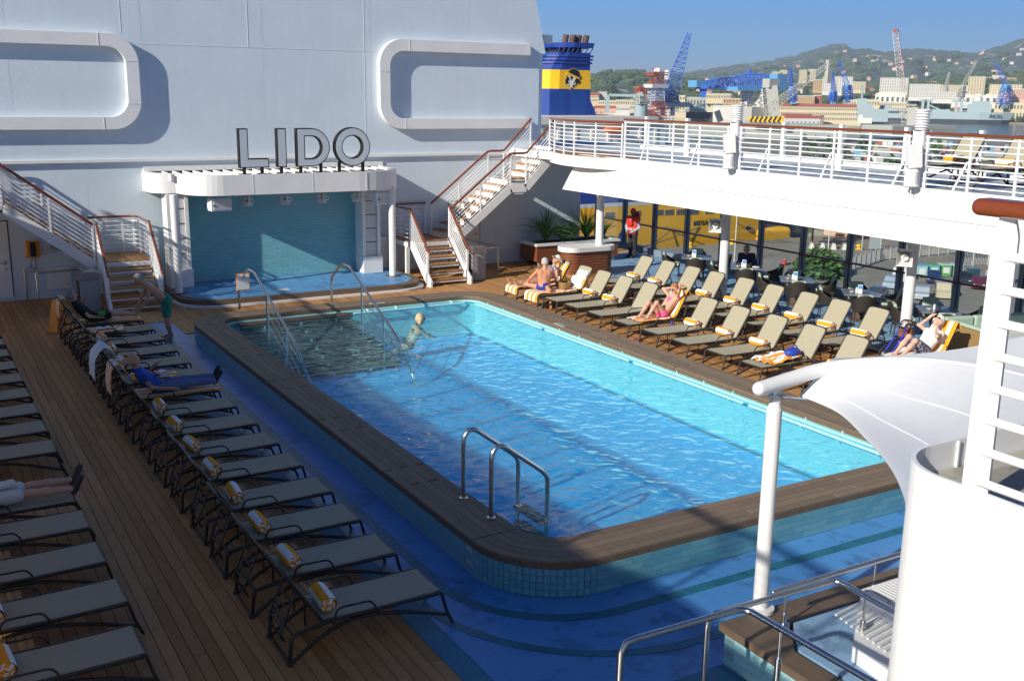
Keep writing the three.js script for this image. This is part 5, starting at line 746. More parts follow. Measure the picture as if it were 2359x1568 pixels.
{ const b = thing('paperback_book', 'dark blue paperback book lying on the reading man', 'book', [3.72, .75, row1[8] + .02], .3); part(b, 'cover', bx(.2, .03, .28, 0, .015, 0), M.blue); part(b, 'page_block', bx(.19, .022, .275, .008, .015, .003), M.lightGrey); b.rotation.z = -.25; }
human('woman in black with sunglasses lying on a lounger near the stairs', [4.69, 0, row1[14]], Math.PI, recline({ slide: .12, aL: [.12, .53, -.1], aR: [.15, .52, .12], kL: [.62, .58, -.12], kR: [.62, .58, .1], eR: [1.25, .66, .32], wR: [1.2, .92, .16], eL: [1.2, .62, -.34], wL: [.95, .56, -.22], face: [-.9, .35, 0], up: [.35, .93, 0] }), { skin: M.skin[0], glasses: 1, hair: M.hairGrey, long: 1, wear: [['dress', ['torso', 'sleeve'], blackCloth, .02], ['skirt', ['hips', 'shorts'], blackCloth, .025], ['sandals', ['shoe'], mat(.5, .4, .3, .7), .006]] });
{ const b = thing('hand_bag', 'dark handbag with a green panel on the lap of the woman in black', 'bag', [3.75, .64, row1[14] + .2]); part(b, 'body', rb(.26, .1, .18, .04), M.black); part(b, 'panel', bx(.16, .09, .02, .02, .02, .09), mat(.1, .45, .08, .6)); part(b, 'strap', curve([[-.12, .04, 0], [0, .12, .03], [.12, .04, 0]], .008, 5), M.black); }
human('person in white shorts and dark slippers lying on a lounger by the aisle', [1.62, 0, -14.45], Math.PI, recline({ slide: .1, aL: [.0, .52, -.14], aR: [-.03, .54, .17], kL: [.55, .55, -.12], kR: [.5, .56, .13], tL: [-.08, .68, -.16], tR: [-.12, .7, .2] }), { skin: M.skin[0], hair: M.hairGrey, wear: [['shirt', ['torso', 'sleeve'], whiteCloth, .018], ['shorts', ['hips', 'shorts'], whiteCloth, .03], ['slippers', ['shoe'], mat(.06, .06, .055, .8), .012]] });
{ const b = thing('paperback_book', 'pale book lying on the white shorts of the person by the aisle', 'book', [.78, .68, -14.42], .2); part(b, 'cover', bx(.28, .03, .2, 0, .015, 0), M.lightGrey); part(b, 'page_block', bx(.275, .022, .19, .003, .015, .008), M.white); }
human('grey haired man in green swim shorts bending over beside the loungers', [5.12, 0, -24.85], 0, { head: [-.55, 1.45, -.12], neck: [-.42, 1.33, -.08], chest: [-.25, 1.2, -.06], pelvis: [.02, .95, 0], sL: [-.36, 1.27, .1], sR: [-.34, 1.3, -.24], hL: [.02, .92, .1], hR: [.02, .92, -.1], eL: [-.42, 1.0, .1], eR: [-.45, 1.03, -.3], wL: [-.56, .8, -.02], wR: [-.58, .8, -.24], kL: [-.02, .5, .12], kR: [.05, .5, -.12], aL: [.05, .08, .12], aR: [.1, .08, -.13], tL: [-.1, .035, .13], tR: [-.06, .035, -.16], face: [-.85, -.5, -.1], up: [-.4, .9, 0] }, { skin: M.skin[1], hair: M.hairGrey, fat: 1.08, wear: [['swim_shorts', ['hips', 'shorts'], greenCloth, .03]] });
human('blond woman in sunglasses swimming in the pool with her head above water', [10.66, -.1, -22.6], 0, { head: [0, .49, 0], neck: [-.05, .34, 0], chest: [-.12, .14, 0], pelvis: [-.3, -.1, .02], sL: [-.1, .27, -.18], sR: [-.1, .27, .18], hL: [-.32, -.12, -.09], hR: [-.32, -.12, .09], eL: [.06, .08, -.28], eR: [.08, .08, .26], wL: [.24, .04, -.16], wR: [.26, .04, .14], kL: [-.6, -.3, -.1], kR: [-.62, -.25, .1], aL: [-.95, -.34, -.1], aR: [-.97, -.3, .1], tL: [-1.08, -.38, -.1], tR: [-1.1, -.34, .1], face: [.95, -.05, .25] }, { skin: M.skin[0], hair: M.hairBlond, long: 1, glasses: 1, wear: [['swimsuit', ['hips', 'chest'], blackCloth, .012]] });
human('bare backed grey haired man in blue swim trunks sitting on a flat lounger', [15.25, 0, -24.25], 0, { head: [.06, 1.2, -.1], neck: [.02, 1.04, -.04], chest: [0, .86, 0], pelvis: [0, .55, 0], sL: [-.17, .99, -.1], sR: [.19, .99, .03], hL: [-.09, .53, -.05], hR: [.09, .53, -.02], eL: [-.32, .78, -.22], eR: [.42, .76, -.12], wL: [-.33, .58, -.42], wR: [.6, .56, -.3], kL: [-.36, .56, -.42], kR: [-.06, .5, .36], aL: [-.02, .5, -.5], aR: [-.05, .1, .42], tL: [.14, .5, -.48], tR: [-.12, .05, .55], face: [.3, -.35, -.9], up: [.05, .95, -.3] }, { skin: mat(.60, .27, .16, .55), hair: M.hairWhite, fat: 1.12, wear: [['swim_trunks', ['hips'], mat(.01, .04, .32, .6), .012]] });
human('sunbather in a white brimmed hat and black print swimsuit lying on striped towel', [14.76, 0, fr[0] - .34], 0, recline({ slide: .16, aL: [.0, .5, -.1], aR: [.08, .5, .12], kL: [.58, .52, -.1], kR: [.6, .52, .1], eR: [1.3, .62, .33], wR: [1.2, .56, .2] }), { skin: M.skin[1], hat: mat(.78, .76, .7, .8), brim: 1, glasses: 1, wear: [['swimsuit', ['torso', 'hips'], printCloth, .012]] });
human('red haired woman in pink bikini sitting with knees drawn up on a lounger', [14.76, 0, fr[5] - .34], 0, { head: [1.55, 1.12, 0], neck: [1.55, .95, 0], chest: [1.48, .8, 0], pelvis: [1.24, .55, 0], sL: [1.54, .92, -.17], sR: [1.54, .92, .17], hL: [1.2, .54, -.09], hR: [1.2, .54, .09], eL: [1.5, 1.06, -.36], eR: [1.42, 1.12, .33], wL: [1.68, 1.12, -.16], wR: [1.62, 1.18, .14], fR: [.3, .3, -.6], fL: [.3, .3, .6], kL: [.86, .82, -.1], kR: [.95, .84, .1], aL: [.6, .5, -.1], aR: [.66, .5, .12], tL: [.46, .47, -.1], tR: [.5, .47, .13], face: [-.97, -.2, .1] }, { skin: M.skin[0], hair: M.hairRed, bun: 1, glasses: 1, size: .96, wear: [['bikini_top', ['chest'], pinkCloth, .016], ['bikini_bottom', ['hips'], pinkCloth, .01]] });
human('woman in white top and blue print skirt raising one arm on a striped lounger', [17.6, 0, -14.36], 0, recline({ slide: .14, kL: [.72, .82, -.1], kR: [.66, .78, .12], aL: [.3, .5, -.08], aR: [.28, .5, .12], tL: [.16, .48, -.08], tR: [.13, .48, .13], eL: [1.26, .98, -.3], wL: [1.46, 1.16, -.2], fL: [.4, .6, .2], eR: [1.12, .86, .28], wR: [1.36, .92, .06], face: [-.55, .8, .1], up: [.8, .55, 0] }), { skin: M.skin[2], hat: whiteCloth, glasses: 1, wear: [['top', ['torso'], whiteCloth, .025], ['skirt', ['hips', 'shorts'], printCloth, .025]] });
human('man in red cap and red life vest standing by the windows with folded hands', [22.84, .003, -30.37], 0, { head: [-.05, 1.64, .04], neck: [0, 1.47, 0], chest: [.01, 1.28, 0], pelvis: [0, .96, 0], sL: [-.03, 1.42, -.2], sR: [.05, 1.42, .2], hL: [0, .93, -.09], hR: [.02, .93, .09], eL: [-.1, 1.12, -.27], eR: [.08, 1.12, .27], wL: [-.22, .93, -.06], wR: [-.18, .93, .1], kL: [-.02, .5, -.1], kR: [.03, .5, .1], aL: [0, .08, -.1], aR: [.04, .08, .11], tL: [-.15, .04, -.11], tR: [-.1, .04, .14], face: [-.9, -.1, .42] }, { skin: mat(.16, .08, .05, .6), hat: M.red, peak: 1, wear: [['shirt', ['torso', 'arm'], mat(.35, .4, .5, .85), .012], ['life_vest', ['torso'], mat(.72, .05, .03, .7), .05], ['trousers', ['hips', 'thigh', 'calf'], mat(.025, .022, .03, .85), .022], ['shoes', ['shoe'], M.black, .014]] });
{ const v = scene.children[scene.children.length - 1]; part(v, 'vest_collar', nets([[[.06, 1.5, -.12], [.16, 1.58, .0], .07, .075], [[.16, 1.58, 0], [.1, 1.5, .14], .075, .07]], .014), mat(.62, .03, .02, .7)); part(v, 'vest_pouch', rb(.14, .22, .3, .04, -.17, 1.3, .03), mat(.62, .03, .02, .7)); part(v, 'reflective_tape', join(bx(.03, .06, .08, -.2, 1.4, .1), bx(.36, .04, .36, 0, 1.06, 0), bx(.06, .2, .03, .0, 1.4, .2)), M.lightGrey); }
human('woman in dark top and sunglasses reading at a table by the windows', [22.5, 0, -24.05], 0, { head: [-.1, 1.18, .1], neck: [-.03, 1.03, .03], chest: [.02, .88, -.02], pelvis: [.08, .56, -.08], sL: [-.16, .99, -.1], sR: [.14, .99, .14], hL: [.0, .55, -.14], hR: [.14, .55, -.02], eL: [-.3, .78, .02], eR: [.08, .78, .32], wL: [-.28, .77, .26], wR: [-.12, .77, .36], kL: [-.3, .54, .18], kR: [-.14, .54, .32], aL: [-.3, .1, .2], aR: [-.12, .1, .36], tL: [-.4, .04, .32], tR: [-.22, .04, .48], face: [-.65, -.15, .7] }, { skin: M.skin[0], hair: M.hairGrey, glasses: 1, wear: [['top', ['torso', 'arm'], navy, .02], ['trousers', ['hips', 'thigh', 'calf'], navy, .02], ['shoes', ['shoe'], M.black, .01]] });
// ---------- harbour and shore ----------
const DD = (x, y) => [(3072 + x / 2.2402) * .57593, (y / 2.2402) * .57593], CC = (x, y) => [(2048 + x / 2.2402) * .57593, (y / 2.2402) * .57593];
const dirOf = (x) => { const r = sight(x, 230), k = Math.hypot(r.x, r.z); return [r.x / k, r.z / k]; };
const place = (x, d) => { const [a, b] = dirOf(x); return [a * d, b * d]; };
const HB = {
  sea: mat(.03, .075, .10, .1, { bumpMap: rep(T.grit, .03), bumpScale: .5 }), quay: mat(.33, .30, .25, .9, { map: rep(T.grit, .02) }), shore: mat(.30, .27, .22, .9, { map: rep(T.grit, .01) }),
  cream: mat(.66, .56, .36, .8), pale: mat(.70, .68, .62, .8), ochre: mat(.55, .36, .18, .8), pink: mat(.62, .38, .28, .8), tile: mat(.42, .12, .08, .8), win: mat(.10, .12, .15, .3), craneBlue: mat(.02, .12, .55, .5), craneLight: mat(.12, .35, .62, .5), navy: mat(.34, .43, .46, .6), boot: mat(.03, .04, .055, .6), steelWhite: mat(.62, .61, .58, .6), craneRed: mat(.45, .08, .05, .6), concrete: mat(.45, .44, .40, .85),
};
{ const g = new THREE.PlaneGeometry(14000, 14000, 1, 1); g.rotateX(-Math.PI / 2); g.translate(2500, -21.5, -3000); struct('sea', uvm(g), HB.sea); }
const quay = struct('quay', uvm(slab([[24.7, 70], [24.7, -134.5], [148, -134.5], [150, -150], [165, -250], [200, -330], [430, -470], [640, -470], [760, -250], [760, 70]], -26, -18.5)), HB.quay);
struct('shore', uvm(slab([place(1000, 1010), place(1500, 990), place(1700, 1010), place(1900, 1120), place(2050, 1330), place(2250, 1420), place(2600, 1400), place(2600, 2300), place(1000, 2300)], -26, -19.5)), HB.shore);
// hills: strips of ground that rise from the shore to a skyline
const interp = (pts, x) => { if (x <= pts[0][0]) return pts[0][1]; for (let i = 1; i < pts.length; i++) if (x <= pts[i][0]) return lerp(pts[i - 1][1], pts[i][1], (x - pts[i - 1][0]) / (pts[i][0] - pts[i - 1][0])); return pts[pts.length - 1][1]; };
const hillTex = tex(512, 512, (u, v) => { const a = per(u, v, 6, 51, 5), b = per(u, v, 34, 7, 3), r = per(u, v, 9, 71, 4); const k = .8 + .35 * a + .45 * b; return r > .46 ? [.30 * k + .12, .30 * k + .11, .27 * k + .1] : [.07 * k + .01, .105 * k + .015, .07 * k + .015]; });
const hillMat = mat(1, 1, 1, .95, { map: hillTex });
const heights = (sky, d0, d1, rough, sd) => (x, d) => { const t = clamp((d - d0) / (d1 - d0)), top = far(x, interp(sky, x), d1)[1], e = Math.pow(t, 1.25); return lerp(-19, top, e) + rough * (fbm(x * .012 + sd, d * .0016, 2, 4) * Math.sin(Math.PI * Math.min(1, t * 1.02)) * 1.4 + fbm(x * .06 + sd, d * .006, 5, 3) * .25 * t); };
const skyFar = [[1000, 190], [1250, 178], [1450, 172], [1565, 167], [1655, 154], [1769, 138], [1830, 124], [1867, 113], [1903, 101], [1936, 100], [1957, 112], [1990, 112], [2031, 118], [2078, 112], [2103, 110], [2168, 116], [2237, 121], [2284, 105], [2359, 82], [2500, 50], [2700, 60]];
const skyNear = [[1000, 195], [1200, 180], [1360, 172], [1411, 171], [1475, 171], [1514, 180], [1566, 187], [1617, 195], [1700, 200], [1800, 206], [1900, 203], [2000, 200], [2080, 195], [2170, 190], [2250, 180], [2359, 172], [2500, 165]];
const hFar = heights(skyFar, 2600, 5200, 60, 3), hNear = heights(skyNear, 1500, 2500, 22, 11);
const hillStrip = (name, h, d0, d1, d2, nx, nd) => { const g = sheet((u, v) => { const x = lerp(980, 2680, u), d = v < .85 ? lerp(d0, d1, v / .85) : lerp(d1, d2, (v - .85) / .15), [a, b] = place(x, d); return [a, v < .85 ? h(x, d) : h(x, d1) * (1 - (v - .85) / .15 * .9) - 5, b]; }, nx, nd); const p = g.attributes.position, uv = g.attributes.uv; for (let i = 0; i < p.count; i++) uv.setXY(i, p.getX(i) / 900, (p.getZ(i) + p.getY(i) * 1.5) / 900); return struct(name, g, hillMat); };
hillStrip('mountain', hFar, 2400, 5200, 6000, 220, 70); hillStrip('hills', hNear, 1450, 2500, 2800, 220, 40);
{ // woods on the near hill and along the shore: clumps of foliage, one mass
  const src = []; for (let i = 0; i < 14; i++) { const g = new THREE.IcosahedronGeometry(rr(.28, .55), 1), p = g.attributes.position; for (let k = 0; k < p.count; k++) { const q = 1 + .5 * noise.noise(p.getX(k) * 5 + i, p.getY(k) * 5, p.getZ(k) * 5); p.setXYZ(k, p.getX(k) * q, p.getY(k) * q * .75, p.getZ(k) * q); } g.computeVertexNormals(); g.translate(rr(-.6, .6), rr(.2, .9), rr(-.6, .6)); src.push(g); }
  const geo = join(src), spots = [];
  for (let i = 0; i < 5200; i++) { const x = rr(1240, 2420), d = 1500 + 1000 * Math.pow(rnd(), .8); if (fbm(x * .02, d * .004, 9, 3) < -.12) continue; const [a, b] = place(x, d); spots.push([a, hNear(x, d), b, rr(6, 12)]); }
  for (let i = 0; i < 700; i++) { const x = rr(1240, 2400), d = x > 1880 ? rr(1430, 1560) : rr(1180, 1480); if (noise.noise(x * .03, d * .02, 4) < .02) continue; const [a, b] = place(x, d); spots.push([a, -19.5, b, rr(6, 10)]); }
  for (let i = 0; i < 1500; i++) { const x = rr(1500, 2420), d = rr(2650, 4600); if (fbm(x * .02, d * .002, 19, 3) < .05) continue; const [a, b] = place(x, d); spots.push([a, hFar(x, d), b, rr(10, 22)]); }
  const im = new THREE.InstancedMesh(geo, mat(.06, .10, .045, .95), spots.length), m4 = new THREE.Matrix4(), c = new THREE.Color(); spots.forEach((s, i) => { m4.makeRotationY(rnd() * 6.28).scale(V(s[3], s[3] * rr(.8, 1.2), s[3])).setPosition(s[0], s[1], s[2]); im.setMatrixAt(i, m4); const k = rr(.6, 1.35); im.setColorAt(i, c.setRGB(k * rr(.9, 1.25), k, k * rr(.75, 1))); });
  im.name = 'woodland'; im.userData = { label: 'dark green pine woods covering the hills behind the harbour', category: 'woods', kind: 'stuff' }; scene.add(im);
}
// buildings: a box turned to its bearing, with rows of windows, given by its outline in the view and its distance
function building(label, cat, [x0, y0], [x1, y1], d, wall, rows, cols, roof, group, depth = 14) {
  const w = (x1 - x0) / 2405.5 * d * 1.0, xm = (x0 + x1) / 2, top = far(xm, y0, d)[1], bot = far(xm, y1, d)[1] - 6, [px, pz] = place(xm, d), h = top - bot, [ax, az] = dirOf(xm);
  const t = thing(cat.replace(/ /g, '_'), label, cat.split(' ').pop(), [px, bot, pz], Math.atan2(-ax, -az), group);
  part(t, 'wall', aa(-w / 2, w / 2, 0, h, -depth, 0), wall);
  if (roof === 'hip') part(t, 'roof', ext([[-depth / 2 - .6, 0], [depth / 2 + .6, 0], [0, depth * .22]], w + 1).rotateY(Math.PI / 2).translate(-w / 2 - .5, h, -depth / 2), HB.tile); else if (roof === 'vault') { const n = Math.max(3, Math.round(w / 14)); for (let k = 0; k < n; k++) { const g = new THREE.CylinderGeometry(w / n / 2, w / n / 2, depth, 14, 1, false, 0, Math.PI); g.rotateZ(Math.PI / 2); g.rotateY(Math.PI / 2); g.scale(1, .5, 1); g.translate(-w / 2 + (k + .5) * w / n, h, -depth / 2); part(t, 'roof', g, HB.pale); } } else part(t, 'parapet', aa(-w / 2 - .3, w / 2 + .3, h, h + .8, -depth - .3, .3), HB.pale);
  const vis = h - 5; for (let r = 0; r < rows; r++) { const l = []; for (let c = 0; c < cols; c++) l.push(aa(-w / 2 + (c + .28) * w / cols, -w / 2 + (c + .72) * w / cols, 5 + vis * (r + .3) / rows, 5 + vis * (r + .78) / rows, -.3, .15)); if (l.length) part(t, 'window_row', join(l), HB.win, 'stuff'); } return t; }
const B = (l, c, a, b, d, w, r, q, roof, dep) => building(l, c, a, b, d, w, r, q, roof, undefined, dep);
B('lower cream twin tower block far up the slope', 'apartment block', DD(25, 645), DD(95, 715), 2300, HB.cream, 9, 4); B('taller cream twin tower block far up the slope', 'apartment block', DD(95, 630), DD(155, 710), 2310, HB.cream, 11, 4); B('slim cream tower block with vertical strips above the grey crane', 'apartment block', DD(268, 628), DD(332, 718), 2200, HB.cream, 12, 5); B('cream tower block behind the tip of the grey lattice jib', 'apartment block', DD(347, 622), DD(410, 700), 2210, HB.cream, 11, 5);
B('ochre apartment block beside the white slabs', 'apartment block', DD(400, 713), DD(487, 800), 1800, HB.ochre, 8, 6); B('white slab block behind the slender blue crane', 'apartment block', DD(487, 690), DD(598, 815), 1700, HB.pale, 11, 7); B('white slab block behind the blue jib crane', 'apartment block', DD(616, 690), DD(740, 820), 1690, HB.pale, 11, 7); B('low cream block beside the white slab blocks', 'apartment block', DD(742, 735), DD(860, 800), 1750, HB.cream, 4, 8);
B('broad white block with grey end behind the white lattice mast', 'apartment block', DD(1010, 700), DD(1230, 815), 1700, HB.pale, 9, 12); B('long white balcony block behind the naval ship masts', 'apartment block', DD(1280, 757), DD(1515, 865), 1650, HB.pale, 8, 14); B('beige stepped block behind the grey jib crane', 'apartment block', DD(1520, 765), DD(1790, 835), 1900, HB.cream, 5, 16); B('tall yellowish tower block with balcony columns behind the naval ship', 'apartment block', DD(1795, 690), DD(1920, 838), 1650, HB.cream, 13, 6);
B('small white villa block high in the trees', 'apartment block', DD(2000, 675), DD(2090, 702), 2300, HB.pale, 2, 8); B('cream apartment block behind the blue quay crane', 'apartment block', DD(2005, 762), DD(2240, 860), 1600, HB.cream, 7, 12); B('pink apartment block beyond the naval ship bow', 'apartment block', DD(2160, 800), DD(2360, 880), 1500, HB.pink, 5, 12); B('low white block with blank windows above the ship deck', 'apartment block', DD(1490, 826), DD(1700, 885), 1560, HB.pale, 4, 12);
B('long red roofed naval office building with three window rows', 'naval building', DD(100, 955), DD(810, 1075), 1150, HB.cream, 3, 42, 'hip', 13); B('ochre barrack block behind the red roofed offices', 'naval building', DD(250, 862), DD(412, 945), 1330, HB.ochre, 5, 9); B('red brick barrack block behind the red roofed offices', 'naval building', DD(412, 856), DD(478, 940), 1340, HB.tile, 4, 4); B('long low yellow store wall along the naval quay', 'naval building', DD(700, 895), DD(985, 950), 1360, HB.cream, 1, 14, null, 20);
B('white vaulted naval hall beside the naval ship stern', 'naval building', DD(978, 850), DD(1215, 925), 1420, HB.pale, 1, 6, 'vault', 40); B('beige flat roofed harbour office below the vaulted hall', 'naval building', DD(940, 918), DD(1225, 985), 1400, HB.cream, 2, 16); B('white vaulted sheds behind the naval ship superstructure', 'naval building', DD(1690, 860), DD(2080, 930), 1560, HB.pale, 1, 8, 'vault', 40); B('yellow gated store beyond the naval ship bow', 'naval building', DD(2080, 925), DD(2400, 1060), 1480, HB.cream, 2, 14, null, 20);
B('pale tower house beside the ferry funnel', 'town house', CC(775, 828), CC(850, 905), 1250, HB.pale, 5, 5); B('orange roofed house cluster beside the ferry funnel', 'town house', CC(700, 850), CC(778, 905), 1240, HB.cream, 2, 6, 'hip'); B('long pale warehouse with grey roof in the dockyard', 'warehouse', CC(780, 905), CC(935, 965), 1150, HB.cream, 2, 9); B('yellow workshop with a row of windows in the dockyard', 'warehouse', CC(935, 900), CC(1160, 975), 1130, HB.cream, 2, 11); B('small white dockyard hut group near the grey gantry', 'warehouse', CC(940, 955), CC(1060, 990), 1080, HB.pale, 1, 7);
B('cream harbour watch tower with flat top', 'watch tower', CC(1500, 860), CC(1552, 1020), 1040, HB.cream, 4, 2, null, 8); B('grey flat sided hall behind the watch tower', 'warehouse', CC(1572, 875), CC(1735, 965), 1300, HB.concrete, 1, 6, null, 30); B('cream long hall under the blue bridge crane', 'warehouse', CC(1700, 842), CC(1950, 885), 1400, HB.cream, 1, 12, null, 30); B('cream block house with flat roof under the bridge crane', 'warehouse', CC(1900, 885), CC(2055, 955), 1250, HB.ochre, 2, 6); B('long white quay shed behind the grey patrol ship', 'warehouse', CC(1820, 952), CC(2250, 1045), 1050, HB.pale, 0, 0, null, 30); B('cream wall of the old dock below the blue crane', 'warehouse', CC(1470, 1010), CC(1600, 1050), 1010, HB.cream, 0, 0, null, 10); B('low white dockyard shed beside the red and white tower', 'warehouse', CC(1170, 890), CC(1300, 960), 1200, HB.pale, 1, 6, null, 20);
for (let k = 0; k < 7; k++) { const a = CC(1600 + k * 38, 945), b = CC(1638 + k * 38, 985), d = 1150, w = (b[0] - a[0]) / 2405.5 * d, [px, pz] = place((a[0] + b[0]) / 2, d), top = far(a[0], a[1], d)[1], t = thing('sawtooth_shed', 'bay of the cream sawtooth roofed dockyard shed', 'shed', [px, -24, pz], Math.atan2(-dirOf(a[0])[0], -dirOf(a[0])[1]), 'sawtooth shed bays'); part(t, 'wall', aa(-w / 2, w / 2, 0, top + 20, -16, 0), HB.cream); part(t, 'roof', ext([[-w / 2, 0], [w / 2, 0], [-w / 2, 5]], 16).translate(0, top + 20, -16), HB.cream); }
for (let i = 0; i < 110; i++) { // low town between the docks and the hills
  const x = rr(1375, 2370), d = x > 1880 ? rr(1500, 1640) : rr(1090, 1480), [px, pz] = place(x, d), w = rr(12, 34), h = rr(5, 13), dd = rr(9, 16), [ax, az] = dirOf(x), t = thing('town_house', 'low pale town building between the docks and the wooded hills', 'building', [px, d > 1500 ? hNear(x, d) - 2 : -19.6, pz], Math.atan2(-ax, -az) + rr(-.5, .5), 'low town buildings behind the docks'); part(t, 'wall', aa(-w / 2, w / 2, 0, h, -dd / 2, dd / 2), [HB.pale, HB.cream, HB.pink, HB.ochre, HB.pale][i % 5]); if (i % 3) part(t, 'roof', ext([[-dd / 2 - .4, 0], [dd / 2 + .4, 0], [0, rr(1.5, 3.5)]], w + .8).rotateY(Math.PI / 2).translate(-w / 2 - .4, h, 0), i % 2 ? HB.tile : HB.concrete); else part(t, 'parapet', aa(-w / 2 - .2, w / 2 + .2, h, h + .7, -dd / 2 - .2, dd / 2 + .2), HB.pale);
  const n = Math.floor(w / 4), l = []; for (let r = 0; r < Math.floor(h / 3.2); r++) for (let c = 0; c < n; c++) l.push(bx(1.3, 1.4, .2, -w / 2 + (c + .5) * w / n, 1.9 + r * 3.1, dd / 2)); if (l.length) part(t, 'window_row', join(l), HB.win, 'stuff');
}
for (let i = 0; i < 120; i++) { // houses on the hillside
  const onFar = i < 80, x = onFar ? rr(1560, 2380) : rr(1600, 2380), d = onFar ? rr(3300, 4700) : rr(1750, 2400), [px, pz] = place(x, d), y = (onFar ? hFar : hNear)(x, d) + (onFar ? 4 : 3), s = onFar ? rr(.7, 1.25) : rr(.8, 1.3), w = 15 * s, dd = 10 * s, h = 7 * s; if (onFar && x < 1700 && d > 4200) continue;
  const t = thing('hillside_house', 'small pale house with red roof among the trees on the hillside', 'house', [px, y - 2, pz], rr(0, 3), 'houses on the hillside'); part(t, 'wall', aa(-w / 2, w / 2, 0, h + 2, -dd / 2, dd / 2), [HB.pale, HB.cream, HB.pink][i % 3]); part(t, 'roof', ext([[-dd / 2 - .5, 0], [dd / 2 + .5, 0], [0, 3]], w + 1).rotateY(Math.PI / 2).translate(-w / 2 - .5, h + 2, 0), i % 4 ? HB.tile : HB.pink);
}
// lattice masts and cranes
function lattice(a, b, w0, w1, n, r) { a = V(...a); b = V(...b); const d = b.clone().sub(a).normalize(); let s = V(0, 1, 0).cross(d); if (s.length() < .2) s = V(1, 0, 0); s.normalize(); const u = d.clone().cross(s), L = [], q = (t, i) => { const w = lerp(w0, w1, t) / 2, p = a.clone().lerp(b, t); return p.add(s.clone().multiplyScalar(i & 1 ? w : -w)).add(u.clone().multiplyScalar(i & 2 ? w : -w)); }; for (let i = 0; i < 4; i++) L.push(bar(q(0, i).toArray(), q(1, i).toArray(), r, 4)); for (let k = 0; k < n; k++) for (const [i, j] of [[0, 1], [1, 3], [3, 2], [2, 0]]) L.push(bar(q(k / n, k % 2 ? i : j).toArray(), q((k + 1) / n, k % 2 ? j : i).toArray(), r * .6, 4), bar(q(k / n, i).toArray(), q(k / n, j).toArray(), r * .6, 4)); return join(L); }
const pt = (p, d) => far(p[0], p[1], d);
{ const d = 930, t = thing('jib_crane', 'tall blue lattice jib crane on a white portal by the wooded hill', 'crane'); part(t, 'jib', lattice(pt(CC(1405, 905), d), pt(CC(1590, 295), d), 15, 3, 14, .5), HB.craneBlue); part(t, 'machine_house', lattice(pt(CC(1345, 915), d), pt(CC(1360, 745), d), 22, 8, 5, .7), HB.craneBlue); part(t, 'counter_frame', lattice(pt(CC(1300, 905), d), pt(CC(1440, 905), d), 12, 12, 4, .8), HB.craneBlue); part(t, 'cab', mv(bx(8, 8, 8), ...pt(CC(1275, 890), d)), HB.craneLight); part(t, 'backstay', bar(pt(CC(1352, 745), d), pt(CC(1545, 440), d), .35, 4), HB.craneBlue);
  const p0 = pt(CC(1400, 935), d); part(t, 'portal_deck', mv(bx(36, 4, 16), ...p0), HB.steelWhite); for (const x of [1352, 1440]) { const a = pt(CC(x, 935), d), b = pt(CC(x, 1035), d); part(t, 'portal_leg', beam(a, b, 4, 4), HB.steelWhite); } }
{ const d = 900, t = thing('lattice_tower', 'red and white lattice tower with antenna platform beside the blue crane', 'lattice tower'); part(t, 'lower_mast', lattice(pt(CC(1292, 1060), d), pt(CC(1292, 900), d), 13, 10, 6, .38), HB.craneRed); part(t, 'middle_mast', lattice(pt(CC(1292, 900), d), pt(CC(1292, 775), d), 10, 9, 5, .38), HB.steelWhite); part(t, 'platform', mv(bx(17, 3, 12), ...pt(CC(1292, 770), d)), HB.steelWhite); part(t, 'upper_mast', lattice(pt(CC(1300, 765), d), pt(CC(1300, 640), d), 9, 8, 4, .4), HB.craneRed); part(t, 'head_platform', join(mv(bx(15, 1, 11), ...pt(CC(1302, 668), d)), mv(bx(15, .7, 11), ...pt(CC(1302, 650), d))), HB.craneRed); for (const x of [1300, 1315]) part(t, 'dome', mv(new THREE.SphereGeometry(2.4, 10, 8), ...pt(CC(x, 632), d)), HB.pale); part(t, 'davit', join(bar(pt(CC(1285, 665), d), pt(CC(1280, 615), d), .5, 4), bar(pt(CC(1252, 612), d), pt(CC(1290, 618), d), .5, 4)), HB.craneRed); }
one('chimney', 'plain white round chimney standing among the wooded hills', 'chimney', join(bar(pt(CC(1397, 712), 2000), pt(CC(1397, 626), 2000), 6.5, 14, 5.4)), HB.pale);
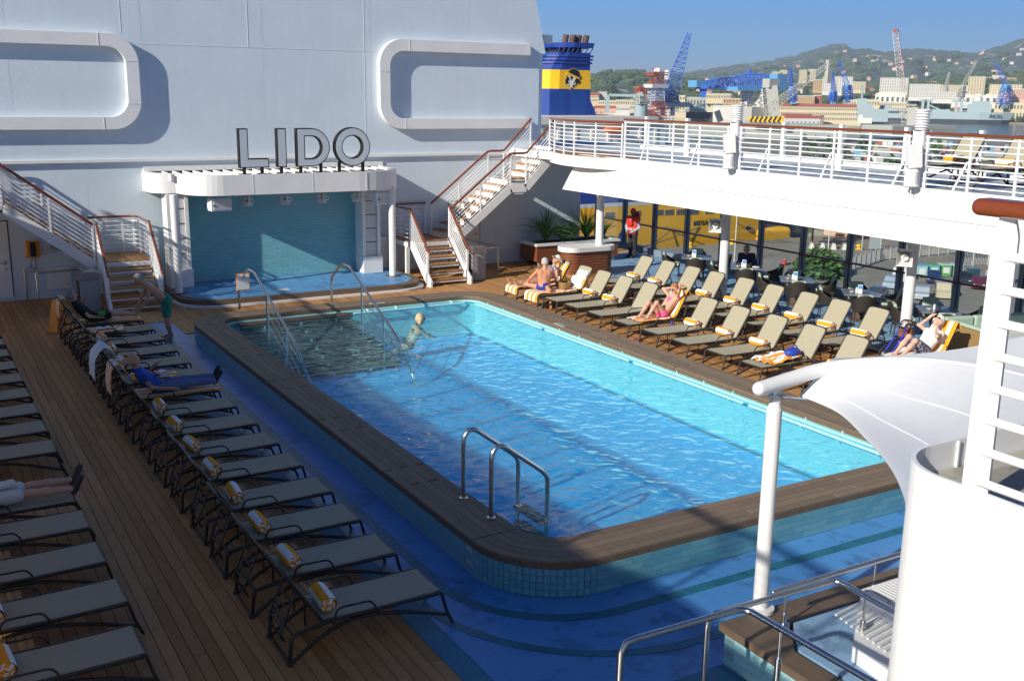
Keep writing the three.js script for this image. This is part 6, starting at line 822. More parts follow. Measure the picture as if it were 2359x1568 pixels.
{ const d = 980, t = thing('bridge_crane', 'long blue truss bridge crane spanning the dockyard sheds', 'crane'); const X0 = CC(1650, 740), X1 = DD(105, 700); const top = [[0, 742], [.2, 715], [.45, 690], [.62, 660], [.75, 658], [.88, 680], [1, 700]], bot = t2 => lerp(770, 782, t2); const L = [], P = (u, y) => { const x = lerp(X0[0], X1[0], u); return pt([x, y / 2.2402 * .57593], d); };
  for (const off of [0, 9]) { const sh = p => [p[0] + off * .5, p[1], p[2] - off]; let prev = null; for (let k = 0; k <= 22; k++) { const u = k / 22, a = sh(P(u, interp(top, u))), b = sh(P(u, bot(u))); L.push(bar(a, b, .5, 4)); if (prev) L.push(bar(prev[0], a, .8, 4), bar(prev[1], b, 1, 4), bar(k % 2 ? prev[0] : prev[1], k % 2 ? b : a, .45, 4)); prev = [a, b]; } } part(t, 'truss', join(L), HB.craneBlue);
  part(t, 'walkway', beam(P(0, 778), P(1, 788), 10, 3), HB.craneBlue); part(t, 'end_house', mv(bx(12, 14, 10), ...P(.985, 735)), HB.craneLight); part(t, 'end_house', mv(bx(12, 6, 12), ...P(.02, 750)), HB.craneLight); for (const [u, v, y] of [[.06, .09, 870], [.11, .09, 872], [.62, .6, 960], [.67, .63, 950]]) part(t, 'leg', beam(P(u, 780), P(v, y), 4, 4), HB.craneBlue);
  const w = thing('lattice_pier', 'white lattice pier tower under the blue bridge crane', 'lattice tower'), q = (x, y) => pt(CC(x, y), 900); for (const [a, b] of [[2120, 2095], [2245, 2262]]) part(w, 'leg', lattice(q(b, 1045), q(a, 800), 7, 6, 8, .7), HB.steelWhite); for (let k = 0; k < 3; k++) part(w, 'cross_brace', join(bar(q(2110, 810 + k * 75), q(2255, 885 + k * 75), 1, 5), bar(q(2250, 810 + k * 75), q(2105, 885 + k * 75), 1, 5)), HB.steelWhite); part(w, 'top_deck', mv(bx(48, 3, 12), ...q(2180, 797)), HB.craneLight); part(w, 'base_tank', mv(bx(30, 14, 16), ...q(2210, 1035)), HB.concrete); const c = thing('concrete_pylon', 'grey concrete pylon beside the white lattice pier', 'pylon'); part(c, 'shaft', beam(pt(DD(60, 1040), 890), pt(DD(35, 770), 890), 9, 9), HB.concrete); part(c, 'head', mv(bx(11, 7, 8), ...pt(DD(30, 745), 890)), HB.concrete); }
const crane = (l, base, knee, tip, d, m, m2, w = 7) => { const t = thing('quay_crane', l, 'crane'); part(t, 'tower', lattice(pt(base, d), pt(knee, d), w, w * .7, 7, .55), m); part(t, 'jib', lattice(pt(knee, d), pt(tip, d), w * .6, w * .2, 10, .4), m); part(t, 'cab', mv(bx(w * .75, w * .6, w * .6), ...pt([knee[0], knee[1] + 3], d)), m2); part(t, 'portal', join(beam(pt([base[0] - 4, base[1] + 8], d), pt([base[0] - 2, base[1]], d), 2.5, 2.5), beam(pt([base[0] + 4, base[1] + 8], d), pt([base[0] + 2, base[1]], d), 2.5, 2.5)), m2); };
crane('slim blue quay crane with upright jib beside the ochre barracks', DD(225, 900), DD(218, 780), DD(205, 605), 1150, HB.craneBlue, HB.craneLight); crane('slender blue quay crane in front of the white slab blocks', DD(585, 900), DD(590, 820), DD(583, 640), 1180, HB.craneBlue, HB.craneLight); crane('blue quay crane with leaning jib and hooked tip', DD(715, 890), DD(715, 770), DD(640, 545), 1200, HB.craneBlue, HB.craneLight, 9); crane('blue quay crane by the naval ship bow with leaning jib', DD(2115, 930), DD(2140, 775), DD(2045, 555), 1470, HB.craneBlue, HB.craneLight, 12); crane('grey jib crane behind the naval ship', DD(1735, 860), DD(1750, 770), DD(1875, 540), 1560, HB.concrete, HB.concrete, 8); crane('small grey jib crane between naval ship masts', DD(1590, 860), DD(1600, 780), DD(1630, 645), 1570, HB.concrete, HB.concrete, 6); crane('far blue crane peeping over the bridge crane truss', CC(2130, 660), CC(2132, 640), CC(2135, 612), 1500, HB.craneBlue, HB.craneBlue, 5);
{ const t = thing('floating_crane', 'very tall white and rust lattice sheer legs of a floating crane', 'crane'), d = 720; part(t, 'near_leg', lattice(pt(DD(1245, 1120), d), pt(DD(1140, 275), d), 5, 3, 24, .17), HB.steelWhite); part(t, 'rear_leg', lattice(pt(DD(1225, 820), d + 10), pt(DD(1160, 275), d + 10), 2.5, 2, 20, .1), HB.craneRed); part(t, 'head', mv(bx(3, 1.6, 2), ...pt(DD(1150, 275), d)), HB.craneRed); part(t, 'grey_boom', lattice(pt(DD(1190, 1000), d), pt(DD(1360, 1080), d), 5, 3, 6, .4), HB.concrete); part(t, 'tower_cab', beam(pt(DD(1290, 1150), d), pt(DD(1300, 960), d), 6, 6), HB.concrete); part(t, 'pontoon', mv(bx(60, 5, 24), ...pt(DD(1270, 1155), d)), HB.concrete);
  const g = thing('grey_derrick', 'thin grey lattice derrick boom leaning over the naval offices', 'crane'); part(g, 'boom', lattice(pt(DD(-30, 1010), 800), pt(DD(560, 560), 800), 7, 2.5, 24, .32), HB.concrete); part(g, 'stay', bar(pt(DD(15, 1045), 800), pt(DD(105, 875), 800), .5, 4), HB.steelWhite); part(g, 'pulley_block', mv(bx(4, 16, 3), ...pt(DD(545, 640), 800)), HB.concrete);
  const h = thing('pontoon_barge', 'grey barge deck with yellow and black hazard stripes', 'barge'), pm = pt(DD(-30, 1075), 640); part(h, 'hull', mv(bx(90, 8, 24), pm[0], pm[1] - 6, pm[2], -.65), HB.concrete); const a = pt(CC(2125, 1068), 620), b = pt(DD(140, 1072), 620), face = []; for (let k = 0; k < 15; k++) { const p = vv.mix(a, b, (k + .5) / 15); face.push(k); const s = part(h, 'hazard_stripe', mv(bx(1.7, 3.4, .6, 0, 0, 0, 0, 0, -.5), ...p, -.65), k % 2 ? M.black : M.yellow); } part(h, 'stripe_board', beam(a, b, .4, 3.2), M.yellow); }
{ // grey mast gantry beside the ferry
  const d = 620, t = thing('mast_gantry', 'grey steel mast with cross trees rising behind the ferry deck', 'mast'); part(t, 'column', bar(pt(CC(1152, 1065), d), pt(CC(1158, 900), d), 4, 10), HB.navy); part(t, 'cross_arm', join(beam(pt(CC(870, 850), d), pt(CC(1120, 855), d), 1.4, 1.4), beam(pt(CC(1120, 855), d), pt(CC(1175, 845), d), 1.4, 3), beam(pt(CC(1090, 860), d), pt(CC(1145, 910), d), 1.4, 1.4)), HB.navy); part(t, 'head_lattice', lattice(pt(CC(1158, 930), d), pt(CC(1158, 845), d), 8, 7, 4, .4), HB.concrete); part(t, 'side_post', beam(pt(CC(855, 1010), d), pt(CC(857, 850), d), 2.4, 2.4), HB.navy); const r = thing('signal_tower', 'short red and grey signal tower behind the mast gantry', 'tower'); part(r, 'shaft', lattice(pt(CC(1155, 860), 900), pt(CC(1155, 780), 900), 6, 5, 4, .6), HB.craneRed); part(r, 'platform', mv(bx(8, 2, 6), ...pt(CC(1155, 785), 900)), HB.craneRed); }
{ // naval supply ship along the far quay
  const d = 1380, P = (x, y, dd = d) => pt(DD(x, y), dd), t = thing('naval_ship', 'long grey naval supply ship with pale block superstructure at the bow', 'ship'), a = P(960, 1075), b = P(2170, 1075), L = Math.hypot(b[0] - a[0], b[2] - a[2]), ang = Math.atan2(-(b[2] - a[2]), b[0] - a[0]), k = L / 1210;
  t.position.set(a[0], -21.5, a[2]); t.rotation.y = ang; const X = x => (x - 960) * k, Y = y => (1075 - y) * k;
  const hl = (y0, y1, f0, f1) => { const w = 11, o = f => [[0, w * .8], [0, -w * .8], [X(1900), -w], [X(2100), -w * .6], [f, 0], [X(2100), w * .6], [X(1900), w]]; const A = o(f0), B2 = o(f1), pos = []; for (let i = 0; i < A.length; i++) { const j = (i + 1) % A.length; pos.push(A[i][0], y0, A[i][1], B2[j][0], y1, B2[j][1], A[j][0], y0, A[j][1], A[i][0], y0, A[i][1], B2[i][0], y1, B2[i][1], B2[j][0], y1, B2[j][1]); } for (let i = 1; i < A.length - 1; i++) pos.push(B2[0][0], y1, B2[0][1], B2[i + 1][0], y1, B2[i + 1][1], B2[i][0], y1, B2[i][1]); const g = new THREE.BufferGeometry(); g.setAttribute('position', new THREE.Float32BufferAttribute(pos, 3)); g.computeVertexNormals(); return g; };
  part(t, 'boot_topping', hl(-2, Y(1035), X(2165), X(2172)), HB.boot); part(t, 'hull', hl(Y(1034), Y(965), X(2172), X(2205)), HB.navy);
  const blk = (nm, x0, x1, y0, y1, z = 8, m = HB.navy) => part(t, nm, aa(X(x0), X(x1), Y(y0), Y(y1), -z, z), m);
  blk('superstructure', 1790, 2000, 966, 890); blk('bridge', 1830, 1985, 890, 862, 7); blk('superstructure', 980, 1170, 966, 940, 7); blk('superstructure', 1480, 1640, 966, 945, 6); blk('stern_house', 1000, 1100, 940, 915, 6);
  part(t, 'radar_dome', mv(new THREE.SphereGeometry(5, 12, 10), X(1875), Y(855), 0), HB.pale); for (const x of [1390, 1440, 1690, 1735]) { part(t, 'fuelling_mast', join(beam([X(x), Y(966), -4], [X(x), Y(855), -3], 3, 3), beam([X(x), Y(966), 4], [X(x), Y(855), 3], 3, 3), beam([X(x) - 5, Y(862), 0], [X(x) + 5, Y(862), 0], 8, 2.5)), HB.navy); } part(t, 'mast', bar([X(1905), Y(862), 0], [X(1905), Y(770), 0], .8, 6), HB.navy); part(t, 'boom', join(beam([X(1740), Y(900), 3], [X(1880), Y(955), 3], 1.5, 1.5), beam([X(1440), Y(900), 3], [X(1560), Y(955), 3], 1.5, 1.5)), HB.navy);
  const l = []; for (let i = 0; i < 16; i++) l.push(bx(2, 1.6, .4, X(1000 + i * 22), Y(972), 11.2)); part(t, 'porthole', join(l), HB.boot, 'stuff'); const tx = new TextGeometry('A630', { font: FONT, size: 4.2, depth: .3, curveSegments: 3 }); tx.rotateY(.1); tx.translate(X(1985), Y(1013), 11.0); part(t, 'hull_number', tx, HB.boot);
  const s = thing('patrol_ship', 'grey blue patrol ship moored at the dockyard quay', 'ship'), q = (x, y) => pt(CC(x, y), 960); part(s, 'hull', beam(q(1560, 1055), q(1800, 1055), 12, 10), HB.boot); part(s, 'deckhouse', beam(q(1590, 1015), q(1745, 1015), 12, 16), HB.navy); part(s, 'bridge', beam(q(1630, 985), q(1730, 985), 10, 8), HB.navy); part(s, 'mast', bar(q(1672, 990), q(1672, 920), .8, 6), HB.navy); part(s, 'funnel', beam(q(1830, 1050), q(1880, 1030), 10, 10), HB.boot);
  const f = thing('frigate', 'grey frigate with pyramid mast moored by the red roofed offices', 'ship'), z = (x, y) => pt(DD(x, y), 1090); part(f, 'hull', beam(z(800, 1030), z(1080, 1035), 12, 12), HB.navy); part(f, 'deckhouse', beam(z(815, 1000), z(945, 1000), 12, 15), HB.navy); part(f, 'pyramid_mast', beam(z(842, 960), z(848, 880), 9, 9), HB.navy); part(f, 'top_mast', join(bar(z(848, 880), z(848, 765), 1, 6), beam(z(836, 825), z(860, 825), 1, 1), beam(z(838, 800), z(858, 800), 1, 1)), HB.navy); const tb = thing('harbour_tug', 'small white harbour tug on the calm water', 'boat'), y = (x, v) => pt(DD(x, v), 1000); part(tb, 'hull', beam(y(805, 1078), y(935, 1080), 8, 5), HB.pale); part(tb, 'wheelhouse', beam(y(815, 1062), y(850, 1062), 6, 7), HB.pale); }
// ---------- the ferry at the next berth ----------
{ const yel = mat(.95, .49, .012, .55, { map: rep(T.streak, .03) }), blu = mat(.012, .05, .30, .45, { map: rep(T.streak, .05) }), wht = mat(.62, .67, .70, .6, { map: rep(T.streak, .04) });
  const t = thing('ferry', 'large ferry with yellow hull, pale upperworks and blue funnel moored at the quay', 'ferry');
  const bowP = (y0, y1, e0, e1) => { const o = e => [[30, -138], [126, -138], [132, -138.4], [e - 1, -142.5], [e, -150], [e - 3, -157.5], [128, -161], [30, -162]], A = o(e0), B2 = o(e1), pos = []; for (let i = 0; i < 8; i++) { const j = (i + 1) % 8; pos.push(A[i][0], y0, A[i][1], A[j][0], y0, A[j][1], B2[j][0], y1, B2[j][1], A[i][0], y0, A[i][1], B2[j][0], y1, B2[j][1], B2[i][0], y1, B2[i][1]); } for (let i = 1; i < 7; i++) pos.push(B2[0][0], y1, B2[0][1], B2[i][0], y1, B2[i][1], B2[i + 1][0], y1, B2[i + 1][1]); const g = new THREE.BufferGeometry(); g.setAttribute('position', new THREE.Float32BufferAttribute(pos, 3)); g.computeVertexNormals(); return uvm(g); };
  part(t, 'boot_topping', bowP(-23, -19.9, 133, 134), blu); part(t, 'hull', bowP(-19.9, -11.75, 134, 140), yel); part(t, 'white_strake', bowP(-11.74, -11.15, 139.6, 139.6), wht); part(t, 'blue_bulwark', bowP(-11.14, -8.4, 139.2, 138.6), blu);
  part(t, 'bow_ramp_housing', (() => { const g = rb(8.2, 3.6, 6.5, .8, 135.6, -18.9, -141); return g; })(), yel); part(t, 'bow_boot', bx(8.4, .9, 6.4, 135.5, -20.6, -141), blu);
  part(t, 'upper_works', uvm(aa(40, 124, -8.4, -2.2, -160, -139.5)), wht); part(t, 'upper_works', uvm(aa(45, 112, -2.2, 1.2, -158, -141)), wht); part(t, 'top_deck_edge', aa(40, 110, 1.2, 2.4, -158, -140.5), HB.pale);
  for (const [x, y, n] of [[98.9, -13.05], [104.2, -13.05], [109.0, -13.1], [111.1, -13.15], [113.5, -13.2], [116.5, -13.3], [119.8, -13.35], [124, -13.4]]) { const w = part(t, 'window', join(aa(x - .85, x - .06, y - .4, y + .4, -138.02, -137.9), aa(x + .06, x + .85, y - .4, y + .4, -138.02, -137.9)), HB.win); part(w, 'window_frame', aa(x - .95, x + .95, y - .5, y + .5, -138.01, -137.95), yel); }
  for (let k = 0; k < 9; k++) part(t, 'deck_opening', aa(88 + k * 3.9, 90 + k * 3.9, -5.2, -3.9, -139.6, -139.4), M.dark); for (let k = 0; k < 10; k++) part(t, 'deck_stanchion', aa(84 + k * 3.2, 84.5 + k * 3.2, -1.9, 1.1, -141.1, -140.8), HB.pale); part(t, 'lifeboat', mv(ball(.8, 0, 0, 0, 3, .8, .9), 101, .4, -140), mat(.75, .16, .05, .6)); part(t, 'side_stair', beam([101, -7.8, -139.2], [106, -2.4, -139.2], .8, .4), HB.pale);
  const tx = new TextGeometry('MEGA', { font: FONT, size: .82, depth: .05, curveSegments: 3 }); tx.translate(116.5, -15.7, -137.98); part(t, 'ship_name', tx, M.dark);
  for (const [x, y, r] of [[108.2, -16.9, .35], [129.1, -16.7, .55]]) part(t, 'mooring_port', bar([x, y, -138.02], [x, y, -137.9], r, 14), M.dark);
  const wave = new THREE.Shape(); wave.moveTo(98.2, -17.9); wave.quadraticCurveTo(99.4, -15.4, 100.6, -17.4); wave.quadraticCurveTo(101.2, -15.2, 102.4, -15.6); wave.lineTo(102.4, -18.6); wave.lineTo(98.2, -18.6); wave.closePath(); part(t, 'wave_emblem', ext(wave, .05, 0, 10).translate(0, 0, -137.99), blu);
  for (const [a, b] of [[[110, -15.6, -138], [132, -18.4, -130]], [[112, -16, -138], [100, -18.4, -133]], [[126, -15.5, -138], [136.2, -18.3, -119]], [[118, -16, -138], [96, -18.4, -134]]]) part(t, 'mooring_line', curve([a, vv.add(vv.mix(a, b, .5), [0, -.7, 0]), b], .09, 5, 10), mat(.2, .16, .1, .9));
  // funnel
  const fs = (y0, y1, l0, r0, l1, r1, z = 5) => { const o = (l, r) => { const p = []; for (let i = 0; i <= 6; i++) { const a = Math.PI * (1 + i / 6) - Math.PI / 2; p.push([l + z * .55 + z * .55 * Math.cos(a), z * Math.sin(a)]); } return [...p.map(q => [q[0], q[1]]), [r, -z], [r, z]].reverse(); }; const A = o(l0, r0), B2 = o(l1, r1), pos = [], n = A.length; for (let i = 0; i < n; i++) { const j = (i + 1) % n; pos.push(A[i][0], y0, A[i][1] - 155, A[j][0], y0, A[j][1] - 155, B2[j][0], y1, B2[j][1] - 155, A[i][0], y0, A[i][1] - 155, B2[j][0], y1, B2[j][1] - 155, B2[i][0], y1, B2[i][1] - 155); } for (let i = 1; i < n - 1; i++) pos.push(B2[0][0], y1, B2[0][1] - 155, B2[i][0], y1, B2[i][1] - 155, B2[i + 1][0], y1, B2[i + 1][1] - 155); const g = new THREE.BufferGeometry(); g.setAttribute('position', new THREE.Float32BufferAttribute(pos, 3)); g.computeVertexNormals(); return g; };
  const fu = part(t, 'funnel', join(fs(1.2, 5.0, 93.6, 104.8, 93.6, 102.7), fs(5.0, 6.7, 93.6, 102.7, 93.6, 102.7), fs(9.78, 10.75, 93.75, 102.5, 94.3, 102.5), fs(10.75, 12.6, 94.5, 102.45, 95.6, 102.5), fs(13.4, 14.2, 96.2, 103, 96.8, 103.3)), blu);
  part(fu, 'yellow_band', fs(6.7, 9.78, 93.62, 102.72, 93.7, 102.55, 5.01), mat(.92, .52, .01, .5)); for (let k = 0; k < 3; k++) part(fu, 'ring', fs(10.8 + k * .55, 11.1 + k * .55, 94.1 + k * .45, 102.75 + k * .12, 94.15 + k * .45, 102.75 + k * .12, 5.25), blu);
  for (let k = 0; k < 8; k++) part(fu, 'cap_post', bar([96.2 + k * .9, 12.6, -150.2], [96.5 + k * .95, 13.4, -150.2], .09, 4), blu); part(fu, 'inner_casing', aa(97.2, 102, 12.6, 13.4, -158, -152), M.dark); for (let k = 0; k < 4; k++) part(fu, 'exhaust_pipe', bar([98.7 + k * 1.3, 13.4, -152.4 + (k % 2) * .25], [99.15 + k * 1.3, 15.5, -152.4 + (k % 2) * .25], .5, 12), mat(.13, .065, .045, .8)); for (let k = 0; k < 2; k++) part(fu, 'panel', aa(94.6 + k * 4.2, 97.7 + k * 4.2, 1.6, 6.3, -149.99, -149.97), mat(.014, .065, .30, .35)); part(fu, 'rail', join(bar([94.6, 13.3, -150.3], [96.2, 13.3, -150.3], .05, 4), bar([94.7, 12.9, -150.3], [96.1, 12.9, -150.3], .05, 4), bar([94.6, 12.6, -150.3], [94.6, 14.6, -150.3], .05, 4)), blu);
  // profile head emblem on the band: black head with band round the brow and white face marks
  const E = (x, y) => [97.45 + (x - 497) / 312 * 3.45, 6.42 + (1095 - y) / 410 * 3.66], em = (pts, z, m, nm) => { const g = ext(shape(pts.map(p => E(...p))), .03); g.translate(0, 0, -149.98 + z); part(fu, nm, g, m); };
  const hat = []; for (let i = 0; i <= 12; i++) { const a = Math.PI * (1.0 - i / 12 * 1.02); hat.push([655 + 118 * Math.cos(a), 812 - 122 * Math.sin(a)]); }
  em([[540, 755], ...hat.slice(1), [768, 870], [745, 960], [600, 1092], [578, 1008], [520, 1005], [503, 985], [505, 945], [497, 905], [520, 870], [522, 800]], .0, mat(.9, .5, .01, .5), 'emblem_outline'); em([[545, 752], ...hat.slice(2, 12).map(([x, y]) => [655 + (x - 655) * .94, 812 + (y - 812) * .94]), [760, 862]], .035, M.black, 'emblem_cap'); em([[527, 812], [640, 845], [758, 885], [738, 955], [604, 1075], [582, 1000], [522, 1000], [508, 985], [510, 945], [503, 905], [526, 868]], .035, M.black, 'emblem_head');
  em([[522, 800], [540, 757], [765, 862], [755, 884], [640, 843]], .04, mat(.92, .52, .01, .5), 'emblem_band'); em([[525, 975], [590, 980], [590, 930], [640, 880], [655, 845], [685, 850], [688, 890], [665, 925], [640, 1000], [635, 1040], [600, 1042], [590, 1000], [525, 1000]], .07, HB.pale, 'emblem_face'); em([[540, 815], [580, 825], [600, 880], [605, 905], [580, 935], [590, 965], [575, 970], [560, 930], [585, 895], [565, 850], [545, 835]], .07, HB.pale, 'emblem_face'); const er = new THREE.TorusGeometry(.24, .05, 6, 16); er.translate(...E(662, 962), -149.88); part(fu, 'emblem_earring', er, HB.pale); em([[795, 825], [806, 855], [785, 900], [770, 870]], .0, M.black, 'emblem_knot'); em([[765, 895], [790, 945], [768, 985], [745, 935]], .0, M.black, 'emblem_knot');
}
// ---------- quay: parked cars, barriers, bush, fence, bins ----------
function car(label, x, z, turn, m, van) { const t = thing(van ? 'parked_van' : 'parked_car', label, van ? 'van' : 'car', [x, -18.5, z], turn), H = van ? 1.95 : 1.46, L = 4.3;
  const prof = van ? [[-2.15, .3], [2.15, .3], [2.2, .9], [1.75, 1.1], [1.2, 1.85], [1.0, H], [-2.05, H], [-2.18, 1.0]] : [[-2.1, .3], [2.1, .3], [2.15, .62], [2.0, .82], [1.05, .95], [.45, H - .08], [.1, H], [-1.1, H], [-1.75, 1.0], [-2.08, .92], [-2.15, .55]];
  part(t, 'body', (() => { const g = ext(prof, 1.6, .06); g.translate(0, 0, -.8); return g; })(), m);
  const gl = van ? [[1.7, 1.12], [1.18, 1.8], [-1.95, 1.8], [-1.95, 1.12]] : [[.98, .98], [.4, H - .13], [-1.05, H - .1], [-1.6, 1.0]]; part(t, 'window', (() => { const g = ext(gl, 1.76); g.translate(0, 0, -.88); return g; })(), HB.win); part(t, 'windscreen', van ? beam([1.74, 1.15, 0], [1.24, 1.82, 0], 1.4, .06) : beam([1.06, .97, 0], [.47, H - .1, 0], 1.35, .06), HB.win); part(t, 'rear_window', van ? beam([-2.2, 1.1, 0], [-2.12, 1.75, 0], 1.35, .05) : beam([-1.76, 1.02, 0], [-1.16, H - .06, 0], 1.3, .06), HB.win);
  for (const a of [-1.3, 1.32]) for (const s of [-1, 1]) { const w = part(t, 'wheel', bar([a, .31, s * .7], [a, .31, s * .9], .31, 14), M.black); part(w, 'rim', bar([a, .31, s * .9], [a, .31, s * .915], .19, 10), M.lightGrey); } for (const s of [-1, 1]) { part(t, 'headlight', bx(.08, .14, .32, 2.14, .7, s * .58), M.lightGrey); part(t, 'tail_light', bx(.06, .2, .2, van ? -2.2 : -2.13, .85, s * .66), M.red); } }
const paint = (r, g, b) => phys(r, g, b, .35, { clearcoat: 1, clearcoatRoughness: .08 });
car('silver hatchback parked nearest the beige van', 109.6, -85.2, -2.5, paint(.45, .48, .52)); car('beige van with dark rear window parked beside the silver hatchback', 112.6, -84.6, -2.4, paint(.55, .48, .33), true); car('dark grey hatchback parked alone by the window column', 104.6, -87.8, .5, paint(.05, .06, .08)); car('pale blue estate car parked below the white van', 112.4, -92.3, -2.6, paint(.35, .42, .5)); car('white van parked beyond the pale estate car', 117.5, -95.2, -2.55, paint(.7, .7, .7), true); car('dark blue saloon parked in front of the recycling bins', 121, -92.4, -2.55, paint(.02, .04, .12)); car('black saloon parked between two dark cars', 124, -89.8, -2.5, paint(.02, .02, .025)); car('dark green saloon parked farthest from the silver hatchback', 127.5, -91.2, -2.5, paint(.03, .06, .06)); car('dark red saloon parked beside the black saloon', 122.8, -86.8, -2.5, paint(.12, .02, .03)); car('grey estate car parked near the supermarket trolley', 129.5, -87.6, -2.6, paint(.2, .22, .25));
{ const lf = []; for (let i = 0; i < 900; i++) { const a = rr(0, 6.28), p = Math.acos(rr(-.2, 1)), r = rr(.75, 1.05), g = new THREE.PlaneGeometry(.55, .4); g.rotateX(rr(0, 3)); g.rotateY(rr(0, 6)); g.translate(4.8 * r * Math.sin(p) * Math.cos(a), .3 + 3.4 * r * Math.cos(p) + .35 * noise.noise(a * 2, p * 3, 1), 3.6 * r * Math.sin(p) * Math.sin(a)); lf.push([g, i % 3]); } const t = thing('quay_bush', 'large round green bush growing on the quay', 'bush', [110.5, -18.5, -103.5], .6); for (let k = 0; k < 3; k++) part(t, 'foliage', join(lf.filter(q => q[1] === k).map(q => q[0])), [mat(.06, .13, .03, .8), mat(.09, .18, .035, .8), mat(.045, .1, .025, .8)][k]); part(t, 'inner_foliage', ball(1, 0, .3, 0, 4, 2.8, 3, 14, 10), mat(.03, .06, .02, .9)); part(t, 'stem', bar([0, 0, 0], [0, 1.2, 0], .25, 8), mat(.1, .07, .05, .9));
  const fence = (l, a, b, n) => { const f = thing('quay_fence', l, 'fence'); for (let k = 0; k < n; k++) { const p = [lerp(a[0], b[0], k / (n - 1)), lerp(a[1], b[1], k / (n - 1))]; part(f, 'post', aa(p[0] - .06, p[0] + .06, -18.5, -16.4, p[1] - .06, p[1] + .06), HB.steelWhite); if (k < n - 1) { const q = [lerp(a[0], b[0], (k + 1) / (n - 1)), lerp(a[1], b[1], (k + 1) / (n - 1))], m = []; for (let j = 1; j < 9; j++) { const c = [lerp(p[0], q[0], j / 9), lerp(p[1], q[1], j / 9)]; m.push(bx(.035, 1.8, .035, c[0], -17.45, c[1])); } m.push(beam([p[0], -16.5, p[1]], [q[0], -16.5, q[1]], .05, .05), beam([p[0], -18.3, p[1]], [q[0], -18.3, q[1]], .05, .05)); part(f, 'mesh_panel', join(m), HB.steelWhite); } } };
  fence('white barred quay fence running past the bush', [113.8, -102.7], [129.2, -108.8], 9); fence('white barred quay fence beyond the recycling bins', [129.4, -108.9], [147.7, -109], 9); fence('white barred gate behind the parked cars', [136, -100], [146, -97], 5);
  [[130.4, -124.07], [131.8, -123.0], [133.2, -121.9], [134.6, -120.8]].forEach(([x, z]) => one('concrete_barrier', 'low pale concrete barrier block on the open quay', 'barrier', uvm(ext([[-.4, 0], [.4, 0], [.18, .9], [-.18, .9]], 1.5, .02).rotateY(-.75).translate(0, -18.5, 0)), HB.pale, 'concrete barriers on the quay', [x, 0, z]));
  for (const [x, z, l] of [[113.0, -112.6, 'tilted red and white plastic road barrier on the quay'], [114.4, -111.8, 'upright red and white plastic road barrier on the quay']]) { const b = thing('road_barrier', l, 'barrier', [x, -18.5, z], .7); for (let k = 0; k < 3; k++) part(b, 'section', rb(.62, .85, .4, .06, -.62 + k * .62, .43, 0), k % 2 ? M.white : M.red); }
  for (const [x, z, l] of [[136.2, -119.2, 'yellow mooring bollard beside the standing sign frame'], [121, -133, 'yellow mooring bollard near the ferry bow'], [112, -133.2, 'yellow mooring bollard below the ferry windows']]) { const b = thing('mooring_bollard', l, 'bollard', [x, -18.5, z]); part(b, 'post', bar([0, 0, 0], [0, .55, 0], .3, 12), M.yellow); part(b, 'head', ball(.48, 0, .62, 0, 1, .55, 1), M.yellow); part(b, 'foot', bar([0, 0, 0], [0, .12, 0], .55, 12), M.yellow); }
  const colors = [mat(.35, .55, .6, .5), mat(.15, .45, .55, .5), mat(.12, .4, .12, .5), mat(.55, .6, .6, .5)]; colors.forEach((m, k) => { const b = thing('recycling_bin', ['pale grey recycling bin with green lid edge', 'turquoise recycling bin in the bin row', 'green recycling bin in the bin row', 'white recycling bin at the end of the bin row'][k], 'recycling bin', [122.6 + k * 1.9, -18.5, -96 + k * .5], -.5); part(b, 'body', rb(1.5, 1.6, 1.3, .08, 0, .85, 0), m); part(b, 'lid', rb(1.55, .15, 1.35, .05, 0, 1.72, 0), colors[(k + 1) % 4]); part(b, 'label_panel', bx(.9, .8, .03, 0, .95, .66), M.white); });
  const sb = thing('quay_sign', 'tall dark sign board in a steel frame on the quay', 'sign', [136.6, -18.5, -117.6], -.6); part(sb, 'board', bx(1.8, 3.4, .1, 1, 2, 0), M.grey); part(sb, 'frame', join(bar([-1, 0, 0], [-1, 4, 0], .08, 6), bar([2, 0, 0], [2, 4, 0], .08, 6), bar([-1, 4, 0], [2, 4, 0], .08, 6)), HB.steelWhite);
  for (const [x, z, l] of [[108, -118, 'thin lamp pole standing near the ferry name'], [121.3, -112, 'thin lamp pole standing beside the bush'], [127, -132, 'lamp pole with white head in front of the ferry bow']]) { const p = thing('quay_lamp', l, 'lamp post', [x, -18.5, z]); part(p, 'pole', bar([0, 0, 0], [0, 8, 0], .09, 6), HB.steelWhite); part(p, 'lamp_head', rb(1.1, .2, .4, .06, .4, 8.05, 0), HB.pale); }
  const tr = thing('luggage_trolley', 'small loaded trolley standing on the quay', 'trolley', [131.1, -18.5, -91.3], .4); part(tr, 'basket', bx(1, .8, .6, 0, .75, 0), M.grey); part(tr, 'load', rb(.8, .5, .5, .1, 0, 1.3, 0), M.red); for (const a of [-.4, .4]) part(tr, 'wheel', bar([a, .15, -.25], [a, .15, .25], .14, 8), M.black);
}
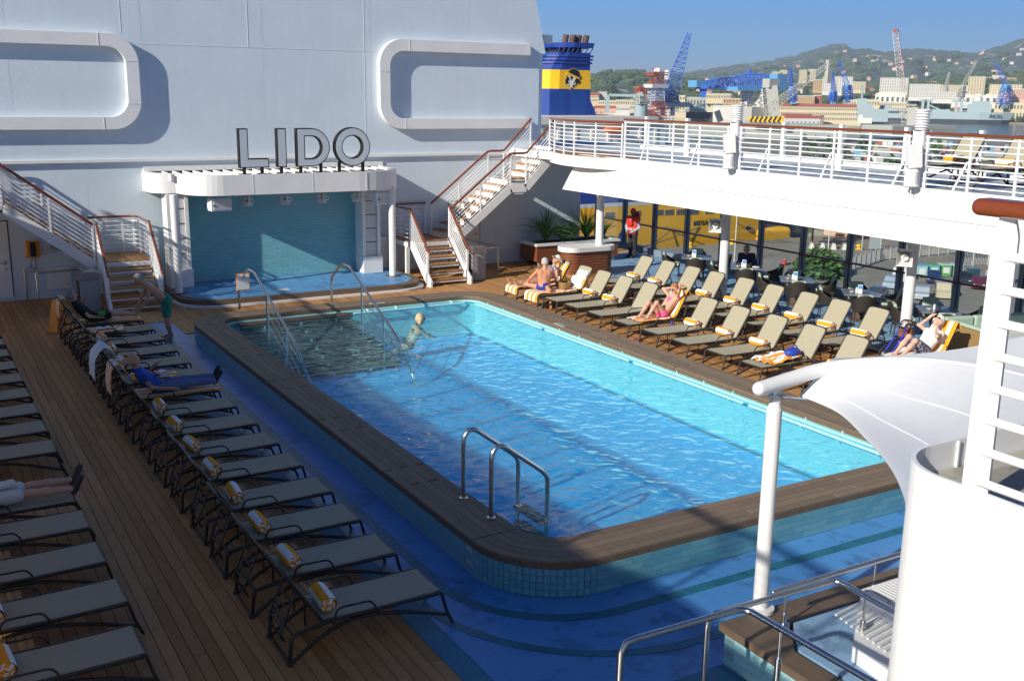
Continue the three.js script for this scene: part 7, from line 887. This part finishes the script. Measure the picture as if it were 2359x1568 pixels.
// container yard and sheds beyond the quay
{ let k = 0; const cols = [HB.pale, HB.pink, M.grey, HB.craneLight, HB.tile, HB.concrete]; for (let i = 0; i < 90; i++) { const x = rr(1980, 2370), d = rr(260, 620), [px, pz] = place(x, d); if (pz < -440) continue; const c = thing('container', 'shipping container or low store standing in the quay yard', 'container', [px, -18.5, pz], Math.round(rr(0, 1)) * 1.57 + .5, 'containers in the quay yard'); part(c, 'box', uvm(rb(6 * rr(.8, 2), 2.6 * (rnd() > .75 ? 2 : 1), 2.6, .08, 0, 1.3, 0, 1)), cols[k++ % 6]); part(c, 'door', bx(.1, 2.2, 2.2, 3.0, 1.25, 0), M.grey); }
  for (let i = 0; i < 46; i++) { const x = rr(1980, 2370), d = rr(240, 600), [px, pz] = place(x, d); if (pz < -440) continue; one('yard_barrier', 'yellow barrier block standing in the quay yard', 'barrier', rb(3.2, .9, .6, .1, 0, .45, 0, 1), M.yellow, 'yellow barriers in the quay yard', [px, -18.5, pz], rr(0, 3)); }
  for (const [x, d, w, l] of [[2005, 205, 16, 'orange roofed quay shed seen through the deck rail'], [2050, 225, 18, 'salmon roofed quay shed beside the orange roofed shed']]) { const [px, pz] = place(x, d), s = thing('quay_shed', l, 'shed', [px, -18.5, pz], .6); part(s, 'wall', aa(-w / 2, w / 2, 0, 4, -5, 5), HB.pink); part(s, 'roof', ext([[-5.6, 0], [5.6, 0], [0, 2.4]], w + 1).rotateY(Math.PI / 2).translate(-w / 2 - .5, 4, 0), mat(.55, .2, .12, .8)); }
  for (let i = 0; i < 26; i++) { const x = rr(1840, 2380), d = rr(170, 480), [px, pz] = place(x, d); if (pz < -430 || (pz < -130 && px < 175)) continue; const s = rr(2.2, 4.2), lf = []; for (let j = 0; j < 70; j++) { const v = V(rr(-1, 1), rr(-.8, 1), rr(-1, 1)); if (v.length() > 1) continue; const g = new THREE.PlaneGeometry(.45, .45); g.rotateX(rr(0, 6)); g.rotateY(rr(0, 6)); g.translate(v.x, v.y + 1.6, v.z); lf.push(g); } const t = thing('quay_tree', 'small green tree growing in the quay yard', 'tree', [px, -18.5, pz], 0, 'trees in the quay yard'); const cr = part(t, 'crown', join(lf), mat(.07, .13, .04, .9)); cr.scale.setScalar(s); part(t, 'trunk', bar([0, 0, 0], [0, s * 1.2, 0], .18, 6), mat(.1, .07, .05, .9)); }
}
scene.fog = new THREE.FogExp2(new THREE.Color().setRGB(.62, .76, .92), .00012);
renderer.render(scene, camera);
